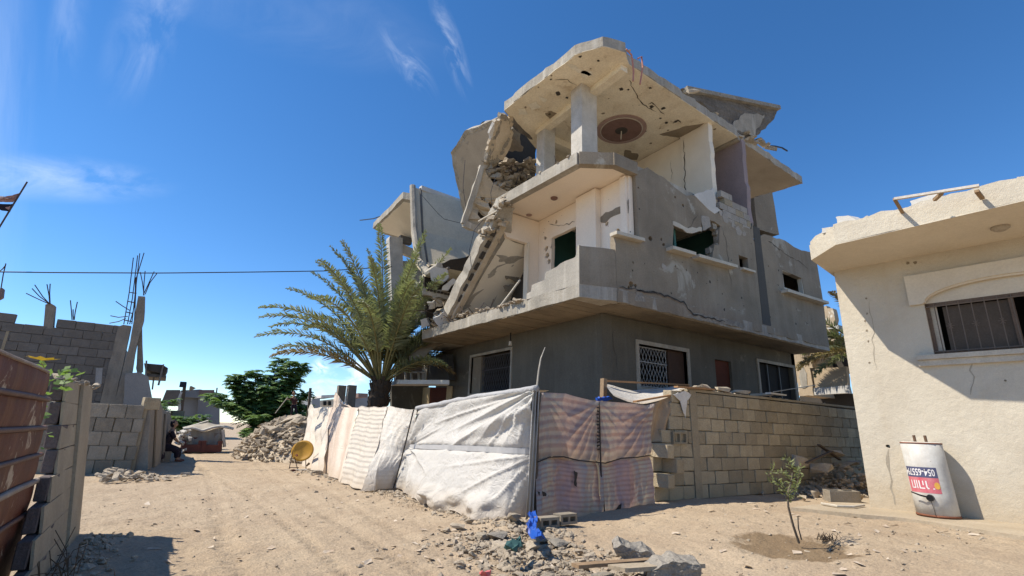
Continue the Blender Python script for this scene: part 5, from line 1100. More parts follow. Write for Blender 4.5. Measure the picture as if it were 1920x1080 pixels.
MB().box((7.9, 6.30, 0.0), (8.42, 6.42, 2.1)).build('mortar_bed', 'mortar', BW)
for (x, z, w) in ((7.42, 1.05, 0.22), (7.66, 0.80, 0.24), (7.40, 0.56, 0.22)):
    o = link('block', blk(1, (w, 0.3, 0.235), 'block'), None, (x, 6.12, z), (0.03, 0.02, 0.15)); o.parent = BW; o.matrix_parent_inverse = Matrix.Translation(-BW.location)
def hollow_block(loc, rot, dims=(0.4, 0.2, 0.2), m='block', label=None, group=None, parent=None):
    x, y, z = dims; t = 0.035
    mb = MB(); mb.plate([[(-x / 2, -y / 2, -z / 2), (x / 2, -y / 2, -z / 2), (x / 2, y / 2, -z / 2), (-x / 2, y / 2, -z / 2)],
                         [(-x / 2 + t, -y / 2 + t, -z / 2), (-t / 2, -y / 2 + t, -z / 2), (-t / 2, y / 2 - t, -z / 2), (-x / 2 + t, y / 2 - t, -z / 2)],
                         [(t / 2, -y / 2 + t, -z / 2), (x / 2 - t, -y / 2 + t, -z / 2), (x / 2 - t, y / 2 - t, -z / 2), (t / 2, y / 2 - t, -z / 2)]], (0, 0, z))
    o = mb.build('hollow_block' if not parent else 'block', m); o.location = loc; o.rotation_euler = rot
    if parent: o.parent = parent; o.matrix_parent_inverse = Matrix.Translation(-parent.location)
    elif label: tag(o, label, 'concrete block', group)
    return o
hollow_block((8.02, 6.3, 1.28), (math.pi / 2, 0, 0), (0.4, 0.22, 0.2), 'block', parent=BW)
# loose masonry on top of the wall
r = random.Random(23)
for i, (p, lab) in enumerate(zip([(9.663,6.350,2.452),(9.112,6.350,2.440),(10.353,6.350,2.368),(8.803,6.350,2.351),(11.233,6.350,2.348)], ('squarish grey block on top of the tan block wall', 'pale rounded lump on the tan wall left of the square block', 'dark flat piece lying on the tan wall right of the square block', 'small pale stone at the left corner of the tan wall top', 'low brown piece farthest right on the tan wall top'))):
    p = V(p); o = link('concrete_chunk', ROCKS[(i * 3) % 10], None, (p.x, 6.36, 2.28), (0, 0, r.uniform(0, 3)), ((0.4, 0.3, 0.24), (0.42, 0.3, 0.28), (0.45, 0.25, 0.12), (0.25, 0.2, 0.14), (0.5, 0.25, 0.12))[i]); tag(o, lab, 'concrete chunk', 'pieces on top of the tan wall')
r = random.Random(24); scatter('rubble', [(8.5 + r.random() ** 1.4 * 5.5, 6.28 + r.random() * .15, 2.225, r.uniform(.04, .12)) for _ in range(60)], 'stone', 'small stones strewn along the top of the tan block wall')
MB().beam((8.0, 6.22, 2.22), (9.2, 6.24, 2.25), 0.1, 0.03).build('plank', 'wood_o')
tag(bpy.data.objects['plank'], 'orange brown plank lying across the left end of the tan wall top', 'plank')
MB().beam([(11.183,6.200,2.314)][0], [(12.050,6.300,2.327)][0], 0.12, 0.03).build('board', 'white_plaster'); tag(bpy.data.objects['board'], 'short white board lying on the tan wall top', 'board')
MB().tube([V([(11.596,6.300,2.371)][0]), V([(17.357,8.000,3.062)][0])], 0.012, 5).build('wire', 'pole'); tag(bpy.data.objects['wire'] if 'wire' in bpy.data.objects else None, None)
for o in bpy.data.objects:
    if o.name.startswith('wire') and o.parent is None: tag(o, 'thin pale wire slanting from the tan wall to the house behind', 'wire')
# white canopy sheet thrown over two rails above the corner
# ------------------------------------------------------------------ cloth
def rs(poly, n):
    """resample polyline to n+1 points"""
    P = [V(p) for p in poly]; L = [0]
    for a, b in zip(P, P[1:]): L.append(L[-1] + (b - a).length)
    out = []
    for i in range(n + 1):
        t = L[-1] * i / n; k = 0
        while k < len(L) - 2 and L[k + 1] < t: k += 1
        f = (t - L[k]) / max(1e-6, L[k + 1] - L[k]); out.append(P[k].lerp(P[k + 1], min(1, f)))
    return out
def cloth(name, label, cat, top, bot, m, nu, nv, fn, group=None, nrm=None, parent=None):
    """hanging sheet between a top and a bottom line; fn(u, v) gives the push along the sheet normal (and optional 3D shift)"""
    T, B = rs(top, nu), rs(bot, nu); vs = []; uv = []
    for j in range(nv + 1):
        for i in range(nu + 1):
            u, v = i / nu, j / nv; p = T[i].lerp(B[i], v)
            n = V(nrm).normalized()
            d = fn(u, v); sh = V((0, 0, 0))
            if isinstance(d, tuple): d, sh = d[0], V(d[1])
            vs.append(p + n * d + sh); uv.append((u, v))
    fs = [(j * (nu + 1) + i, (j + 1) * (nu + 1) + i, (j + 1) * (nu + 1) + i + 1, j * (nu + 1) + i + 1) for j in range(nv) for i in range(nu)]
    me = bpy.data.meshes.new(name); me.from_pydata([tuple(p) for p in vs], [], fs); l = me.uv_layers.new(name='uv')
    for p in me.polygons:
        p.use_smooth = True
        for li, vi in zip(p.loop_indices, p.vertices): l.data[li].uv = uv[vi]
    me.materials.append(M[m]); o = link(name, me)
    if parent: o.parent = parent; o.matrix_parent_inverse = Matrix.Translation(-parent.location)
    return tag(o, label, cat, group) if label else o
def fb(x, y, s, k=1.0): return noise.noise(V((x * k, y * k, s)))
def ridged(x, y, s): return 1 - 2 * abs(noise.noise(V((x, y, s))))
NX = (-1, 0.05, 0)
GRP = 'cloth sheets of the street fence'
# far cream cloth, gathered in narrow pleats
def f_a(u, v): return 0.05 * math.sin(u * 26 + 1.2 * math.sin(v * 3)) * (0.35 + 0.9 * v) + 0.06 * fb(u * 3, v * 4, 1) + 0.03 * ridged(u * 9, v * 5, 2) + 0.05 * v * v
ta = [(4.550,20.533,1.843),(4.550,20.235,2.055),(4.550,19.630,1.868),(4.550,18.868,1.892),(4.550,18.004,1.893),(4.550,17.197,1.877)]; ba = [(4.013,17.525,0.020),(4.009,16.258,0.020),(4.020,15.497,0.020),(3.990,14.804,0.020)]
cloth('cloth_sheet', 'cream pleated cloth at the far end of the street fence beside the yellow disc', 'cloth sheet', ta, ba, 'tarp_cream', 50, 44, f_a, GRP, NX)
def f_b(u, v): return 0.045 * math.sin(u * 13 + 0.8 + 0.7 * v) * (0.4 + 0.6 * v) + 0.04 * fb(u * 2.5, v * 2, 3) + 0.012 * ridged(u * 8, v * 4, 4) + 0.04
tb_ = [(4.550,17.327,1.880),(4.550,17.172,2.359),(4.550,16.858,2.226),(4.550,16.256,1.957),(4.550,15.527,1.829),(4.550,14.896,1.817),(4.550,14.300,1.791)]; bb_ = [(4.148,15.473,0.020),(3.911,14.023,0.020),(3.875,13.305,0.020),(3.809,12.534,0.020)]
cloth('cloth_sheet', 'pinkish beige cloth with one raised corner hooked over a post', 'cloth sheet', [(4.550,17.442,1.847),(4.550,16.816,1.870),(4.550,16.219,1.874),(4.550,15.527,1.829),(4.550,14.896,1.817),(4.550,14.300,1.791)], bb_, 'tarp_pink', 50, 50, f_b, GRP, NX)
def f_b2(u, v): return 0.05 * math.sin(v * 5) * u + 0.03 * fb(u * 3, v * 3, 9)
cloth('cloth_flap', 'pinkish beige flap rising to a point against the grey post', 'cloth sheet', [(4.600,17.369,2.388),(4.600,16.917,2.231),(4.600,16.163,2.006),(4.600,15.267,1.826)], [(4.570,17.264,1.862),(4.570,16.574,1.849),(4.570,15.810,1.819),(4.570,15.155,1.792)], 'tarp_pink', 16, 14, f_b2, GRP, NX)
def f_c(u, v): return 0.05 * math.sin(u * 10 + 2.5 * v) * (0.3 + v * 0.8) + 0.05 * fb(u * 3, v * 3, 5) + 0.03 * ridged(u * 7, v * 5, 6) + 0.01 * ridged(u * 18, v * 14, 16)
cloth('cloth_sheet', 'cream sheet with wavy grey stripes in the middle of the street fence', 'cloth sheet', [(4.570,14.465,1.810),(4.570,14.102,1.846),(4.570,13.636,1.794),(4.570,13.218,1.814),(4.570,12.803,1.778),(4.570,12.201,1.793)], [(3.723,12.329,0.030),(3.719,11.861,0.030),(3.675,11.225,0.030),(3.694,10.723,0.030)], 'tarp_stripe', 54, 60, f_c, GRP, NX)
def f_d(u, v):
    k = 1 if v > 0.55 else 0
    return 0.04 * math.sin(u * 12 - v * 4) * (0.3 + 0.7 * v) + 0.05 * fb(u * 2.5, v * 3, 7) + 0.035 * ridged(u * 6 + v * 3, v * 5, 8) + 0.01 * ridged(u * 18, v * 14, 17) - 0.05 * math.exp(-((v - 0.56) * 14) ** 2) 
cloth('cloth_sheet', 'cream faintly striped sheet tied at mid height left of the big white sheet', 'cloth sheet', [(4.580,12.368,1.771),(4.580,12.049,1.803),(4.580,11.723,1.759),(4.580,11.251,1.726),(4.580,10.809,1.695),(4.580,10.341,1.687)], [(3.646,10.643,0.030),(3.856,10.672,0.030),(4.180,10.867,0.030),(4.614,11.048,0.030)], 'tarp_mix', 56, 60, f_d, GRP, NX)
# the big white tarpaulin
twl = [(4.620,10.489,1.692),(4.620,10.053,1.729),(4.620,9.300,1.768),(4.620,8.585,1.821),(4.620,7.832,1.855),(4.620,7.134,1.884),(4.620,6.590,1.896),(4.620,6.154,1.917)]
bwl = [(4.519,10.962,0.020),(4.276,9.724,0.020),(4.140,8.696,0.020),(4.128,8.042,0.020),(4.196,7.432,0.020),(4.186,6.768,0.020),(4.359,6.461,0.020),(4.777,6.329,0.020)]
rr_ = random.Random(4)
bul = [(rr_.uniform(0.42, 0.88), rr_.uniform(0.86, 1.0), rr_.uniform(0.03, 0.06), rr_.uniform(0.06, 0.15)) for _ in range(9)]
FOLDS = [(1.0, 0.0, rad(a), w, h, l) for a, w, h, l in ((172, .012, .05, 1.5), (164, .010, .04, 1.2), (154, .014, .06, 1.3), (146, .01, .03, .9), (136, .012, .05, .8), (122, .01, .04, .55), (108, .012, .05, .47), (97, .01, .05, .46))]
FOLDS += [(0.0, 0.47, rad(a), w, h, l) for a, w, h, l in ((62, .012, .05, .55), (70, .01, .04, .55), (78, .01, .04, .55), (50, .012, .04, .6), (-20, .012, .03, .7), (-38, .012, .03, .5), (20, .012, .03, .8))]
FOLDS += [(1.0, 0.49, rad(a), w, h, l) for a, w, h, l in ((170, .012, .035, .9), (150, .012, .045, .8), (125, .012, .05, .55), (108, .01, .05, .5))]
def f_w(u, v):
    d = 0.0
    a = math.atan2(v + 0.02, 1.02 - u); rho = math.hypot(v, 1.02 - u)
    d += 0.060 * math.sin(a * 16) * math.exp(-rho * 2.2) * min(1, rho * 7) * (v < 0.62 or 0.3)
    up_ = v < 0.47
    if up_:
        s = v / 0.47; d += -0.08 * math.sin(math.pi * s) * math.sin(math.pi * min(1, u * 1.1))
        d += 0.11 * math.exp(-((s - 0.30 - 1.1 * (1 - u)) / 0.13) ** 2) * ss(0.35, 0.8, u)        # loose diagonal fold
    else:
        s = (v - 0.47) / 0.53; d += 0.03 * math.sin(math.pi * s * 0.6) + 0.035 * math.sin(u * 34 + s * 2) * (0.3 + s) * ss(0.45, 0.05, u)
    d -= 0.055 * math.exp(-((v - 0.47) * 28) ** 2)
    a2 = math.atan2(0.47 - v, u + 0.03); d += 0.030 * math.sin(a2 * 11) * math.exp(-u * 3.0)
    d += 0.045 * math.sin(u * 95) * math.exp(-((1 - u) / 0.05) ** 2)
    d += 0.035 * fb(u * 3, v * 3, 11) + 0.007 * ridged(u * 10 + v * 3, v * 7, 12) + 0.004 * ridged(u * 24, v * 19 + u * 5, 13)
    for (cu, cv, an, ww, hh, ln) in FOLDS:
        x_, y_ = (u - cu) * 1.9, v - cv; al = x_ * math.cos(an) + y_ * math.sin(an); ac = -x_ * math.sin(an) + y_ * math.cos(an)
        if 0 < al < ln: d += hh * math.exp(-abs(ac) / (ww * (0.5 + al))) * math.sin(math.pi * min(1, al / ln)) ** 0.5
    for bu, bv, br, bh in bul:
        q = ((u - bu) / br) ** 2 + ((v - bv) / (br * 1.3)) ** 2; d += bh * math.exp(-q * q)
    d += 0.02 * v * v
    return d, (0, 0, 0.03 * math.sin(u * 40) * (v == 1))
cloth('tarpaulin', 'big bright white tarpaulin with a horizontal seam stretched along the street fence', 'tarpaulin', twl, bwl, 'tarp_white', 150, 110, f_w, GRP, NX)
# taped seam and corner bundle
T_, B_2 = rs(twl, 60), rs(bwl, 60); seam = []
for i in range(61):
    u = i / 60; d, _ = f_w(u, 0.47); seam.append(T_[i].lerp(B_2[i], 0.47) + V(NX).normalized() * (d + 0.03))
sm = MB()
for a, b in zip(seam, seam[1:]): sm.beam(a, b, 0.012, 0.085)
tag(sm.build('seam_strap', 'strap'), 'grey strap running along the middle seam of the white tarpaulin', 'strap')
hem = rs([(4.640,10.597,1.717),(4.640,9.343,1.791),(4.640,8.254,1.861),(4.640,7.333,1.893),(4.640,6.619,1.915),(4.640,6.181,1.944)], 30)
tag(MB().tube([p + V((0, 0, 0.02 * fb(i * .3, 0, 3))) for i, p in enumerate(hem)], [0.055 + 0.015 * fb(i * .5, 1, 2) for i in range(31)], 8).build('rolled_hem', 'tube_grey', smooth=True), 'rolled grey cloth along the top of the big white tarpaulin', 'rolled cloth')
def f_e(u, v): return 0.07 * math.sin(u * 17 + v * 1.5) * (0.5 + 0.5 * v) + 0.03 * fb(u * 3, v * 5, 21)
cloth('tarpaulin', 'narrow grey white tarpaulin edge gathered round the corner pole', 'tarpaulin', [(4.584,6.200,1.900),(4.654,6.200,1.938),(4.727,6.200,1.902)], [(4.491,6.200,0.065),(4.585,6.200,0.031),(4.651,6.200,0.020)], 'tarp_white', 20, 50, f_e, GRP, (-0.5, -1, 0))
tag(MB().tube([p + V((-0.10, -0.02, 0)) for p in rs([(4.500,10.242,1.671),(4.500,10.579,0.857),(4.500,10.952,0.043)], 12)], 0.016, 5).build('edge_cord', 'cord'), 'dark cord down the left edge of the big white tarpaulin', 'cord')
# corner pole, tall thin stick, posts
tag(MB().tube([(4.701,6.220,1.893),(4.685,6.220,0.050)], 0.03, 8).build('corner_pole', 'dwood'), 'dark corner pole between the white and the striped sheets', 'pole')
tag(MB().tube([(4.700,6.260,1.919),(4.735,6.260,2.226),(4.773,6.260,2.423),(4.855,6.260,2.611)], [0.017, 0.015, 0.012, 0.006], 6).build('stick', 'pole'), 'thin pale stick rising above the corner of the cloth fence', 'stick')
for px, lab in (([(5.300,19.134,1.897),(5.300,19.412,2.666),(5.300,19.162,2.732)], 'left one of the two grey posts behind the pinkish cloth'), ([(5.300,17.745,1.838),(5.300,17.941,2.629),(5.300,17.893,2.664)], 'right one of the two grey posts behind the pinkish cloth')):
    p = [V(q) for q in px]; tag(MB().beam((p[0].x, p[0].y, 0), p[2], 0.28, 0.24).build('concrete_post', 'colgrey'), lab, 'post', 'grey posts behind the cloth fence')
tag(MB().beam(*[V(q) for q in [(4.700,21.073,1.213),(4.700,21.458,2.704)]], 0.09, 0.09).build('wooden_post', 'dwood'), 'dark wooden post at the far end of the cloth fence', 'post')
# striped blankets across the front
NY = (-0.08, -1, 0)
GB = 'striped blankets on the front of the fence'
BF_UP = [(0, 0, rad(a), .02, h, .75) for a, h in ((18, .045), (30, .06), (44, .05), (60, .05), (76, .04))] + [(1, 0, rad(a), .02, h, .8) for a, h in ((165, .045), (152, .06), (140, .06), (126, .05), (110, .05), (98, .04))]
BF_LO = [(c, .47, rad(a), .03, h, .5) for c, a, h in ((.12, 84, .06), (.12, 62, .05), (.30, 100, .06), (.30, 78, .05), (.52, 95, .06), (.52, 72, .045), (.76, 105, .06), (.76, 86, .05), (.95, 110, .05), (.05, 90, .05))]
def f_p(k):
    def f(u, v):
        s = v / 0.47 if v < 0.47 else (v - 0.47) / 0.53
        d = 0.0
        if v < 0.47: d += 0.05 * math.sin(u * 7 + k) * s + 0.04 * math.sin((u - s * (0.8 if k else -0.5)) * 9) * s * 0.7
        else: d += 0.05 * math.sin(u * 11 + k * 2 + s) * (1 - 0.3 * s) + 0.05 * s
        for (cu, cv, an, ww, hh, ln) in (BF_UP if v < 0.47 else BF_LO):
            x_, y_ = (u - cu) * 1.2, v - cv; al = x_ * math.cos(an) + y_ * math.sin(an); ac = -x_ * math.sin(an) + y_ * math.cos(an)
            if 0 < al < ln: d += hh * math.exp(-abs(ac) / (ww * (0.5 + al))) * math.sin(math.pi * min(1, al / ln)) ** 0.5
        d -= 0.05 * math.exp(-((v - 0.47) * 22) ** 2)
        d += 0.05 * fb(u * 2, v * 2.4, 30 + k) + 0.02 * ridged(u * 5, v * 6, 33 + k) + 0.007 * ridged(u * 14, v * 16, 35)
        return d, (0, 0, -0.035 * math.sin(math.pi * u) * math.exp(-((v - 0.47) * 12) ** 2))
    return f
f0, f1_ = f_p(0), f_p(1)
def sub(f, a, b): return lambda u, v: f(u, a + (b - a) * v)
cloth('blanket', 'upper left faded pink and grey striped blanket beside the white tarpaulin', 'blanket', [(4.766,6.250,1.891),(4.998,6.250,1.899),(5.250,6.250,1.907),(5.498,6.250,1.873),(5.731,6.250,1.844),(5.971,6.250,1.815)], [(4.687,6.250,0.858),(4.877,6.250,0.933),(5.189,6.250,0.949),(5.439,6.250,0.909),(5.696,6.250,0.885),(5.951,6.250,0.867)], 'blanket', 60, 44, sub(f0, 0, 0.47), GB, NY)
cloth('blanket', 'upper right bluish striped blanket left of the brown canvas', 'blanket', [(5.922,6.250,1.830),(6.219,6.250,1.838),(6.540,6.250,1.839),(6.874,6.250,1.839),(7.123,6.250,1.825),(7.354,6.250,1.866)], [(5.904,6.250,0.867),(6.190,6.250,0.866),(6.440,6.250,0.924),(6.762,6.250,0.941),(7.029,6.250,0.959),(7.181,6.250,0.977)], 'blanket', 60, 44, sub(f1_, 0, 0.47), GB, NY)
cloth('blanket', 'lower left pink blanket with a broad grey band under the cord', 'blanket', [(4.689,6.240,0.874),(4.869,6.240,0.942),(5.181,6.240,0.949),(5.430,6.240,0.910),(5.687,6.240,0.885),(5.965,6.240,0.868)], [(4.621,6.200,0.078),(4.832,6.200,0.114),(5.081,6.200,0.128),(5.393,6.200,0.103),(5.663,6.200,0.080),(5.932,6.200,0.072)], 'blanket_low', 60, 50, sub(f0, 0.47, 1), GB, NY)
cloth('blanket', 'lower right reddish blanket with a blue grey band next to the toothed wall', 'blanket', [(5.930,6.240,0.868),(6.180,6.240,0.867),(6.429,6.240,0.925),(6.751,6.240,0.942),(7.018,6.240,0.959),(7.156,6.240,0.977)], [(5.886,6.200,0.074),(6.118,6.200,0.084),(6.417,6.200,0.083),(6.665,6.200,0.086),(6.924,6.200,0.129),(7.151,6.200,0.160)], 'blanket_low', 60, 50, sub(f1_, 0.47, 1), GB, NY)
cd = [V(p) + V((0, -0.06, 0)) for p in [(4.687,6.250,0.873),(4.907,6.250,0.941),(5.189,6.250,0.949),(5.494,6.250,0.893),(5.834,6.250,0.868),(6.069,6.250,0.850),(6.440,6.250,0.924),(6.827,6.250,0.941),(7.181,6.250,0.977)]]
tag(MB().tube(cd, 0.010, 5).build('tie_cord', 'cord'), 'dark cord tied across the middle of the striped blankets', 'cord')
sv = [V(p) + V((0, -0.085, 0)) for p in [(5.934,6.250,1.813),(5.938,6.250,1.417),(5.942,6.250,0.999),(5.947,6.250,0.672),(5.986,6.250,0.351),(6.015,6.250,0.075)]]
tag(MB().tube(sv, [0.008, 0.012, 0.012, 0.016, 0.014, 0.01], 5).build('stitched_cord', 'cord'), 'dark stitched cord running down the joint of the striped blankets', 'cord')
r = random.Random(61)
for i in range(13):
    z = 1.72 - i * 0.055; MB().beam((5.865 + r.uniform(-.01, .01), 6.155, z), (5.93, 6.15, z + r.uniform(-.02, .02)), 0.01, 0.022).build('stitch', 'cord', bpy.data.objects['stitched_cord'])
for q, o_ in (([(5.346,6.120,0.755),(5.411,6.120,0.723),(5.389,6.120,0.616),(5.410,6.120,0.509),(5.346,6.120,0.542)], 1), ([(4.647,6.120,0.483),(4.784,6.120,0.463),(4.863,6.120,0.410),(4.687,6.120,0.410)], 2), ([(6.180,6.120,0.139),(6.352,6.120,0.256),(6.400,6.120,0.230),(6.250,6.120,0.104)], 3), ([(5.398,6.120,0.314),(5.462,6.120,0.296),(5.472,6.120,0.199),(5.419,6.120,0.209)], 4)):
    tag(MB().plate([jag(q, 0.05, 0.01, o_)], (0, 0.004, 0)).build('patch', 'cord'), ('narrow dark tear in the grey band of the lower left blanket', 'dark hole in the lower left corner of the pink blanket', 'dark diagonal slit near the hem of the lower right blanket', 'short dark slit low in the lower left blanket')[o_ - 1], 'tear')
# brown canvas flap between blankets and wall
cloth('canvas_flap', 'brown canvas flap hanging between the striped blankets and the tan wall', 'canvas', [(7.354,6.300,1.867),(7.655,6.300,1.953),(7.937,6.300,2.029),(8.098,6.300,2.080)], [(7.253,6.300,1.201),(7.424,6.300,1.203),(7.570,6.300,1.224),(7.691,6.300,1.264)], 'brown_sheet', 24, 30, lambda u, v: 0.04 * math.sin(u * 9 + v * 2) + 0.03 * fb(u * 3, v * 3, 50), None, NY)
tag(MB().plate([jag([(7.876,6.200,2.061),(8.248,6.200,2.156),(8.437,6.200,2.098),(8.277,6.200,1.967),(8.212,6.200,1.646),(8.146,6.200,1.781),(8.085,6.200,1.955)], 0.06, 0.012, 3)], (0, 0.012, 0)).build('torn_cloth', 'tarp_plain'), 'torn white cloth scrap hanging at the top corner of the tan wall', 'cloth scrap')
# white awning sheet over two planks
def f_g(u, v): return 0.10 * math.sin(math.pi * u) * -1 + 0.03 * fb(u * 4, v * 3, 60)
cloth('awning_sheet', 'grey white sheet sagging over planks above the corner of the yard', 'sheet', [(7.450,7.600,2.317),(7.887,7.600,2.317),(8.380,7.600,2.355),(8.988,7.600,2.401),(9.672,7.600,2.429)], [(6.451,6.350,1.955),(6.823,6.350,1.923),(7.201,6.350,1.946),(7.647,6.350,2.042),(8.539,6.350,2.257)], 'tarp_white', 36, 14, f_g, None, (0, 0, 1))
for p, q, lab, m_ in (([(7.300,7.400,2.347),(9.956,7.400,2.464)], None, 'long orange brown plank under the back edge of the sagging sheet', 'wood_o'), ([(6.931,6.300,1.881),(8.212,6.300,2.108)], None, 'orange brown plank under the front edge of the sagging sheet', 'wood_o')):
    tag(MB().beam(V(p[0]), V(p[1]), 0.09, 0.03).build('plank', m_), lab, 'plank')
tag(MB().beam([(7.060,7.200,2.357)][0], [(7.035,7.200,1.943)][0], 0.1, 0.09).build('wooden_post', 'wood'), 'short reddish post standing behind the striped blankets', 'post')
tag(MB().plate([jag([(6.593,6.900,1.946),(6.938,6.900,1.987),(7.007,6.900,1.942),(6.619,6.900,1.880)], 0.05, 0.015, 2)], (0, 0.05, 0.01)).build('plastic_scrap', 'blue'), 'small blue plastic scrap behind the top of the striped blankets', 'plastic scrap')
tag(MB().plate([jag([(6.000,10.554,2.108),(6.000,9.269,2.115),(6.000,8.368,2.044),(6.000,9.263,2.035)], 0.2, 0.02, 3)], (0.4, 0, 0.02)).build('board', 'wood'), 'weathered board lying under the left ground floor window behind the white tarpaulin', 'board')
tag(MB().plate([jag([(5.900,9.661,2.102),(5.900,8.231,2.074),(5.900,7.963,2.093),(5.900,8.702,2.018)], 0.2, 0.02, 4)], (0.4, 0, 0.02)).build('board', 'white_plaster'), 'white board behind the top of the white tarpaulin', 'board')
# ------------------------------------------------------------------ rocks and litter in front of the fence
def chunk(px, dims, i, rz, lab, m=None, grp='loose chunks at the corner of the fence', sink=0.2, cat='concrete chunk', name='concrete_chunk'):
    me = ROCKS[i % 10]
    if m: me = me.copy(); me.materials[0] = M[m]
    x, y = px[0], px[1]; o = link(name, me, None, (x, y, gz0(x, y) + dims[2] * (0.5 - sink)), (0.06 * (i % 3), 0.08 * (i % 2), rz), dims)
    return tag(o, lab, cat, grp)
cpos = [(3.680,5.605,0.160),(4.188,6.056,0.160),(4.066,5.213,0.160),(3.734,4.984,0.160),(3.426,5.124,0.160),(4.110,4.982,0.160),(3.540,5.782,0.160),(3.644,3.775,0.160),(3.332,3.759,0.160),(3.596,6.484,0.160),(3.186,3.999,0.160),(3.853,6.672,0.160)]
labs = ['dark fronted hollow chunk at the foot of the white tarpaulin', 'rounded tan boulder leaning on the white tarpaulin by the blue sheet', 'flat pale slab piece just right of the blue sheet', 'squarish tan chunk under the blue sheet', 'tan lump in front of the dark fronted chunk', 'grey slab piece furthest right at the fence corner', 'small pale chunk left of the dark fronted chunk', 'pointed grey shard in the front rubble', 'broken grey piece in the middle of the front rubble', 'pale stone pressed into the hem of the white tarpaulin', 'brown grey lump at the lower edge of the rubble', 'little stone half under the white tarpaulin']
dm = [(.42, .3, .22), (.42, .34, .32), (.42, .3, .2), (.34, .3, .24), (.36, .3, .2), (.36, .3, .18), (.26, .2, .16), (.3, .18, .18), (.3, .22, .16), (.3, .22, .2), (.24, .2, .14), (.22, .18, .16)]
for i, (p, l, d) in enumerate(zip(cpos, labs, dm)): chunk(p, tuple(q * .8 for q in d), i, i * 1.3, l, 'greychunk' if i in (0, 5, 7, 8) else None)
hollow_block(tuple(V([(4.789,5.452,0.160)][0]) + V((0, 0.22, 0.02))), (math.pi / 2, 0, 0.05), (0.30, 0.13, 0.16), 'blockd', 'hollow block lying on its side under the left striped blanket, right one', 'hollow blocks under the blankets')
hollow_block(tuple(V([(4.451,5.430,0.160)][0]) + V((0, 0.22, 0.0))), (math.pi / 2, 0, -0.05), (0.30, 0.13, 0.16), 'blockd', 'hollow block half buried under the left striped blanket, left one', 'hollow blocks under the blankets')
# two concrete lumps in the sand right of the rubble, with rebar
p = V([(4.042,3.276,0.030)][0])
o = MB().plate([jag([(-0.36, 0, 0.02), (-0.30, 0, 0.16), (-0.02, 0, 0.27), (0.18, 0, 0.24), (0.30, 0, 0.22), (0.36, 0, -0.02), (0.2, 0, -0.12), (-0.3, 0, -0.12)], 0.08, 0.015, 3)], (0.05, 0.26, 0.02)).build('concrete_chunk', 'greychunk'); o.location = p; o.rotation_euler = (0.1, 0, -0.45); o.scale = (.8, .8, .72); roughen(o, 0.03, 3)
tag(o, 'large grey concrete lump with rebar at the bottom edge of the picture', 'concrete chunk')
MB().tube([(-0.3, 0.05, 0.08), (-0.42, 0.02, 0.12), (-0.52, 0, 0.05), (-0.56, -0.02, -0.05)], 0.012, 6).build('rebar', 'rebar').parent = o
MB().tube([(0.35, 0.1, 0.02), (0.5, 0.1, 0.0), (0.6, 0.08, -0.04)], 0.01, 6).build('rebar', 'rebar').parent = o
p = V([(4.409,4.085,0.040)][0])
o = MB().plate([jag([(-0.30, 0, 0.14), (-0.22, 0, 0.2), (0.0, 0, 0.10), (0.16, 0, 0.10), (0.30, 0, 0.02), (0.3, 0, -0.05), (-0.05, 0, -0.05), (-0.26, 0, 0.04)], 0.07, 0.015, 5)], (0.03, 0.18, 0.03)).build('concrete_chunk', 'greychunk'); o.location = p; o.rotation_euler = (0.2, 0, -0.35); o.scale = (.8, .8, .8); roughen(o, 0.03, 3)
tag(o, 'smaller jagged concrete lump lying in the sand behind the large lump', 'concrete chunk')
p = V([(3.805,3.727,0.140)][0]); tag(MB().plate([jag([p + V((-.5, .1, 0)), p + V((.5, -.12, 0)), p + V((.46, -.2, 0)), p + V((-.5, 0, 0))], 0.15, 0.01, 6)], (0, 0, 0.03)).build('plank', 'wood'), 'half buried weathered plank beside the front rubble', 'plank')
p = V([(3.886,3.538,0.140)][0]); tag(MB().plate([jag([p + V((-.35, .06, 0.005)), p + V((.55, -.2, 0.005)), p + V((.5, -.34, 0.005)), p + V((-.3, -.1, 0.005))], 0.15, 0.01, 7)], (0, 0, 0.035)).build('board', 'pave'), 'flat sandy board lying between rubble and the large grey lump', 'board')
# blue sheet, rags
def blob_cloth(name, pts, m, lab, cat, seed, n=10, w=0.1, rag_h=0.06):
    r = random.Random(seed); P = rs(pts, n); vs = []; k = 7
    for i, p in enumerate(P):
        for j in range(k):
            t = 2 * math.pi * j / k; ww = w * r.uniform(0.5, 1.25); vs.append(p + V((math.cos(t) * ww, math.sin(t) * ww * 0.6, math.sin(t * 2 + i) * rag_h * 0.6 + r.uniform(-.02, .03))))
    fs = [(i * k + j, i * k + (j + 1) % k, (i + 1) * k + (j + 1) % k, (i + 1) * k + j) for i in range(n) for j in range(k)] + [tuple(range(k))[::-1], tuple(n * k + j for j in range(k))]
    return tag(MB().add(vs, fs).build(name, m), lab, cat)
bs = [(4.378,6.000,0.224)] + [(4.216,5.750,0.184)] + [(4.001,5.500,0.173)] + [(3.591,4.953,0.220),(3.512,4.764,0.220),(3.504,4.676,0.220)]
blob_cloth('plastic_sheet', [V(p) + V((0, -0.12, 0.02)) for p in bs], 'blue', 'bright blue plastic sheet crumpled at the corner of the cloth fence', 'plastic sheet', 4, 18, 0.065)
bs = [(3.070,4.462,0.200),(3.163,4.522,0.200),(3.249,4.590,0.200)]
blob_cloth('rag', bs, 'rag', 'dull teal rag lying in the rubble below the blue sheet', 'rag', 5, 6, 0.09)
bs = [(2.497,4.016,0.120),(2.547,4.064,0.120)]
blob_cloth('rag', bs, 'pinkrag', 'small red rag in the rubble at the bottom edge', 'rag', 6, 4, 0.05, 0.03)
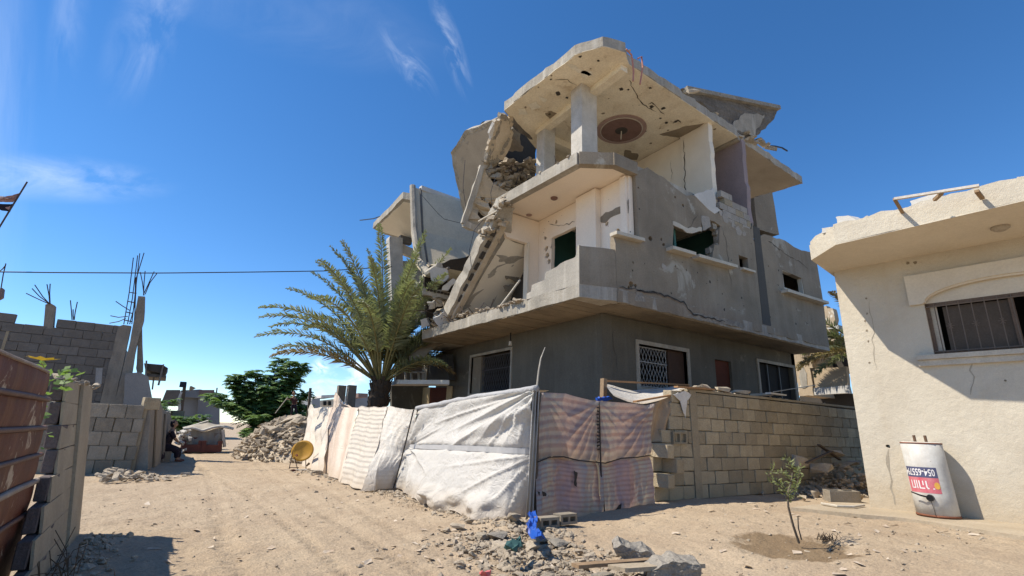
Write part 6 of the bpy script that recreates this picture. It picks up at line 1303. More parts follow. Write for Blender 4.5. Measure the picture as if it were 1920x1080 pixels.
# small stones: litter along the fence, front rubble, sand
r = random.Random(100); sp = []
for i in range(2600):
    y = 5.2 + 11 * r.random() ** 1.3; x = 4.72 - 0.055 * (y - 6.2) - 0.12 - abs(r.gauss(0, 0.28)) - 0.15 * math.exp(-((y - 6.5) / 1.4) ** 2)
    sp.append((x, y, gz0(x, y) + 0.005, 0.015 + 0.10 * r.random() ** 3.5))
for i in range(2900):
    t = r.random(); x = 3.35 + 0.12 * t + r.gauss(0, 0.40) + 0.28 * (1 - t); y = 5.9 - 3.1 * t + r.gauss(0, 0.3)
    sp.append((x, y, gz0(x, y) + 0.006 + 0.05 * math.exp(-((x - 3.7) ** 2 + (y - 5.0) ** 2) * 1.5) * r.random(), 0.014 + 0.11 * r.random() ** 4.0))
scatter('rubble', sp, 'stone', 'strip of small rubble and stones along the foot of the cloth fence', 'rubble')
r = random.Random(101); sp = []
for i in range(3200):
    x = r.uniform(-0.6, 9.5); y = 2.2 + 10 * r.random() ** 1.6
    if x > 4.2 and y > 5.6: continue
    if y < 0.25 * x: continue
    sp.append((x, y, gz(x, y) + 0.003, 0.008 + 0.06 * r.random() ** 7))
scatter('gravel', sp, 'stone', 'scattered pebbles over the sandy ground', 'gravel')
r = random.Random(102); sp = []
for i in range(330):
    x = -0.85 + abs(r.gauss(0, 0.5)); y = 14.6 + r.gauss(0, 0.45); sp.append((x, y, 0.03 + 0.14 * math.exp(-(x + 0.8) ** 2 * 3) * r.random(), 0.04 + 0.2 * r.random() ** 3))
scatter('rubble', sp, 'stone', 'small heap of pale stones in front of the left block wall', 'rubble')
r = random.Random(103); sp = []
for i in range(260):
    x = -0.45 + abs(r.gauss(0, 0.16)); y = 4.6 + 3.2 * r.random(); sp.append((x, y, gz(x, y) + 0.01, 0.02 + 0.1 * r.random() ** 3))
scatter('rubble', sp, 'stone', 'stones lying in the shade at the foot of the stepped block wall', 'rubble')
r = random.Random(104); sp = []
for i in range(330):
    x = 12.6 + r.gauss(0, 0.9); y = 5.7 + r.gauss(0, 0.35); sp.append((min(x, 15), min(max(y, 4.9), 6.15), 0.25 + r.random() * 0.55 * math.exp(-((x - 13.3) / 0.8) ** 2), 0.05 + 0.2 * r.random() ** 2.5))
scatter('rubble', sp, 'stone', 'shaded rubble heap in the gap between the tan wall and the cream house', 'rubble')
for i, (px, d, lab) in enumerate((([(11.815,6.000,0.832)], (.6, .4, .4), 'big brown block at the left of the shaded rubble heap'), ([(13.072,5.900,1.044)], (.7, .4, .35), 'big block on top of the shaded rubble heap'), ([(12.094,5.700,0.718)], (.5, .4, .3), 'rounded chunk in the middle of the shaded rubble heap'), ([(13.901,5.800,0.833)], (.6, .4, .35), 'chunk at the right of the shaded rubble heap'))):
    p = V(px[0]); o = link('concrete_chunk', ROCKS[(i + 4) % 10], None, p, (0.2, 0.1, i), d); tag(o, lab, 'concrete chunk', 'chunks of the shaded rubble heap')
for i, (q, lab) in enumerate((([(12.332,5.800,1.229),(13.247,5.800,0.908)], 'thin plank sticking out of the shaded rubble heap, upper one'), ([(11.488,5.700,0.854),(12.694,5.700,1.099)], 'thin plank lying across the shaded rubble heap, lower one'))):
    tag(MB().beam(q[0], q[1], 0.07, 0.03).build('plank', 'dwood'), lab, 'plank')
hb = V([(10.507,4.638,0.270)][0])
hollow_block((hb.x, hb.y + 0.02, 0.36), (0.05, 0, -0.6), (0.55, 0.22, 0.19), 'blockd', 'hollow block lying on the sandy apron at the corner of the cream house')
tag(MB().tube([(9.514,4.557,0.290),(9.423,4.267,0.290),(9.642,4.121,0.290),(10.092,4.144,0.290)], 0.02, 6).build('pipe', 'sill'), 'thin white pipe lying in front of the hollow block', 'pipe')
# ------------------------------------------------------------------ sapling
SP = V((6.12, 3.28, 0.0)); SP.z = gz0(SP.x, SP.y)
sap = thing('sapling', 'young olive sapling with a thin bare stem standing in a patch of wet sand', 'sapling', tuple(SP))
def sp_at(px): return [V(p) for p in px]
st_ = sp_at([(6.222,3.280,0.187),(6.140,3.280,0.376),(6.082,3.280,0.575),(6.103,3.280,0.715),(6.200,3.280,0.828),(6.263,3.280,0.944)])
MB().tube(st_, [0.014, 0.013, 0.012, 0.011, 0.009, 0.006], 7).build('trunk', 'bark', sap)
s2_ = sp_at([(6.230,3.250,0.225),(6.191,3.250,0.349),(6.209,3.250,0.471)]); MB().tube(s2_, 0.007, 6).build('stem', 'bark', sap)
r = random.Random(7); lf = MB()
for b_i, b in enumerate([[(6.122,3.280,0.698),(5.952,3.280,0.806),(5.785,3.280,0.912),(5.705,3.280,1.004)],[(6.102,3.280,0.659),(5.976,3.280,0.760),(5.824,3.280,0.838)],[(6.263,3.280,0.944),(6.186,3.280,1.022),(6.105,3.280,1.082)],[(6.218,3.280,0.857),(6.360,3.280,0.943),(6.447,3.280,0.996)],[(6.138,3.280,0.714),(6.329,3.280,0.766),(6.460,3.280,0.851),(6.495,3.280,0.941)],[(6.212,3.280,0.828),(6.068,3.280,0.918),(5.904,3.280,0.950)],[(6.095,3.280,0.630),(6.272,3.280,0.680),(6.389,3.280,0.764)]]):
    pts = [V(p) + V((0, r.uniform(-.12, .12), 0)) * (i / 3) for i, p in enumerate(b)]
    MB().tube(pts, [0.006, 0.005, 0.004, 0.003][:len(pts)], 5).build('branch', 'bark', sap)
    P = rs(pts, 12)
    for i, p in enumerate(P):
        for k in range(3):
            d = V((r.uniform(-1, 1), r.uniform(-1, 1), r.uniform(-0.2, 1.2))).normalized(); L_ = r.uniform(0.035, 0.075); w = d.cross(V((r.uniform(-1, 1), r.uniform(-1, 1), r.uniform(-1, 1)))).normalized() * 0.008
            q = p + d * r.uniform(0, 0.03); lf.add([q, q + d * L_ * 0.45 + w, q + d * L_, q + d * L_ * 0.45 - w], [(0, 1, 2, 3)])
lf.build('foliage', 'olive', sap, fix=False)
r = random.Random(8); tw = MB()
tc = V([(6.665,3.177,0.180)][0])
for i in range(34):
    a = r.uniform(0, 6.3); L_ = r.uniform(0.06, 0.17); p = tc + V((r.uniform(-.1, .1), r.uniform(-.06, .06), 0.02)); tw.tube([p, p + V((math.cos(a) * L_ * .5, math.sin(a) * L_ * .3, r.uniform(.0, .08))), p + V((math.cos(a) * L_, math.sin(a) * L_ * .6, r.uniform(-.02, .04)))], 0.004, 3)
tag(tw.build('dry_branch', 'drygrass_d'), 'tangle of dead twigs lying at the edge of the wet patch by the sapling', 'dead branch')
r = random.Random(310); lt = MB()
for i in range(240):
    if r.random() < .5: t = r.random(); x, y = 3.3 + r.gauss(0, .5), 5.9 - 3.2 * t + r.gauss(0, .3)
    else: x, y = r.uniform(-.3, 9.3), 2.3 + 8 * r.random() ** 1.5
    if (x > 4.2 and y > 5.5) or y < .27 * x: continue
    z = gz(x, y) + 0.012; a = r.uniform(0, 6.3); L_, w_ = r.uniform(.015, .07), r.uniform(.008, .03); u_ = V((math.cos(a), math.sin(a), r.uniform(-.2, .3))) * L_; v_ = V((-math.sin(a), math.cos(a), r.uniform(-.2, .3))) * w_
    p = V((x, y, z)); lt.add([p - u_ - v_, p + u_ * r.uniform(.5, 1) - v_, p + u_ + v_, p - u_ * r.uniform(.4, 1) + v_ + V((0, 0, .015))], [(0, 1, 2, 3)])
tag(lt.build('litter', 'litter', fix=False), 'flakes of paper, plaster and plastic litter strewn over the sand', 'litter', kind='stuff')
# dry weeds at the foot of the walls
r = random.Random(9); wd = MB()
for i in range(420):
    zone = r.random()
    if zone < 0.75: y = 7.5 + 4.5 * r.random(); x = 4.2 - 0.03 * (y - 7) - abs(r.gauss(0, .22))
    else: y = 4.6 + 2 * r.random(); x = -0.5 + abs(r.gauss(0, .15))
    z = gz0(x, y); a = r.uniform(0, 6.3); L_ = r.uniform(.04, .14)
    p = V((x, y, z)); q = p + V((math.cos(a) * L_, math.sin(a) * L_, r.uniform(.02, .09))); w = V((-math.sin(a), math.cos(a), 0)) * 0.004
    wd.add([p - w, p + w, q], [(0, 1, 2)])
tag(wd.build('dry_grass', 'drygrass', fix=False), 'wisps of dry grass along the foot of the fence', 'dry grass', kind='stuff')
# ------------------------------------------------------------------ palms
def frond(parent, base, az, el0, L, droop, seed, m='palm', dens=78, wid=0.52, hang=0.08):
    r = random.Random(seed); n = 16; d0 = V((math.cos(az), math.sin(az), 0)); pts = []
    p = V(base); ang = el0
    tw_ = r.uniform(-0.25, 0.25)
    side0 = V((-math.sin(az), math.cos(az), 0))
    for i in range(n + 1):
        pts.append(p.copy()); t = i / n; ang = el0 - droop * t ** 1.7
        p = p + (d0 * math.cos(ang) + ZU * math.sin(ang) + side0 * tw_ * t * 0.6) * (L / n)
    mb = MB(); mb.tube(pts, [0.035 * (1 - 0.9 * i / n) + 0.004 for i in range(n + 1)], 4, cap=False)
    o = mb.build('frond', 'rachis', parent, fix=False)
    lf = MB()
    for i in range(dens):
        t = 0.24 + 0.76 * (i + 0.5) / dens; k = min(n - 1, int(t * n)); f = t * n - k
        c = pts[k].lerp(pts[k + 1], f); ax_ = (pts[k + 1] - pts[k]).normalized(); sd = ax_.cross(ZU)
        if sd.length < .05: sd = side0
        sd.normalize(); upv = sd.cross(ax_)
        ll = wid * math.sin(math.pi * min(1, (0.10 + 0.86 * t))) ** 0.6 * (1 - 0.25 * t)
        for sg in (-1, 1):
            for q in range(1 if r.random() < .5 else 2):
                v_ = r.uniform(-0.7, 1.5); dr = (ax_ * r.uniform(0.55, 0.95) + sd * sg * 0.85 + upv * v_ * 0.6 - ZU * hang * r.uniform(0.3, 1)).normalized()
                lw = dr.cross(upv + V((r.uniform(-.5, .5), r.uniform(-.5, .5), r.uniform(-.5, .5)))).normalized() * 0.026
                e = c + dr * ll * r.uniform(0.8, 1.1); mid = c.lerp(e, 0.45) + ZU * 0.02
                tip = e - ZU * 0.04 * ll
                lf.add([c, mid + lw, tip, mid - lw], [(0, 1, 2, 3)])
    l = lf.build('leaflets', m, fix=False); l.parent = o
    return o
def palm(name, label, loc, th, tr_, specs, seed):
    P = thing(name, label, 'palm tree', loc); b = V(loc); r = random.Random(seed)
    mb = MB(); n = 14; mb.tube([b + V((0.05 * math.sin(i * .5), 0, th * i / n)) for i in range(n + 1)], [tr_ * (1.0 + 0.12 * (i % 2) + (0.10 if i > 9 else 0)) for i in range(n + 1)], 14)
    mb.build('trunk', 'trunk', P)
    for i in range(130):                                  # old leaf bases
        a = i * 2.399; z = th * (0.04 + 0.98 * i / 130); d = V((math.cos(a), math.sin(a), 0)); p = b + d * tr_ * 1.02 + ZU * z
        MB().beam(p, p + d * r.uniform(.04, .10) + ZU * r.uniform(.14, .26), r.uniform(.08, .15), 0.035, tuple(d)).build('leaf_base', 'trunk', P)
    cr = b + ZU * (th + 0.05)
    for i, (az, el, L, dr, m) in enumerate(specs):
        d = V((math.cos(az), math.sin(az), 0)); frond(P, cr + d * tr_ * 0.5 - ZU * 0.1 * math.cos(el), az, el, L, dr, seed * 100 + i, m)
    return P
r = random.Random(5); specs = []
for i in range(44):
    az = i * 2.399963 + r.uniform(-.2, .2); t = i / 43
    el = rad(86 - 40 * t + r.uniform(-5, 5)); L = (5.35 + 0.7 * r.random()) * (0.92 - 0.14 * t); dr = rad(30 + 42 * t + r.uniform(-10, 10))
    if math.cos(az) > 0.35 and math.cos(el) > 0.25: L *= 0.66
    specs.append((az, el, L, dr, 'palm'))
AZL = 2.65
specs += [(AZL, rad(40), 4.7, rad(66), 'palm'), (AZL + .25, rad(50), 4.6, rad(76), 'palm'), (AZL - .2, rad(34), 4.2, rad(56), 'palm'), (AZL + .5, rad(28), 3.6, rad(58), 'palmdry'), (AZL - .45, rad(58), 4.6, rad(74), 'palm'),
          (-0.7, rad(35), 2.6, rad(80), 'palmdry'), (-1.2, rad(30), 2.8, rad(60), 'palm')]
palm('date_palm', 'date palm with a thick shaggy trunk and green fronds rising behind the cloth fence', (5.95, 16.8, 0), 2.8, 0.29, specs, 3)
pb = V([(23.600,8.442,4.855)][0])
r = random.Random(11); specs = [(i * 2.4 + r.uniform(-.3, .3), rad(r.uniform(-5, 60)), r.uniform(3.0, 3.8), rad(r.uniform(40, 80)), 'palm' if i % 3 else 'palmdry') for i in range(22)] + [(2.35, rad(20), 3.9, rad(58), 'palm'), (2.5, rad(5), 3.2, rad(50), 'palmdry'), (2.2, rad(48), 4.0, rad(60), 'palm'), (2.6, rad(-5), 2.8, rad(50), 'palm'), (2.3, rad(35), 3.9, rad(62), 'palmdry')]
palm('date_palm', 'dusty palm half hidden behind the corner of the cream house', (pb.x, pb.y, 0), max(1.5, pb.z), 0.3, specs, 4)
# ------------------------------------------------------------------ leafy tree behind the rubble
def leaf_tree(name, label, loc, shoots, seed, group=None, scale=1.0, leaf_n=1.0, nshades=2):
    T = thing(name, label, 'tree', loc, 0, group); r = random.Random(seed); b = V(loc)
    tops = [b + V(s) for s in shoots]
    c = sum(tops, V((0, 0, 0))) / len(tops); base = b + V((0, 0, 0)); fork = b + V((c.x - b.x, c.y - b.y, 0)) * 0.35 + ZU * 0.7 * scale
    MB().tube([base, base.lerp(fork, .5), fork], [0.12 * scale, 0.10 * scale, 0.08 * scale], 8).build('trunk', 'bark', T)
    lv = [MB() for _ in range(nshades)]
    for ti, t in enumerate(tops):
        m1 = fork.lerp(t, 0.5) + V((r.uniform(-.2, .2), r.uniform(-.2, .2), 0.1)); path = rs([fork, m1, t], 12)
        MB().tube(path, [0.05 * scale * (1 - 0.85 * i / 12) + 0.004 for i in range(13)], 6).build('branch', 'bark', T)
        for k in range(4, 13):
            p = path[k]
            for q in range(int((4 if k < 12 else 6) * leaf_n)):
                az = (k * 5 + q) * 2.399 + r.uniform(-.3, .3); L_ = scale * r.uniform(0.55, 0.95) * (1.15 - 0.045 * k); el = rad(r.uniform(5, 38))
                dh = V((math.cos(az), math.sin(az), 0)); sd = V((-math.sin(az), math.cos(az), 0)); n = 8; c_ = p + V((0, 0, r.uniform(-.1, .1))) * scale; a = el; mbx = lv[(ti + q) % nshades]
                for j in range(n):
                    a2 = el - rad(70) * (j / n) ** 1.4; c2 = c_ + (dh * math.cos(a2) + ZU * math.sin(a2)) * L_ / n
                    ll = scale * (0.24 if j < n - 1 else 0.16) * math.sin(math.pi * (0.22 + 0.7 * j / n)) ; w = 0.075 * scale
                    for sg in (-1, 1):
                        d = (sd * sg + dh * 0.35 - ZU * r.uniform(0.05, 0.45)).normalized(); e = c2 + d * ll; mm = c_.lerp(c2, .5) + d * ll * 0.5
                        wv = (dh * math.cos(a2) + ZU * math.sin(a2)) * w
                        mbx.add([c2, mm + d * 0 + wv * 1.2 + (c2 - mm) * 0.0, e, c2 + d * ll * 0.5 - wv], [(0, 1, 2, 3)])
                    c_ = c2
    for i, mbx in enumerate(lv): mbx.build('crown', ('leaf', 'leafy')[i % 2] if nshades > 1 else 'leaf', T, fix=False)
    return T
leaf_tree('leafy_tree', 'bushy dark green tree with layered feathery leaves behind the rubble heap', (3.9, 26.5, 0.2), [(-1.5, .3, 2.9), (-0.75, -.2, 3.35), (-1.9, -.6, 1.9), (0.35, .4, 4.1), (0.75, -.3, 3.9), (1.45, .3, 3.7), (-.2, -.8, 2.6), (1.6, -.5, 2.5), (0.6, -1.2, 2.2), (-0.4, -1.5, 1.3), (1.2, -1.3, 1.5), (0.1, .5, 3.2), (-1.1, 0.5, 2.4), (1.0, 0.8, 3.1), (1.9, 0.4, 1.9), (0.2, -1.7, 0.9), (2.2, .9, 1.6), (-2.2, .3, 2.2), (-.7, -1.8, .6), (.9, -1.6, 1.0), (1.9, -.7, 1.1), (-1.4, .3, 3.1), (1.3, .2, 3.9)], 3, None, 1.0, 2.6, 2)
bushes = (([(-0.291,30.000,2.253)], 'dark bush showing above the end of the left wall', 5), ([(1.003,29.000,1.253)], 'low bush between the utility pole and the grey tent', 6), ([(-0.605,27.500,2.107)], 'dark shrub in front of the far unfinished house', 7))
for px, lab, sd_ in bushes:
    p = V(px[0]); leaf_tree('bush', lab, (p.x, p.y, max(0.2, p.z - 1.4)), [(random.Random(sd_ * 9 + i).uniform(-.8, .8), random.Random(sd_ * 7 + i).uniform(-.6, .6), random.Random(sd_ + i).uniform(0.9, 1.5)) for i in range(7)], sd_, 'bushes at the end of the street', 0.7, 0.8, 2)
# ------------------------------------------------------------------ rubble heap with slabs
MC = V((4.0, 22.0, 0))
def mz(x, y):
    e = ((x - 4.6) / 2.0) ** 2 + ((y - 22.6) / 3.6) ** 2
    return 1.55 * max(0, 1 - e) ** 0.8
xs = [2.2 + i * 0.12 for i in range(34)]; ys = [18.8 + i * 0.2 for i in range(38)]
mv = [(x, y, gz0(x, y) - 0.06 + mz(x, y) + 0.10 * nz(x * 2, y * 2, 4) * (mz(x, y) > 0.02)) for y in ys for x in xs]
MB().add(mv, [(j * 34 + i, j * 34 + i + 1, (j + 1) * 34 + i + 1, (j + 1) * 34 + i) for j in range(37) for i in range(33)]).build('rubble_mound', 'stone', fix=False, smooth=True)
tag(bpy.data.objects['rubble_mound'], 'grey brown core of the rubble mound beside the dirt street', 'rubble mound', kind='stuff')
r = random.Random(200); sp = []
for i in range(3200):
    a = r.uniform(0, 6.3); k = r.random() ** 0.5 * 1.06; x = 4.6 + 2.0 * k * math.cos(a); y = 22.6 + 3.6 * k * math.sin(a)
    if x > 5.4 and y > 23: continue
    sp.append((x, y, gz0(x, y) + mz(x, y) + r.uniform(-.02, .06), 0.05 + 0.34 * r.random() ** 3.4))
scatter('rubble', sp, 'stone', 'mass of broken stones covering the mound beside the dirt street', 'rubble')
for i, (px, d, rot, lab) in enumerate((([(3.668,21.000,1.065)], (1.1, .7, .35), (.3, .2, .4), 'large pale slab on the left flank of the rubble mound'), ([(4.117,21.400,1.491)], (1.0, .5, .2), (.2, -.35, .2), 'flat tilted slab near the top of the rubble mound'), ([(3.339,21.600,0.928)], (.7, .5, .45), (.1, .1, 1), 'squarish block left of the large pale slab on the mound'),
        ([(3.128,21.800,0.802)], (.6, .5, .4), (.1, .1, 2), 'lower block at the left of the mound'), ([(4.260,20.600,1.399)], (.6, .4, .3), (.1, .1, 2), 'pale chunk against the end of the cloth fence on the mound'), ([(3.351,20.400,0.475)], (.55, .3, .2), (.1, .4, 2), 'small tilted slab in the middle of the mound'), ([(3.919,20.200,0.637)], (.5, .3, .2), (.2, .4, 1), 'small slab right of the middle of the mound'), ([(2.534,21.000,0.313)], (.5, .35, .25), (.2, .3, .4), 'brownish chunk at the left foot of the mound'))):
    p = V(px[0]); o = link('concrete_slab' if i < 2 else 'concrete_chunk', ROCKS[(i + 2) % 10], None, p, rot, d); tag(o, lab, 'concrete slab' if i < 2 else 'concrete chunk', 'slabs on the rubble mound')
# ------------------------------------------------------------------ yellow disc on a thin stand
yc = V([(3.640,16.500,0.535)][0])
YD = thing('yellow_disc', 'round yellow metal disc standing on a thin wire frame against the cream cloth', 'disc', (yc.x, yc.y, 0))
nd = V((-0.55, -0.85, 0.25)).normalized(); ud = nd.cross(ZU).normalized(); vd = ud.cross(nd) * -1
vs = []; rings = [(0, -.05), (.12, -.045), (.24, -.02), (.31, 0.01), (.315, -.005), (.30, -.02)]
for rr, h in rings[1:]: vs += [yc + (ud * math.cos(t) * 1.06 + vd * math.sin(t) * 0.98) * rr + nd * h for t in [2 * math.pi * i / 36 for i in range(36)]]
vs.append(yc + nd * -.05); fs = [(j * 36 + i, j * 36 + (i + 1) % 36, (j + 1) * 36 + (i + 1) % 36, (j + 1) * 36 + i) for j in range(4) for i in range(36)] + [(180, (i + 1) % 36, i) for i in range(36)]
MB().add(vs, fs).build('disc_plate', 'yellow', YD, smooth=True)
hp = V([(3.491,16.420,0.402)][0]); MB().tube([hp + nd * 0.0, hp + nd * 0.06], 0.035, 10).build('knob', 'rustedge', YD)
for a, b in (((-.28, .1, 0), (-.26, 0.02, .55)), ((-.05, .05, 0), (-.2, 0, .35)), ((.2, .1, 0), (.12, 0.05, .4)), ((-.3, .1, .3), (.2, .08, .3)), ((-.29, .1, .05), (-.02, .05, .05))):
    MB().tube([V((yc.x, yc.y, 0)) + V(a), V((yc.x, yc.y, 0)) + V(b)], 0.012, 5).build('stand_leg', 'rebar', YD)
for q, lab, m_, d in (([(3.564,16.118,0.080)], 'white plank lying on the ground under the yellow disc', 'white_plaster', (.55, .12, .06)), ([(3.946,16.842,0.100)], 'dark box standing by the cloth right of the yellow disc', 'dwood', (.16, .14, .24)), ([(3.711,14.793,0.080)], 'grey block holding down the hem of the cream cloth', 'greychunk', (.4, .25, .16)), ([(3.308,15.844,0.060)], 'small reddish stone at the foot of the yellow disc', 'redcloth', (.2, .15, .08))):
    p = V(q[0]); me = ROCKS[3].copy(); me.materials[0] = M[m_]; tag(link('concrete_chunk' if 'block' in lab or 'stone' in lab else ('plank' if 'plank' in lab else 'box'), me, None, (p.x, p.y, d[2] * .45), (0, 0, .4), d), lab, 'concrete chunk' if 'block' in lab or 'stone' in lab else ('plank' if 'plank' in lab else 'box'))
# ------------------------------------------------------------------ people
def skin_mesh(name, joints, edges, m, parent, sub=2):
    me = bpy.data.meshes.new(name); me.from_pydata([tuple(j[0]) for j in joints], edges, []); o = bpy.data.objects.new(name, me); COL.objects.link(o)
    md = o.modifiers.new('skin', 'SKIN'); md.use_smooth_shade = True
    for i, j in enumerate(joints):
        s = me.skin_vertices[0].data[i]; s.radius = (j[1], j[2] if len(j) > 2 else j[1]); s.use_root = (i == 0)
    sb_ = o.modifiers.new('sub', 'SUBSURF'); sb_.levels = sub; sb_.render_levels = sub
    dg = bpy.context.evaluated_depsgraph_get(); dg.update(); m2 = bpy.data.meshes.new_from_object(o.evaluated_get(dg)); bpy.data.objects.remove(o)
    m2.name = name; m2.materials.clear(); m2.materials.append(M[m]); m2.polygons.foreach_set('use_smooth', [True] * len(m2.polygons))
    o = link(name, m2); o.parent = parent; o.matrix_parent_inverse = Matrix.Translation(-parent.location); return o
def hand(parent, w, d, s=1.0):
    w = V(w); d = V(d).normalized(); sd = d.cross(ZU); sd = sd.normalized() if sd.length > .1 else V((1, 0, 0)); up_ = sd.cross(d)
    J = [(w, .026 * s, .018 * s), (w + d * .07 * s, .034 * s, .016 * s)]; E_ = [(0, 1)]
    for k, (o_, L_) in enumerate(((-.030, .062), (-.010, .072), (.010, .068), (.028, .052))):
        b = w + d * .075 * s + sd * o_ * s; n = len(J)
        J += [(b, .010 * s), (b + (d * .6 - up_ * .3).normalized() * L_ * .55 * s, .009 * s), (b + (d * .5 - up_ * .7) * L_ * s, .007 * s)]; E_ += [(1, n), (n, n + 1), (n + 1, n + 2)]
    n = len(J); J += [(w + d * .03 * s - sd * .035 * s, .011 * s), (w + d * .065 * s - sd * .05 * s - up_ * .02 * s, .008 * s)]; E_ += [(0, n), (n, n + 1)]
    return skin_mesh('hand', J, E_, 'skin', parent, 1)
def head(parent, c, fwd, s, hair_m, scarf=False):
    c = V(c); f = V(fwd).normalized(); sd = f.cross(ZU).normalized(); vs = []; n, k = 14, 20
    for i in range(n + 1):
        t = math.pi * i / n; z = math.cos(t)
        for j in range(k):
            a = 2 * math.pi * j / k; x, y = math.cos(a) * math.sin(t), math.sin(a) * math.sin(t)
            px_ = x * .092 * s; py_ = y * .074 * s * (1 - .18 * max(0, -z)); pz_ = z * .118 * s
            if x > .75 and -.35 < z < .1 and abs(y) < .25: px_ += .022 * s
            if x > .6 and -.62 < z < -.45 and abs(y) < .3: px_ += .006 * s
            if x > .6 and .02 < z < .2 and .2 < abs(y) < .55: px_ -= .010 * s
            vs.append(c + f * px_ + sd * py_ + ZU * pz_)
    fs = [(i * k + j, i * k + (j + 1) % k, (i + 1) * k + (j + 1) % k, (i + 1) * k + j) for i in range(n) for j in range(k)]
    h = MB().add(vs, fs).build('head', 'skin', parent, smooth=True)
    for sg in (-1, 1):
        MB().tube([c + sd * sg * .072 * s, c + sd * sg * .086 * s], [.026 * s, .018 * s], 8).build('ear', 'skin', h)
        MB().tube([c + f * .078 * s + sd * sg * .031 * s + ZU * .014 * s, c + f * .088 * s + sd * sg * .031 * s + ZU * .014 * s], [.011 * s, .008 * s], 8).build('eye', 'blackp', h)
    MB().beam(c + f * .088 * s + sd * -.02 * s - ZU * .06 * s, c + f * .088 * s + sd * .02 * s - ZU * .06 * s, .008 * s, .008 * s).build('mouth', 'redcloth', h)
    hv = [c + (p - c) * 1.09 - f * .012 * s + ZU * .006 * s for p in vs]
    hf = [q for q in fs if all((hv[a] - c).dot(f) < .035 * s or (hv[a] - c).z > .07 * s for a in q) and all((hv[a] - c).z > (-.11 if scarf else -.05) * s for a in q)]
    MB().add(hv, hf).build('hair', hair_m, parent, smooth=True, fix=False)
# seated figure against the left wall
A = [(0.344,20.200,1.170),(0.339,20.200,1.035),(0.314,20.200,0.933),(0.282,20.200,0.716),(0.245,20.200,0.451),(0.434,20.200,0.370),(0.571,20.200,0.338),(0.588,20.200,0.091),(0.653,20.200,0.058),(0.703,20.200,0.025),(0.442,20.200,0.719),(0.566,20.200,0.604)]
A = [V(p) for p in A]
PS = thing('person', 'person in dark clothes and brown shoes sitting on a block against the left wall', 'person', (A[4].x, A[4].y, 0))
hd, nk, shd, ch_, hp_, kn_, kn2, an_, ft_, toe, el_, ha_ = A
YL = V((0, -0.16, 0)); YR = V((0, 0.14, 0)); z0_ = gz0(A[4].x, A[4].y)
an_.z = 0.10; ft_.z = 0.05; toe.z = 0.04
hd.z = max(hd.z, nk.z + .13)
J = [(hp_, .15, .13), (ch_, .15, .12), (shd, .13, .10), (nk, .055), (hd - ZU * .07, .05),
     (shd + YL * 1.15 - ZU * .03, .062), (el_ + YL * 1.2, .047), (ha_ + YL * .6, .03), (shd + YR * 1.2 - ZU * .03, .062), (el_ + YR * 1.3 - ZU * .02, .047), (ha_ + YR * .6, .03),
     (hp_ + YL * .6, .105), (kn2 + YL * .8, .075), (an_ + YL * .8, .045), (toe + YL * .8, .035), (hp_ + YR * .6, .105), (kn2 + YR * .9 + V((.05, 0, .02)), .075), (an_ + YR * .9 + V((.06, 0, 0)), .045), (toe + YR * .9 + V((.06, 0, 0)), .035)]
E_ = [(0, 1), (1, 2), (2, 3), (3, 4), (2, 5), (5, 6), (6, 7), (2, 8), (8, 9), (9, 10), (0, 11), (11, 12), (12, 13), (13, 14), (0, 15), (15, 16), (16, 17), (17, 18)]
skin_mesh('body', J, E_, 'skin', PS, 2)
JC = [(p[0], *[q * 1.17 + .012 for q in p[1:]]) for p in J]
keep = [i for i in range(len(J)) if i not in (3, 4, 7, 10, 14, 18)]
mp = {a: i for i, a in enumerate(keep)}
skin_mesh('clothes', [JC[i] for i in keep], [(mp[a], mp[b]) for a, b in E_ if a in mp and b in mp], 'darkcloth', PS, 2)
for a, t in ((13, 14), (17, 18)):
    p, q = J[a][0].copy(), J[t][0]; p.z = .05; d = (q - p).normalized(); skin_mesh('shoe', [(p - d * .04, .05, .045), (p + d * .08, .055, .04), (p + d * .19, .042, .032)], [(0, 1), (1, 2)], 'shoe', PS, 2)
hand(PS, J[7][0], (1, 0, -.3)); hand(PS, J[10][0], (1, 0, -.3))
head(PS, hd, (1, -.25, -.1), 1.05, 'darkcloth', True)
hx, hy = hp_.x, hp_.y
o = link('concrete_block', blk(1, (.4, .45, .32), 'blockd'), None, (hx - .03, hy, .16), (0, 0, .1)); tag(o, 'weathered block serving as a seat under the person by the left wall', 'concrete block')
bgp = [V(p) for p in [(0.197,19.700,0.471),(0.158,19.700,0.311),(0.193,19.700,0.200)]]
bag = skin_mesh('bag', [(V((bgp[0].x - .02, hy - .42, .36)), .07), (V((bgp[0].x - .05, hy - .42, .2)), .17, .14), (V((bgp[0].x - .05, hy - .42, .07)), .15, .13)], [(0, 1), (1, 2)], 'darkcloth', PS, 2)
bag.parent = None; bag.matrix_parent_inverse = Matrix.Identity(4); tag(bag, 'black bag on the ground at the left wall beside the seated person', 'bag')
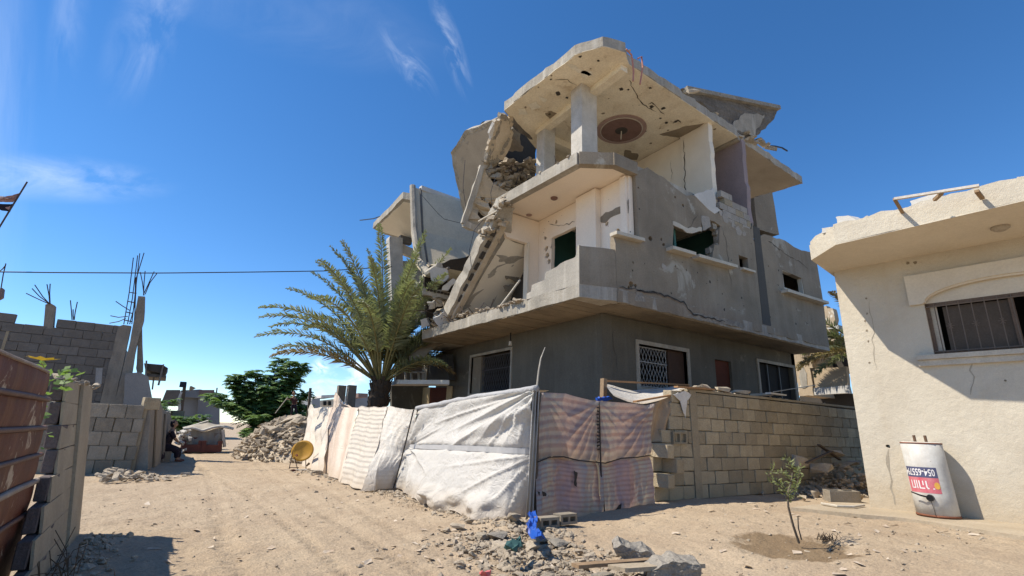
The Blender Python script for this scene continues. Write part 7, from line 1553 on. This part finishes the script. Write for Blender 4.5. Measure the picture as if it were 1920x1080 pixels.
# standing figure with a stick on the mound
B = [V(p) for p in [(4.590,24.000,2.612),(4.607,24.000,2.497),(4.620,24.000,2.406),(4.643,24.000,2.246),(4.666,24.000,2.086),(4.627,24.000,1.901),(4.613,24.000,1.696),(4.781,24.000,1.909),(4.833,24.000,1.705),(4.479,24.000,2.305),(4.364,24.000,2.344),(4.772,24.000,2.276),(4.755,24.000,2.091)]]
PM = thing('person', 'small person in dark red clothes holding a stick at the top of the rubble mound', 'person', (B[4].x, B[4].y, B[6].z - .02))
s = .62
J = [(B[4], .12 * s, .1 * s), (B[3], .13 * s, .1 * s), (B[2], .12 * s, .09 * s), (B[1], .05 * s), (B[0] - ZU * .05, .045 * s), (B[2] + V((-.10, -.02, -.02)), .05 * s), (B[9], .042 * s), (B[10], .028 * s), (B[2] + V((.10, .03, -.02)), .05 * s), (B[11], .042 * s), (B[12], .028 * s), (B[4] + V((-.05, 0, -.02)), .085 * s), (B[5], .062 * s), (B[6], .04 * s), (B[4] + V((.05, 0, -.02)), .085 * s), (B[7], .062 * s), (B[8], .04 * s)]
E_ = [(0, 1), (1, 2), (2, 3), (3, 4), (2, 5), (5, 6), (6, 7), (2, 8), (8, 9), (9, 10), (0, 11), (11, 12), (12, 13), (0, 14), (14, 15), (15, 16)]
skin_mesh('body', J, E_, 'skin', PM, 2)
JC = [(p[0], *[q * 1.18 + .008 for q in p[1:]]) for p in J]
for nm, keep, m_ in (('shirt', [0, 1, 2, 5, 6, 8, 9], 'redcloth'), ('trousers', [0, 11, 12, 13, 14, 15, 16], 'darkcloth')):
    mp = {a: i for i, a in enumerate(keep)}; skin_mesh(nm, [JC[i] for i in keep], [(mp[a], mp[b]) for a, b in E_ if a in mp and b in mp], m_, PM, 2)
for i in (13, 16): skin_mesh('shoe', [(J[i][0] - ZU * .02, .035), (J[i][0] + V((-.03, -.09, -.03)), .028)], [(0, 1)], 'shoe', PM, 2)
hand(PM, J[7][0], (-.5, -.3, -.3), s); hand(PM, J[10][0], (0, -.4, -1), s)
head(PM, B[0], (-.6, -.8, -.1), .78, 'darkcloth')
stp_ = [(4.354,23.900,2.431),(3.945,23.900,1.709)]; tag(MB().tube(stp_, 0.018, 6).build('stick', 'pole'), 'pale stick held slantwise by the person on the rubble mound', 'stick')
# ------------------------------------------------------------------ left side: rusty sheets and stepped block wall
MF = thing('sheet_metal_fence', 'rusty red sheet metal fence with horizontal ribs at the left edge of the street', 'fence', (-0.8, 4.0, 0))
ctr = [[(0,690),(85,716),(83,750),(0,746)], [(0,750),(83,754),(77,797),(0,803)], [(0,808),(76,801),(70,846),(0,862)], [(0,870),(69,850),(62,893),(0,915)], [(0,924),(60,898),(52,945),(0,985)], [(0,990),(50,950),(28,1010),(0,1040)]]
ZL = (1.62, 1.42, 1.20, 0.985, 0.77, 0.52, 0.02)
def sx(y, z): return -0.80 + 0.004 * math.sin(y * 2.1 + z * 3) + 0.004 * math.sin(y * 5.7)
for i in range(6):
    z1, z0 = ZL[i], ZL[i + 1]; g = []; ny = 44; nzv = 6; y0_, y1_ = 1.0, (5.36, 5.5, 5.66, 5.8, 5.95, 6.0)[i]
    for j in range(nzv + 1):
        for k in range(ny + 1):
            y = y0_ + (y1_ - y0_) * k / ny; z = z1 + (z0 - z1) * j / nzv + 0.01 * math.sin(y * 3 + i) * (0 < j < nzv)
            g.append((sx(y, z) + 0.006 * nz(y * 4, z * 4, i) + 0.008 * math.sin(math.pi * j / nzv), y, z))
    f_ = [(j * (ny + 1) + k, j * (ny + 1) + k + 1, (j + 1) * (ny + 1) + k + 1, (j + 1) * (ny + 1) + k) for j in range(nzv) for k in range(ny)]
    MB().add(g, f_).build('sheet_panel', 'rust', MF, smooth=True, fix=False)
    if i: MB().tube([(sx(y, z1) + 0.012, y, z1 + 0.004) for y in [1.0 + (y1_ - 1.02) * k / 30 for k in range(31)]], 0.02 if i != 4 else 0.026, 6).build('rib', 'rib' if i != 4 else 'sheetedge', MF, smooth=True)
MB().tube([(sx(y, 1.62) + 0.004, y, 1.625) for y in [1.0 + 4.24 * k / 30 for k in range(31)]], 0.012, 6).build('top_edge', 'sheetedge', MF)
SW = thing('stepped_block_wall', 'short leaning block wall with a toothed dark end beside the rusty sheets', 'wall', (-0.6, 6.6, 0))
ne = {0: 5.2, 1: 5.42, 2: 5.67, 3: 5.9, 4: 6.1, 5: 6.12, 6: 6.14, 7: 6.17}
course_wall(SW, (-0.637, 4.9, 0), (0, 1, 0), 3.0, 8, 0.4, 0.207, 0.09, 'blockend', 12, -0.02, start=lambda row: ne[row] - 4.9, lean=0.14, nrm=(1, 0, 0), joint=0.008)
MB().plate([[(-0.605, 6.3, 0.0), (-0.605, 7.9, 0.0), (-0.83, 7.9, 1.63), (-0.83, 6.3, 1.63)]], (-0.05, 0, 0)).build('mortar_bed', 'mortar', SW)
MB().plate([[(-0.55, 7.1, 0.0), (-0.55, 7.93, 0.0), (-0.77, 7.93, 1.64), (-0.77, 7.1, 1.64)]], (-0.03, 0, 0)).build('plaster_strip', 'blockplaster', SW)
for row in range(8):                       # thin cement skin, one lift per course
    za, zb_ = -0.02 + row * 0.207, -0.02 + (row + 1) * 0.207 - 0.006; f = lambda z: -0.572 - 0.14 * (z + 0.02)
    MB().plate([jag([(f(za), ne[row] + 0.02, za), (f(za), 7.92, za), (f(zb_), 7.92, zb_), (f(zb_), ne[row] + 0.02, zb_)], 0.3, 0.004, row)], (-0.02, 0, 0)).build('cement_skin', 'blockplaster', SW)
r = random.Random(71); scatter('rubble', [(-0.92 + r.uniform(0, .2), 6.2 + 1.7 * r.random(), 1.65, r.uniform(.04, .11)) for _ in range(30)], 'stone', 'pale stones lying on top of the stepped block wall')
# plant with the yellow flower
vb = V([(-0.900,5.972,1.637)][0])
VP = thing('flowering_plant', 'green leafy plant with one yellow flower growing above the rusty sheets', 'plant', (vb.x, vb.y, 1.2))
r = random.Random(33); lm = MB(); lw_ = MB()
for i in range(60):
    c = vb + V((r.uniform(-.12, .16), r.gauss(0.05, .16), r.gauss(0.0, .055) - .02)); d = V((r.uniform(-1, 1), r.uniform(-1, 1), r.uniform(-.4, .9))).normalized(); w = d.cross(V((r.uniform(-1, 1), r.uniform(-1, 1), 1))).normalized(); L_ = r.uniform(.05, .10)
    lm.add([c, c + d * L_ * .5 + w * L_ * .35, c + d * L_, c + d * L_ * .5 - w * L_ * .35], [(0, 1, 2, 3)])
for i in range(24):
    t = 0.45 * r.random(); c = V((-0.86, 5.85, 1.6)) + V((r.uniform(-.1, .1), r.uniform(-.25, .2), -1.25 * t + r.uniform(-.05, .05))); d = V((r.uniform(0, 1), r.uniform(-1, 1), r.uniform(-.8, .5))).normalized(); w = d.cross(V((r.uniform(-1, 1), r.uniform(-1, 1), 1))).normalized(); L_ = r.uniform(.04, .08)
    lm.add([c, c + d * L_ * .5 + w * L_ * .3, c + d * L_, c + d * L_ * .5 - w * L_ * .3], [(0, 1, 2, 3)])
lm.build('foliage', 'leafy', VP, fix=False)
MB().tube([V((-1.2, 6.1, 0.2)), V((-1.2, 6.0, 1.0)), vb], 0.01, 5).build('stem', 'rachis', VP)
fc = V([(-0.900,5.515,1.730)][0]); MB().tube([vb, fc - ZU * .02], 0.004, 4).build('stem', 'rachis', VP); pm = MB()
for i in range(8):
    a = i * math.pi / 4; d = V((math.cos(a), math.sin(a), .22)); w = V((-math.sin(a), math.cos(a), 0)) * .026; pm.add([fc, fc + d * .06 + w * 1.5, fc + d * .115, fc + d * .06 - w * 1.5], [(0, 1, 2, 3)])
pm.build('flower', 'petal', VP, fix=False)
r = random.Random(35); tg = MB()
for i in range(26):
    b = V((-0.45 + r.uniform(-.12, .1), 4.7 + 1.5 * r.random(), 0.0)); a = r.uniform(0, 6.3); tg.tube([b, b + V((math.cos(a) * .05, math.sin(a) * .05, .1 + r.random() * .1)), b + V((math.cos(a) * .16, math.sin(a) * .16, .12 + r.random() * .25))], .004, 3)
tag(tg.build('dry_weed', 'drygrass_d'), 'dry dark weed at the foot of the stepped block wall', 'dry weed')
# ------------------------------------------------------------------ left boundary wall further down the street
LW = thing('boundary_wall', 'weathered block wall with cement pilaster and broken top along the left of the street', 'wall', (-0.8, 15.9, 0))
course_wall(LW, (-2.4, 15.9, 0), (1, 0, 0), 2.02, 5, 0.36, 0.325, 0.2, 'blockd', 21, 0.0, nrm=(0, -1, 0), joint=0.008)
MB().box((-2.4, 15.86, 0), (-0.36, 15.97, 1.58)).build('mortar_bed', 'mortar', LW)
MB().plate([jag([(-0.381,15.947,0.024),(-0.083,15.850,0.052),(-0.323,15.878,1.569),(-0.443,15.914,1.669),(-0.545,15.949,1.625),(-0.569,15.960,1.519)], 0.25, 0.02, 4)], (0, 0.3, 0)).build('pilaster', 'colgrey', LW)
MB().plate([jag([(-0.087,16.510,0.000),(-0.325,16.000,1.571),(-0.329,16.201,1.750),(-0.241,17.141,1.725),(-0.176,17.805,1.686),(-0.126,18.447,1.749),(-0.043,19.155,1.594),(0.053,20.163,1.547),(0.141,21.204,1.599),(0.267,22.226,1.320),(0.367,23.183,1.208),(0.447,22.466,0.028),(0.177,19.433,-0.003)], 0.6, 0.02, 4)], (-0.2, 0, 0)).build('cement_panel', 'lwpanel', LW)
for k, q in enumerate(([(0.007,17.587,0.025),(0.119,18.841,0.037),(-0.116,18.395,1.625),(-0.241,17.060,1.666)], [(0.198,19.707,0.026),(0.300,20.825,0.020),(0.126,20.791,1.418),(0.008,19.560,1.472)])):
    MB().plate([off(q, (0.012, -0.01, 0))], (0.04, 0, 0)).build('cement_rib', 'colgrey' if k else 'lwrib', LW)
o = link('wall_cap', blk(0, (.35, .3, .3), 'block'), None, V([(-0.323,16.000,1.678)][0]), (0, 0, .2)); o.parent = LW; o.matrix_parent_inverse = Matrix.Translation(-LW.location)
hollow_block(tuple(V([(0.537,30.000,1.435)][0])), (0, 0, .2), (.5, .5, .6), 'blockd', 'pale block standing on the far end of the left wall')
# ------------------------------------------------------------------ unfinished grey block house behind
UH = thing('unfinished_house', 'unfinished grey block house with bare columns and bent steel bars on top', 'house', (-3, 22, 0))
course_wall(UH, (-7.5, 22.0, 0), (1, 0, 0), 5.65, 12, 0.5, 0.288, 0.2, 'blockg', 31, 0.95, nrm=(0, -1, 0), joint=0.007, skipf=lambda row, s: row == 11 and (4.05 - .9 < s < 4.05))
MB().box((-7.5, 21.95, 0), (-1.8, 22.08, 4.1)).build('mortar_bed', 'mortarg', UH)
MB().box((-1.95, 22.1, 0), (-1.75, 30, 4.0)).build('side_wall', 'farblock', UH)
def colpx(q, name='column', m='colgrey', d=0.3): return MB().plate([jag(q, 0.5, 0.012, 3)], (0, d, 0)).build(name, m, UH)
colpx([(-1.841,21.850,1.685),(-1.869,21.850,4.370),(-1.749,21.850,4.444),(-1.521,21.850,4.439),(-1.447,21.850,1.707)]); colpx([(-1.458,21.800,1.705),(-1.440,21.800,3.891),(-1.532,21.800,5.520),(-1.332,21.800,5.536),(-1.199,21.800,4.691),(-1.226,21.800,3.728),(-1.127,21.800,1.723)])
colpx([(-1.329,21.950,4.696),(-1.268,21.950,4.705),(-0.887,21.950,2.914),(-1.009,21.950,2.754),(-1.104,21.950,3.006)], 'prop'); colpx([(-3.897,21.900,4.823),(-3.793,21.900,4.896),(-3.657,21.900,4.827),(-3.544,21.900,4.066),(-3.775,21.900,4.033)])
colpx([(-5.066,21.900,5.171),(-5.006,21.900,5.182),(-4.967,21.900,4.906),(-5.035,21.900,4.823)], 'column', 'redcol')
MB().plate([jag([(-1.316,21.400,2.761),(-0.946,21.400,2.830),(-0.682,21.400,2.708),(-0.317,21.400,1.758),(-1.175,21.400,1.625)], 0.4, 0.03, 5)], (0, .2, 0)).build('low_wall', 'farblock', UH)
MB().plate([[(-2.121,21.300,2.855),(-1.958,21.300,2.871),(-1.880,21.300,2.355),(-2.035,21.300,2.308)]], (0, .1, 0)).build('hollow_block', 'blockp', UH)
for q in ([(-4.610,21.900,4.002),(-4.546,21.900,3.994),(-4.532,21.900,3.075),(-4.611,21.900,3.100)],): MB().plate([q], (0, 0.1, 0)).build('mortar_strip', 'mortar', UH)
bars = [[(-1.942,21.800,6.885),(-1.805,21.800,5.569),(-1.734,21.800,4.457)], [(-1.792,21.800,7.084),(-1.645,21.800,5.698),(-1.514,21.800,4.490)], [(-1.674,21.800,7.132),(-1.710,21.800,6.185),(-1.469,21.800,4.650)], [(-1.837,21.800,6.991),(-1.678,21.800,5.395),(-1.632,21.800,4.472)], [(-1.740,21.800,6.179),(-1.566,21.800,5.218),(-1.573,21.800,4.481)],
        [(-1.643,21.800,6.401),(-1.506,21.800,6.024),(-1.370,21.800,5.569)], [(-1.513,21.800,6.469),(-1.460,21.800,6.033),(-1.385,21.800,5.566)], [(-1.248,21.800,6.504),(-1.327,21.800,5.998),(-1.393,21.800,5.605)], [(-1.155,21.800,6.441),(-1.292,21.800,6.066),(-1.347,21.800,5.613)], [(-2.113,21.800,5.222),(-1.890,21.800,5.086),(-1.670,21.800,4.967)], [(-2.155,21.800,4.698),(-1.928,21.800,4.676),(-1.673,21.800,4.754)], [(-2.131,21.800,4.437),(-1.898,21.800,4.528),(-1.717,21.800,4.670)],
        [(-4.412,21.800,5.093),(-4.082,21.800,4.953),(-3.793,21.800,4.840)], [(-4.310,21.800,5.274),(-4.076,21.800,5.045),(-3.797,21.800,4.857)], [(-4.275,21.800,5.408),(-4.001,21.800,5.058),(-3.781,21.800,4.842)], [(-3.988,21.800,5.482),(-3.851,21.800,5.103),(-3.781,21.800,4.842)], [(-3.915,21.800,5.515),(-3.858,21.800,5.194),(-3.768,21.800,4.844)], [(-3.298,21.800,5.054),(-3.187,21.800,4.666),(-3.117,21.800,4.402)], [(-3.112,21.800,5.030),(-3.094,21.800,4.681),(-3.063,21.800,4.410)], [(-3.166,21.800,4.761),(-3.120,21.800,4.548),(-3.077,21.800,4.408)],
        [(-5.019,21.800,5.158),(-5.070,21.800,5.594),(-5.094,21.800,5.968)], [(-5.185,21.800,5.660),(-5.125,21.800,5.780),(-5.090,21.800,5.896)]]
for p in bars: MB().tube([V(q) for q in p], 0.016, 5).build('rebar', 'rebar', UH)
for p in ([(-1.745,21.750,4.600),(-1.529,21.750,4.575)], [(-1.757,21.750,4.886),(-1.540,21.750,4.863)], [(-1.773,21.750,5.271),(-1.555,21.750,5.250)], [(-1.808,21.750,5.597),(-1.593,21.750,5.597)]): MB().tube([V(q) for q in p], 0.018, 4).build('tie_bar', 'rebar', UH)
# flag
FG = thing('flag', 'tattered flag with dark lower band on a thin leaning pole at the left edge', 'flag', tuple(V([(-4.799,19.000,6.405)][0])))
MB().tube([V(p) for p in [(-5.066,19.000,4.833),(-4.799,19.000,6.405),(-4.559,19.000,7.875)]], 0.022, 6).build('pole', 'rebar', FG)
def strip(px, m, name):
    P = [V(p) for p in px]; n = len(P) // 2; vs = [p + V((0, 0.04 * math.sin(i * 1.3), 0)) for i, p in enumerate(P)]
    MB().plate([jag(vs, 0.1, 0.015, len(m))], (0, 0.008, 0)).build(name, m, FG)
strip([(-4.619,19.000,7.528),(-4.651,19.000,7.415),(-4.675,19.000,7.323),(-4.795,19.000,7.252),(-4.903,19.000,7.236),(-5.081,19.000,7.148),(-5.099,19.000,7.226),(-4.896,19.000,7.305),(-4.753,19.000,7.367)], 'flagpink', 'flag_band'); strip([(-4.649,19.020,7.492),(-4.718,19.020,7.199),(-4.907,19.020,7.142),(-5.065,19.020,7.061),(-5.094,19.020,7.186),(-4.891,19.020,7.265),(-4.740,19.020,7.395)], 'flagpink', 'flag_band'); strip([(-4.930,19.050,7.315),(-5.334,19.050,7.256),(-5.287,19.050,7.056),(-4.995,19.050,7.211)], 'labelwhite', 'flag_band')
strip([(-4.654,19.000,7.278),(-4.702,19.000,7.145),(-4.867,19.000,7.080),(-5.151,19.000,6.978),(-5.122,19.000,6.855),(-4.910,19.000,6.884),(-4.708,19.000,6.876),(-4.674,19.000,7.070)], 'darkcloth', 'flag_band'); strip([(-4.722,18.980,7.048),(-4.861,18.980,6.974),(-4.739,18.980,6.926)], 'flagpink', 'flag_patch')
# overhead cable
cb = [V(p) for p in [(-4.970,18.500,4.895),(-3.326,18.500,5.208),(-0.903,18.500,5.696),(1.731,18.500,6.282),(3.988,18.500,6.796)]]; cb.append(V([(6.600,18.760,7.595)][0]))
tag(MB().tube(rs(cb, 30), 0.018, 5).build('overhead_cable', 'cable'), 'single dark overhead cable crossing the sky on the left', 'cable')
# ------------------------------------------------------------------ end of the street
UP = thing('utility_pole', 'dark utility pole with a box on top behind the left wall', 'pole', tuple(V([(0.728,33.000,1.231)][0])))
MB().beam(*[V(p) for p in [(0.831,33.000,0.544),(0.649,33.000,3.268)]], 0.16, 0.16).build('pole', 'dwood', UP); MB().beam(*[V(p) for p in [(0.564,32.900,3.313),(0.567,32.900,3.026)]], 0.35, 0.3).build('box', 'cable', UP)
r = random.Random(3)
for i in range(5): MB().tube([V(p) + V((r.uniform(-.1, .1), 0, r.uniform(-.1, .1))) for p in [(0.580,32.900,2.684),(0.483,32.900,2.282),(0.622,32.900,1.924),(0.530,32.900,1.640)]], .025, 5).build('cable_loop', 'white_plaster', UP)
GB_ = thing('grey_building', 'pale grey rendered building with a flat roof at the end of the street', 'building', tuple(V([(2.212,46.000,1.249)][0])))
def bpx(q, m, name, par, d=0.5, js=0): return MB().plate([q if not js else jag(q, js, js * .1, 3)], (0, d, 0)).build(name, m, par)
bpx([(0.794,46.000,2.956),(1.964,46.000,3.030),(2.212,46.000,0.856),(1.052,46.000,0.819)], 'farwall', 'wall', GB_, 6); bpx([(1.954,45.600,2.975),(3.342,45.600,3.225),(3.740,45.600,0.908),(2.193,45.600,0.860)], 'farblock', 'wall', GB_, 6)
bpx([(0.724,45.400,3.441),(1.937,45.400,3.606),(3.293,45.400,3.418),(3.334,45.400,3.176),(1.945,45.400,2.968),(0.777,45.400,2.973)], 'farwall', 'roof_edge', GB_, 3); bpx([(1.901,45.200,3.554),(2.880,45.200,3.624),(2.936,45.200,3.305),(1.964,45.200,3.200)], 'redcol', 'roof_hut', GB_, 2)
bpx([(1.275,45.000,1.484),(2.971,45.000,1.593),(2.984,45.000,1.515),(1.289,45.000,1.408)], 'white_plaster', 'ledge', GB_, .4); MB().tube([V(p) for p in [(3.049,45.000,3.184),(3.017,45.000,3.786)]], .05, 5).build('aerial', 'rebar', GB_); MB().tube([V(p) for p in [(1.449,45.000,3.513),(1.264,45.000,3.776)]], [.25, .05], 8).build('roof_dish', 'dwood', GB_)
FW = thing('low_wall', 'low dark wall with scrubby top behind the grey tent', 'wall', tuple(V([(1.786,36.000,0.954)][0])))
bpx([(0.641,36.000,1.340),(2.690,36.000,1.358),(2.976,36.000,0.523),(0.802,36.000,0.473)], 'farblock', 'wall', FW, .3)
FH = thing('unfinished_house', 'far unfinished frame house with a dark tilted roof slab behind the left wall', 'house', tuple(V([(-0.891,42.000,3.598)][0])))
bpx([(-1.743,42.000,4.923),(-0.689,42.000,4.919),(-0.346,42.000,4.732),(-0.420,42.000,4.469),(-0.640,42.000,4.340),(-1.602,42.000,4.505)], 'dark_fill', 'roof_slab', FH, 4); bpx([(-1.445,42.200,4.283),(-0.344,42.200,4.235),(-0.347,42.200,4.088),(-1.462,42.200,4.066)], 'edge_d', 'floor_slab', FH, 4)
for q in ([(-1.682,41.800,5.091),(-1.595,41.800,5.100),(-1.223,41.800,3.032),(-1.368,41.800,3.023)], [(-0.692,41.800,4.938),(-0.602,41.800,4.947),(-0.608,41.800,3.537),(-0.726,41.800,3.528)], [(-1.087,42.500,4.118),(-0.998,42.500,4.126),(-0.923,42.500,3.263),(-1.012,42.500,3.257)]): bpx(q, 'edge_d', 'column', FH, .4)
bpx([(-0.163,42.400,3.276),(0.639,42.400,3.333),(0.831,42.400,2.286),(-0.330,42.400,2.223)], 'mortarg', 'wall', FH, 3)
TN = thing('tent', 'grey beige makeshift tent with a pale ridge at the end of the street', 'tent', tuple(V([(1.674,26.000,0.003)][0])))
cloth('tent_wall', None, None, [(0.846,25.600,0.954),(1.127,25.600,0.984),(1.456,25.600,0.885),(1.684,25.600,0.935),(1.899,25.600,1.074),(2.262,25.600,1.085)], [(0.900,25.400,0.008),(1.260,25.400,-0.012),(1.639,25.400,0.011),(2.029,25.400,0.013),(2.240,25.400,0.165)], 'tent', 30, 16, lambda u, v: .06 * math.sin(u * 16) + .05 * fb(u * 4, v * 3, 71), None, (0, -1, 0), TN)
cloth('tent_roof', None, None, [(0.823,27.500,0.949),(1.252,27.500,1.079),(1.738,27.500,1.309),(2.084,27.500,1.178),(2.790,27.500,1.032)], [(0.850,25.500,0.913),(1.131,25.500,0.943),(1.458,25.500,0.843),(1.899,25.500,1.031),(2.619,25.500,0.985)], 'tent', 24, 10, lambda u, v: .05 * math.sin(u * 9), None, (0, 0, 1), TN)
MB().tube(rs([V(p) for p in [(0.784,25.450,0.955),(1.117,25.450,1.008),(1.467,25.450,0.888),(1.852,25.450,1.052),(2.083,25.450,1.104),(2.631,25.450,1.009)]], 20), 0.05, 6).build('tent_hem', 'tarp_plain', TN); MB().tube(rs([V(p) for p in [(0.820,27.400,0.951),(1.264,27.400,1.104),(1.753,27.400,1.309)]], 10), 0.045, 6).build('tent_hem', 'tarp_plain', TN)
bpx([(1.937,25.500,0.812),(2.257,25.500,0.820),(2.344,25.500,0.074),(2.037,25.500,0.008)], 'tentflap', 'tent_flap', TN, .05); MB().tube([V(p) for p in [(2.222,25.350,0.954),(2.401,25.350,0.256)]], .06, 6).build('tent_pole', 'tarp_plain', TN)
for i, (q, lab) in enumerate((([(1.249,25.177,0.000)], 'maroon sofa in front of the grey tent, the left one'), ([(1.843,25.221,0.000)], 'maroon sofa in front of the grey tent, the right one'))):
    p = V(q[0]); S = thing('sofa', lab, 'sofa', tuple(p), 0.0, 'maroon sofas at the tent')
    MB().box((p.x - .42, p.y - .1, .05), (p.x + .42, p.y + .5, .34)).build('seat', 'furn', S); MB().box((p.x - .42, p.y + .38, .1), (p.x + .42, p.y + .58, .62)).build('backrest', 'furn', S)
    for sg in (-1, 1): MB().box((p.x + sg * .36 - .07, p.y - .12, .05), (p.x + sg * .36 + .07, p.y + .5, .5)).build('armrest', 'furn', S)
r = random.Random(91); scatter('rubble', [(V(q).x + r.uniform(-.2, .2), V(q).y + r.uniform(-.3, .3), max(.05, V(q).z) + r.uniform(-.05, .05), r.uniform(.12, .3)) for q in [(0.789,25.200,0.790),(0.855,25.200,0.833),(0.783,25.200,0.621),(0.864,25.200,0.581),(0.766,25.200,0.412),(0.847,25.200,0.371),(0.767,25.200,0.204),(0.848,25.200,0.163),(0.856,25.200,0.728),(0.827,25.200,0.080)] for _ in range(4)], 'white_plaster', 'stack of pale sacks and slabs left of the grey tent')
# skyline behind the cloth fence
for i, (q, m_, lab) in enumerate((([(21.549,90.000,5.264),(23.908,90.000,5.675),(24.162,90.000,3.713),(21.774,90.000,3.597)], 'cream', 'far low building with a dark porch seen over the cloth fence'), ([(32.272,110.000,7.508),(36.328,110.000,7.886),(36.706,110.000,4.597),(32.655,110.000,4.401)], 'farwall', 'far pinkish building left of the palm trunk'), ([(17.968,80.000,4.988),(19.102,80.000,5.216),(19.355,80.000,3.342),(18.204,80.000,3.286)], 'farwall', 'far narrow building at the right edge of the leafy tree'), ([(31.055,100.000,7.572),(32.990,100.000,7.598),(33.073,100.000,6.872),(31.153,100.000,6.751)], 'redcol', 'far reddish roof hut next to the palm trunk'))):
    B_b = thing('distant_building', lab, 'building', tuple(V(q[0])), 0, 'buildings on the skyline'); MB().plate([q], (0, 8, 0)).build('wall', m_, B_b)
    if i == 0:
        MB().plate([[(21.451,89.000,6.110),(23.640,89.000,6.343),(23.787,89.000,5.904),(21.423,89.000,5.667)]], (0, 8, 0)).build('roof', 'white_plaster', B_b)
        for qq in ([(22.051,89.500,5.191),(22.490,89.500,5.216),(22.583,89.500,4.512),(22.145,89.500,4.488)], [(22.843,89.500,5.237),(23.286,89.500,5.263),(23.379,89.500,4.555),(22.936,89.500,4.531)]): MB().plate([qq], (0, .3, 0)).build('window', 'dark', B_b)
# ------------------------------------------------------------------ damaged cream house in the gap on the right
DH = thing('damaged_house', 'damaged cream house with scarred balcony wall seen through the gap on the right', 'house', tuple(V([(24.000,10.893,3.306)][0])))
def dpx(q, m, name, d=.3, j=0.3, a=.03): return MB().plate([jag(q, j, a, len(name))], (d, 0, 0)).build(name, m, DH)
dpx([(24.000,11.890,5.270),(24.000,11.072,5.256),(24.000,11.100,4.504),(24.000,11.238,4.515),(24.000,11.214,3.272),(24.000,11.866,3.296)], 'yplaster2', 'wall', 3); dpx([(24.100,11.314,4.482),(24.100,9.780,4.473),(24.100,9.818,3.315),(24.100,11.294,3.376)], 'yplaster2', 'balcony_wall', .25)
dpx([(23.980,11.717,4.602),(23.980,11.586,4.689),(23.980,11.434,4.383),(23.980,11.402,3.706),(23.980,11.672,3.623),(23.980,11.718,4.014)], 'edge', 'scar', .02, .2, .06); dpx([(24.050,11.807,3.587),(24.050,9.788,3.671),(24.050,9.756,3.310),(24.050,11.840,3.322)], 'white_plaster', 'balcony_edge', .2)
dpx([(24.000,11.121,5.065),(24.000,10.394,5.038),(24.000,10.407,4.944),(24.000,11.133,4.968)], 'white_plaster', 'ledge', .6); dpx([(26.000,12.082,6.105),(26.000,9.858,5.822),(26.000,10.067,4.366),(26.000,12.283,4.529)], 'dark_fill', 'room_wall', .2)
dpx([(25.000,10.687,7.467),(25.000,10.587,7.501),(25.000,10.558,7.365),(25.000,10.330,7.323),(25.000,10.304,7.011),(25.000,10.355,6.638),(25.000,10.340,6.408),(25.000,10.428,5.769),(25.000,11.021,5.845)], 'yplaster2', 'upper_wall', .4, .3, .06); dpx([(24.800,10.598,6.393),(24.800,10.108,6.469),(24.800,10.091,6.267),(24.800,10.582,6.340)], 'white_plaster', 'ledge', .5)
dpx([(26.000,12.791,3.564),(26.000,10.198,3.458),(26.000,10.341,2.469),(26.000,12.926,2.483)], 'dark_fill', 'lower_wall', .3)
# faint cracks: narrow recessed strips set on the wall faces
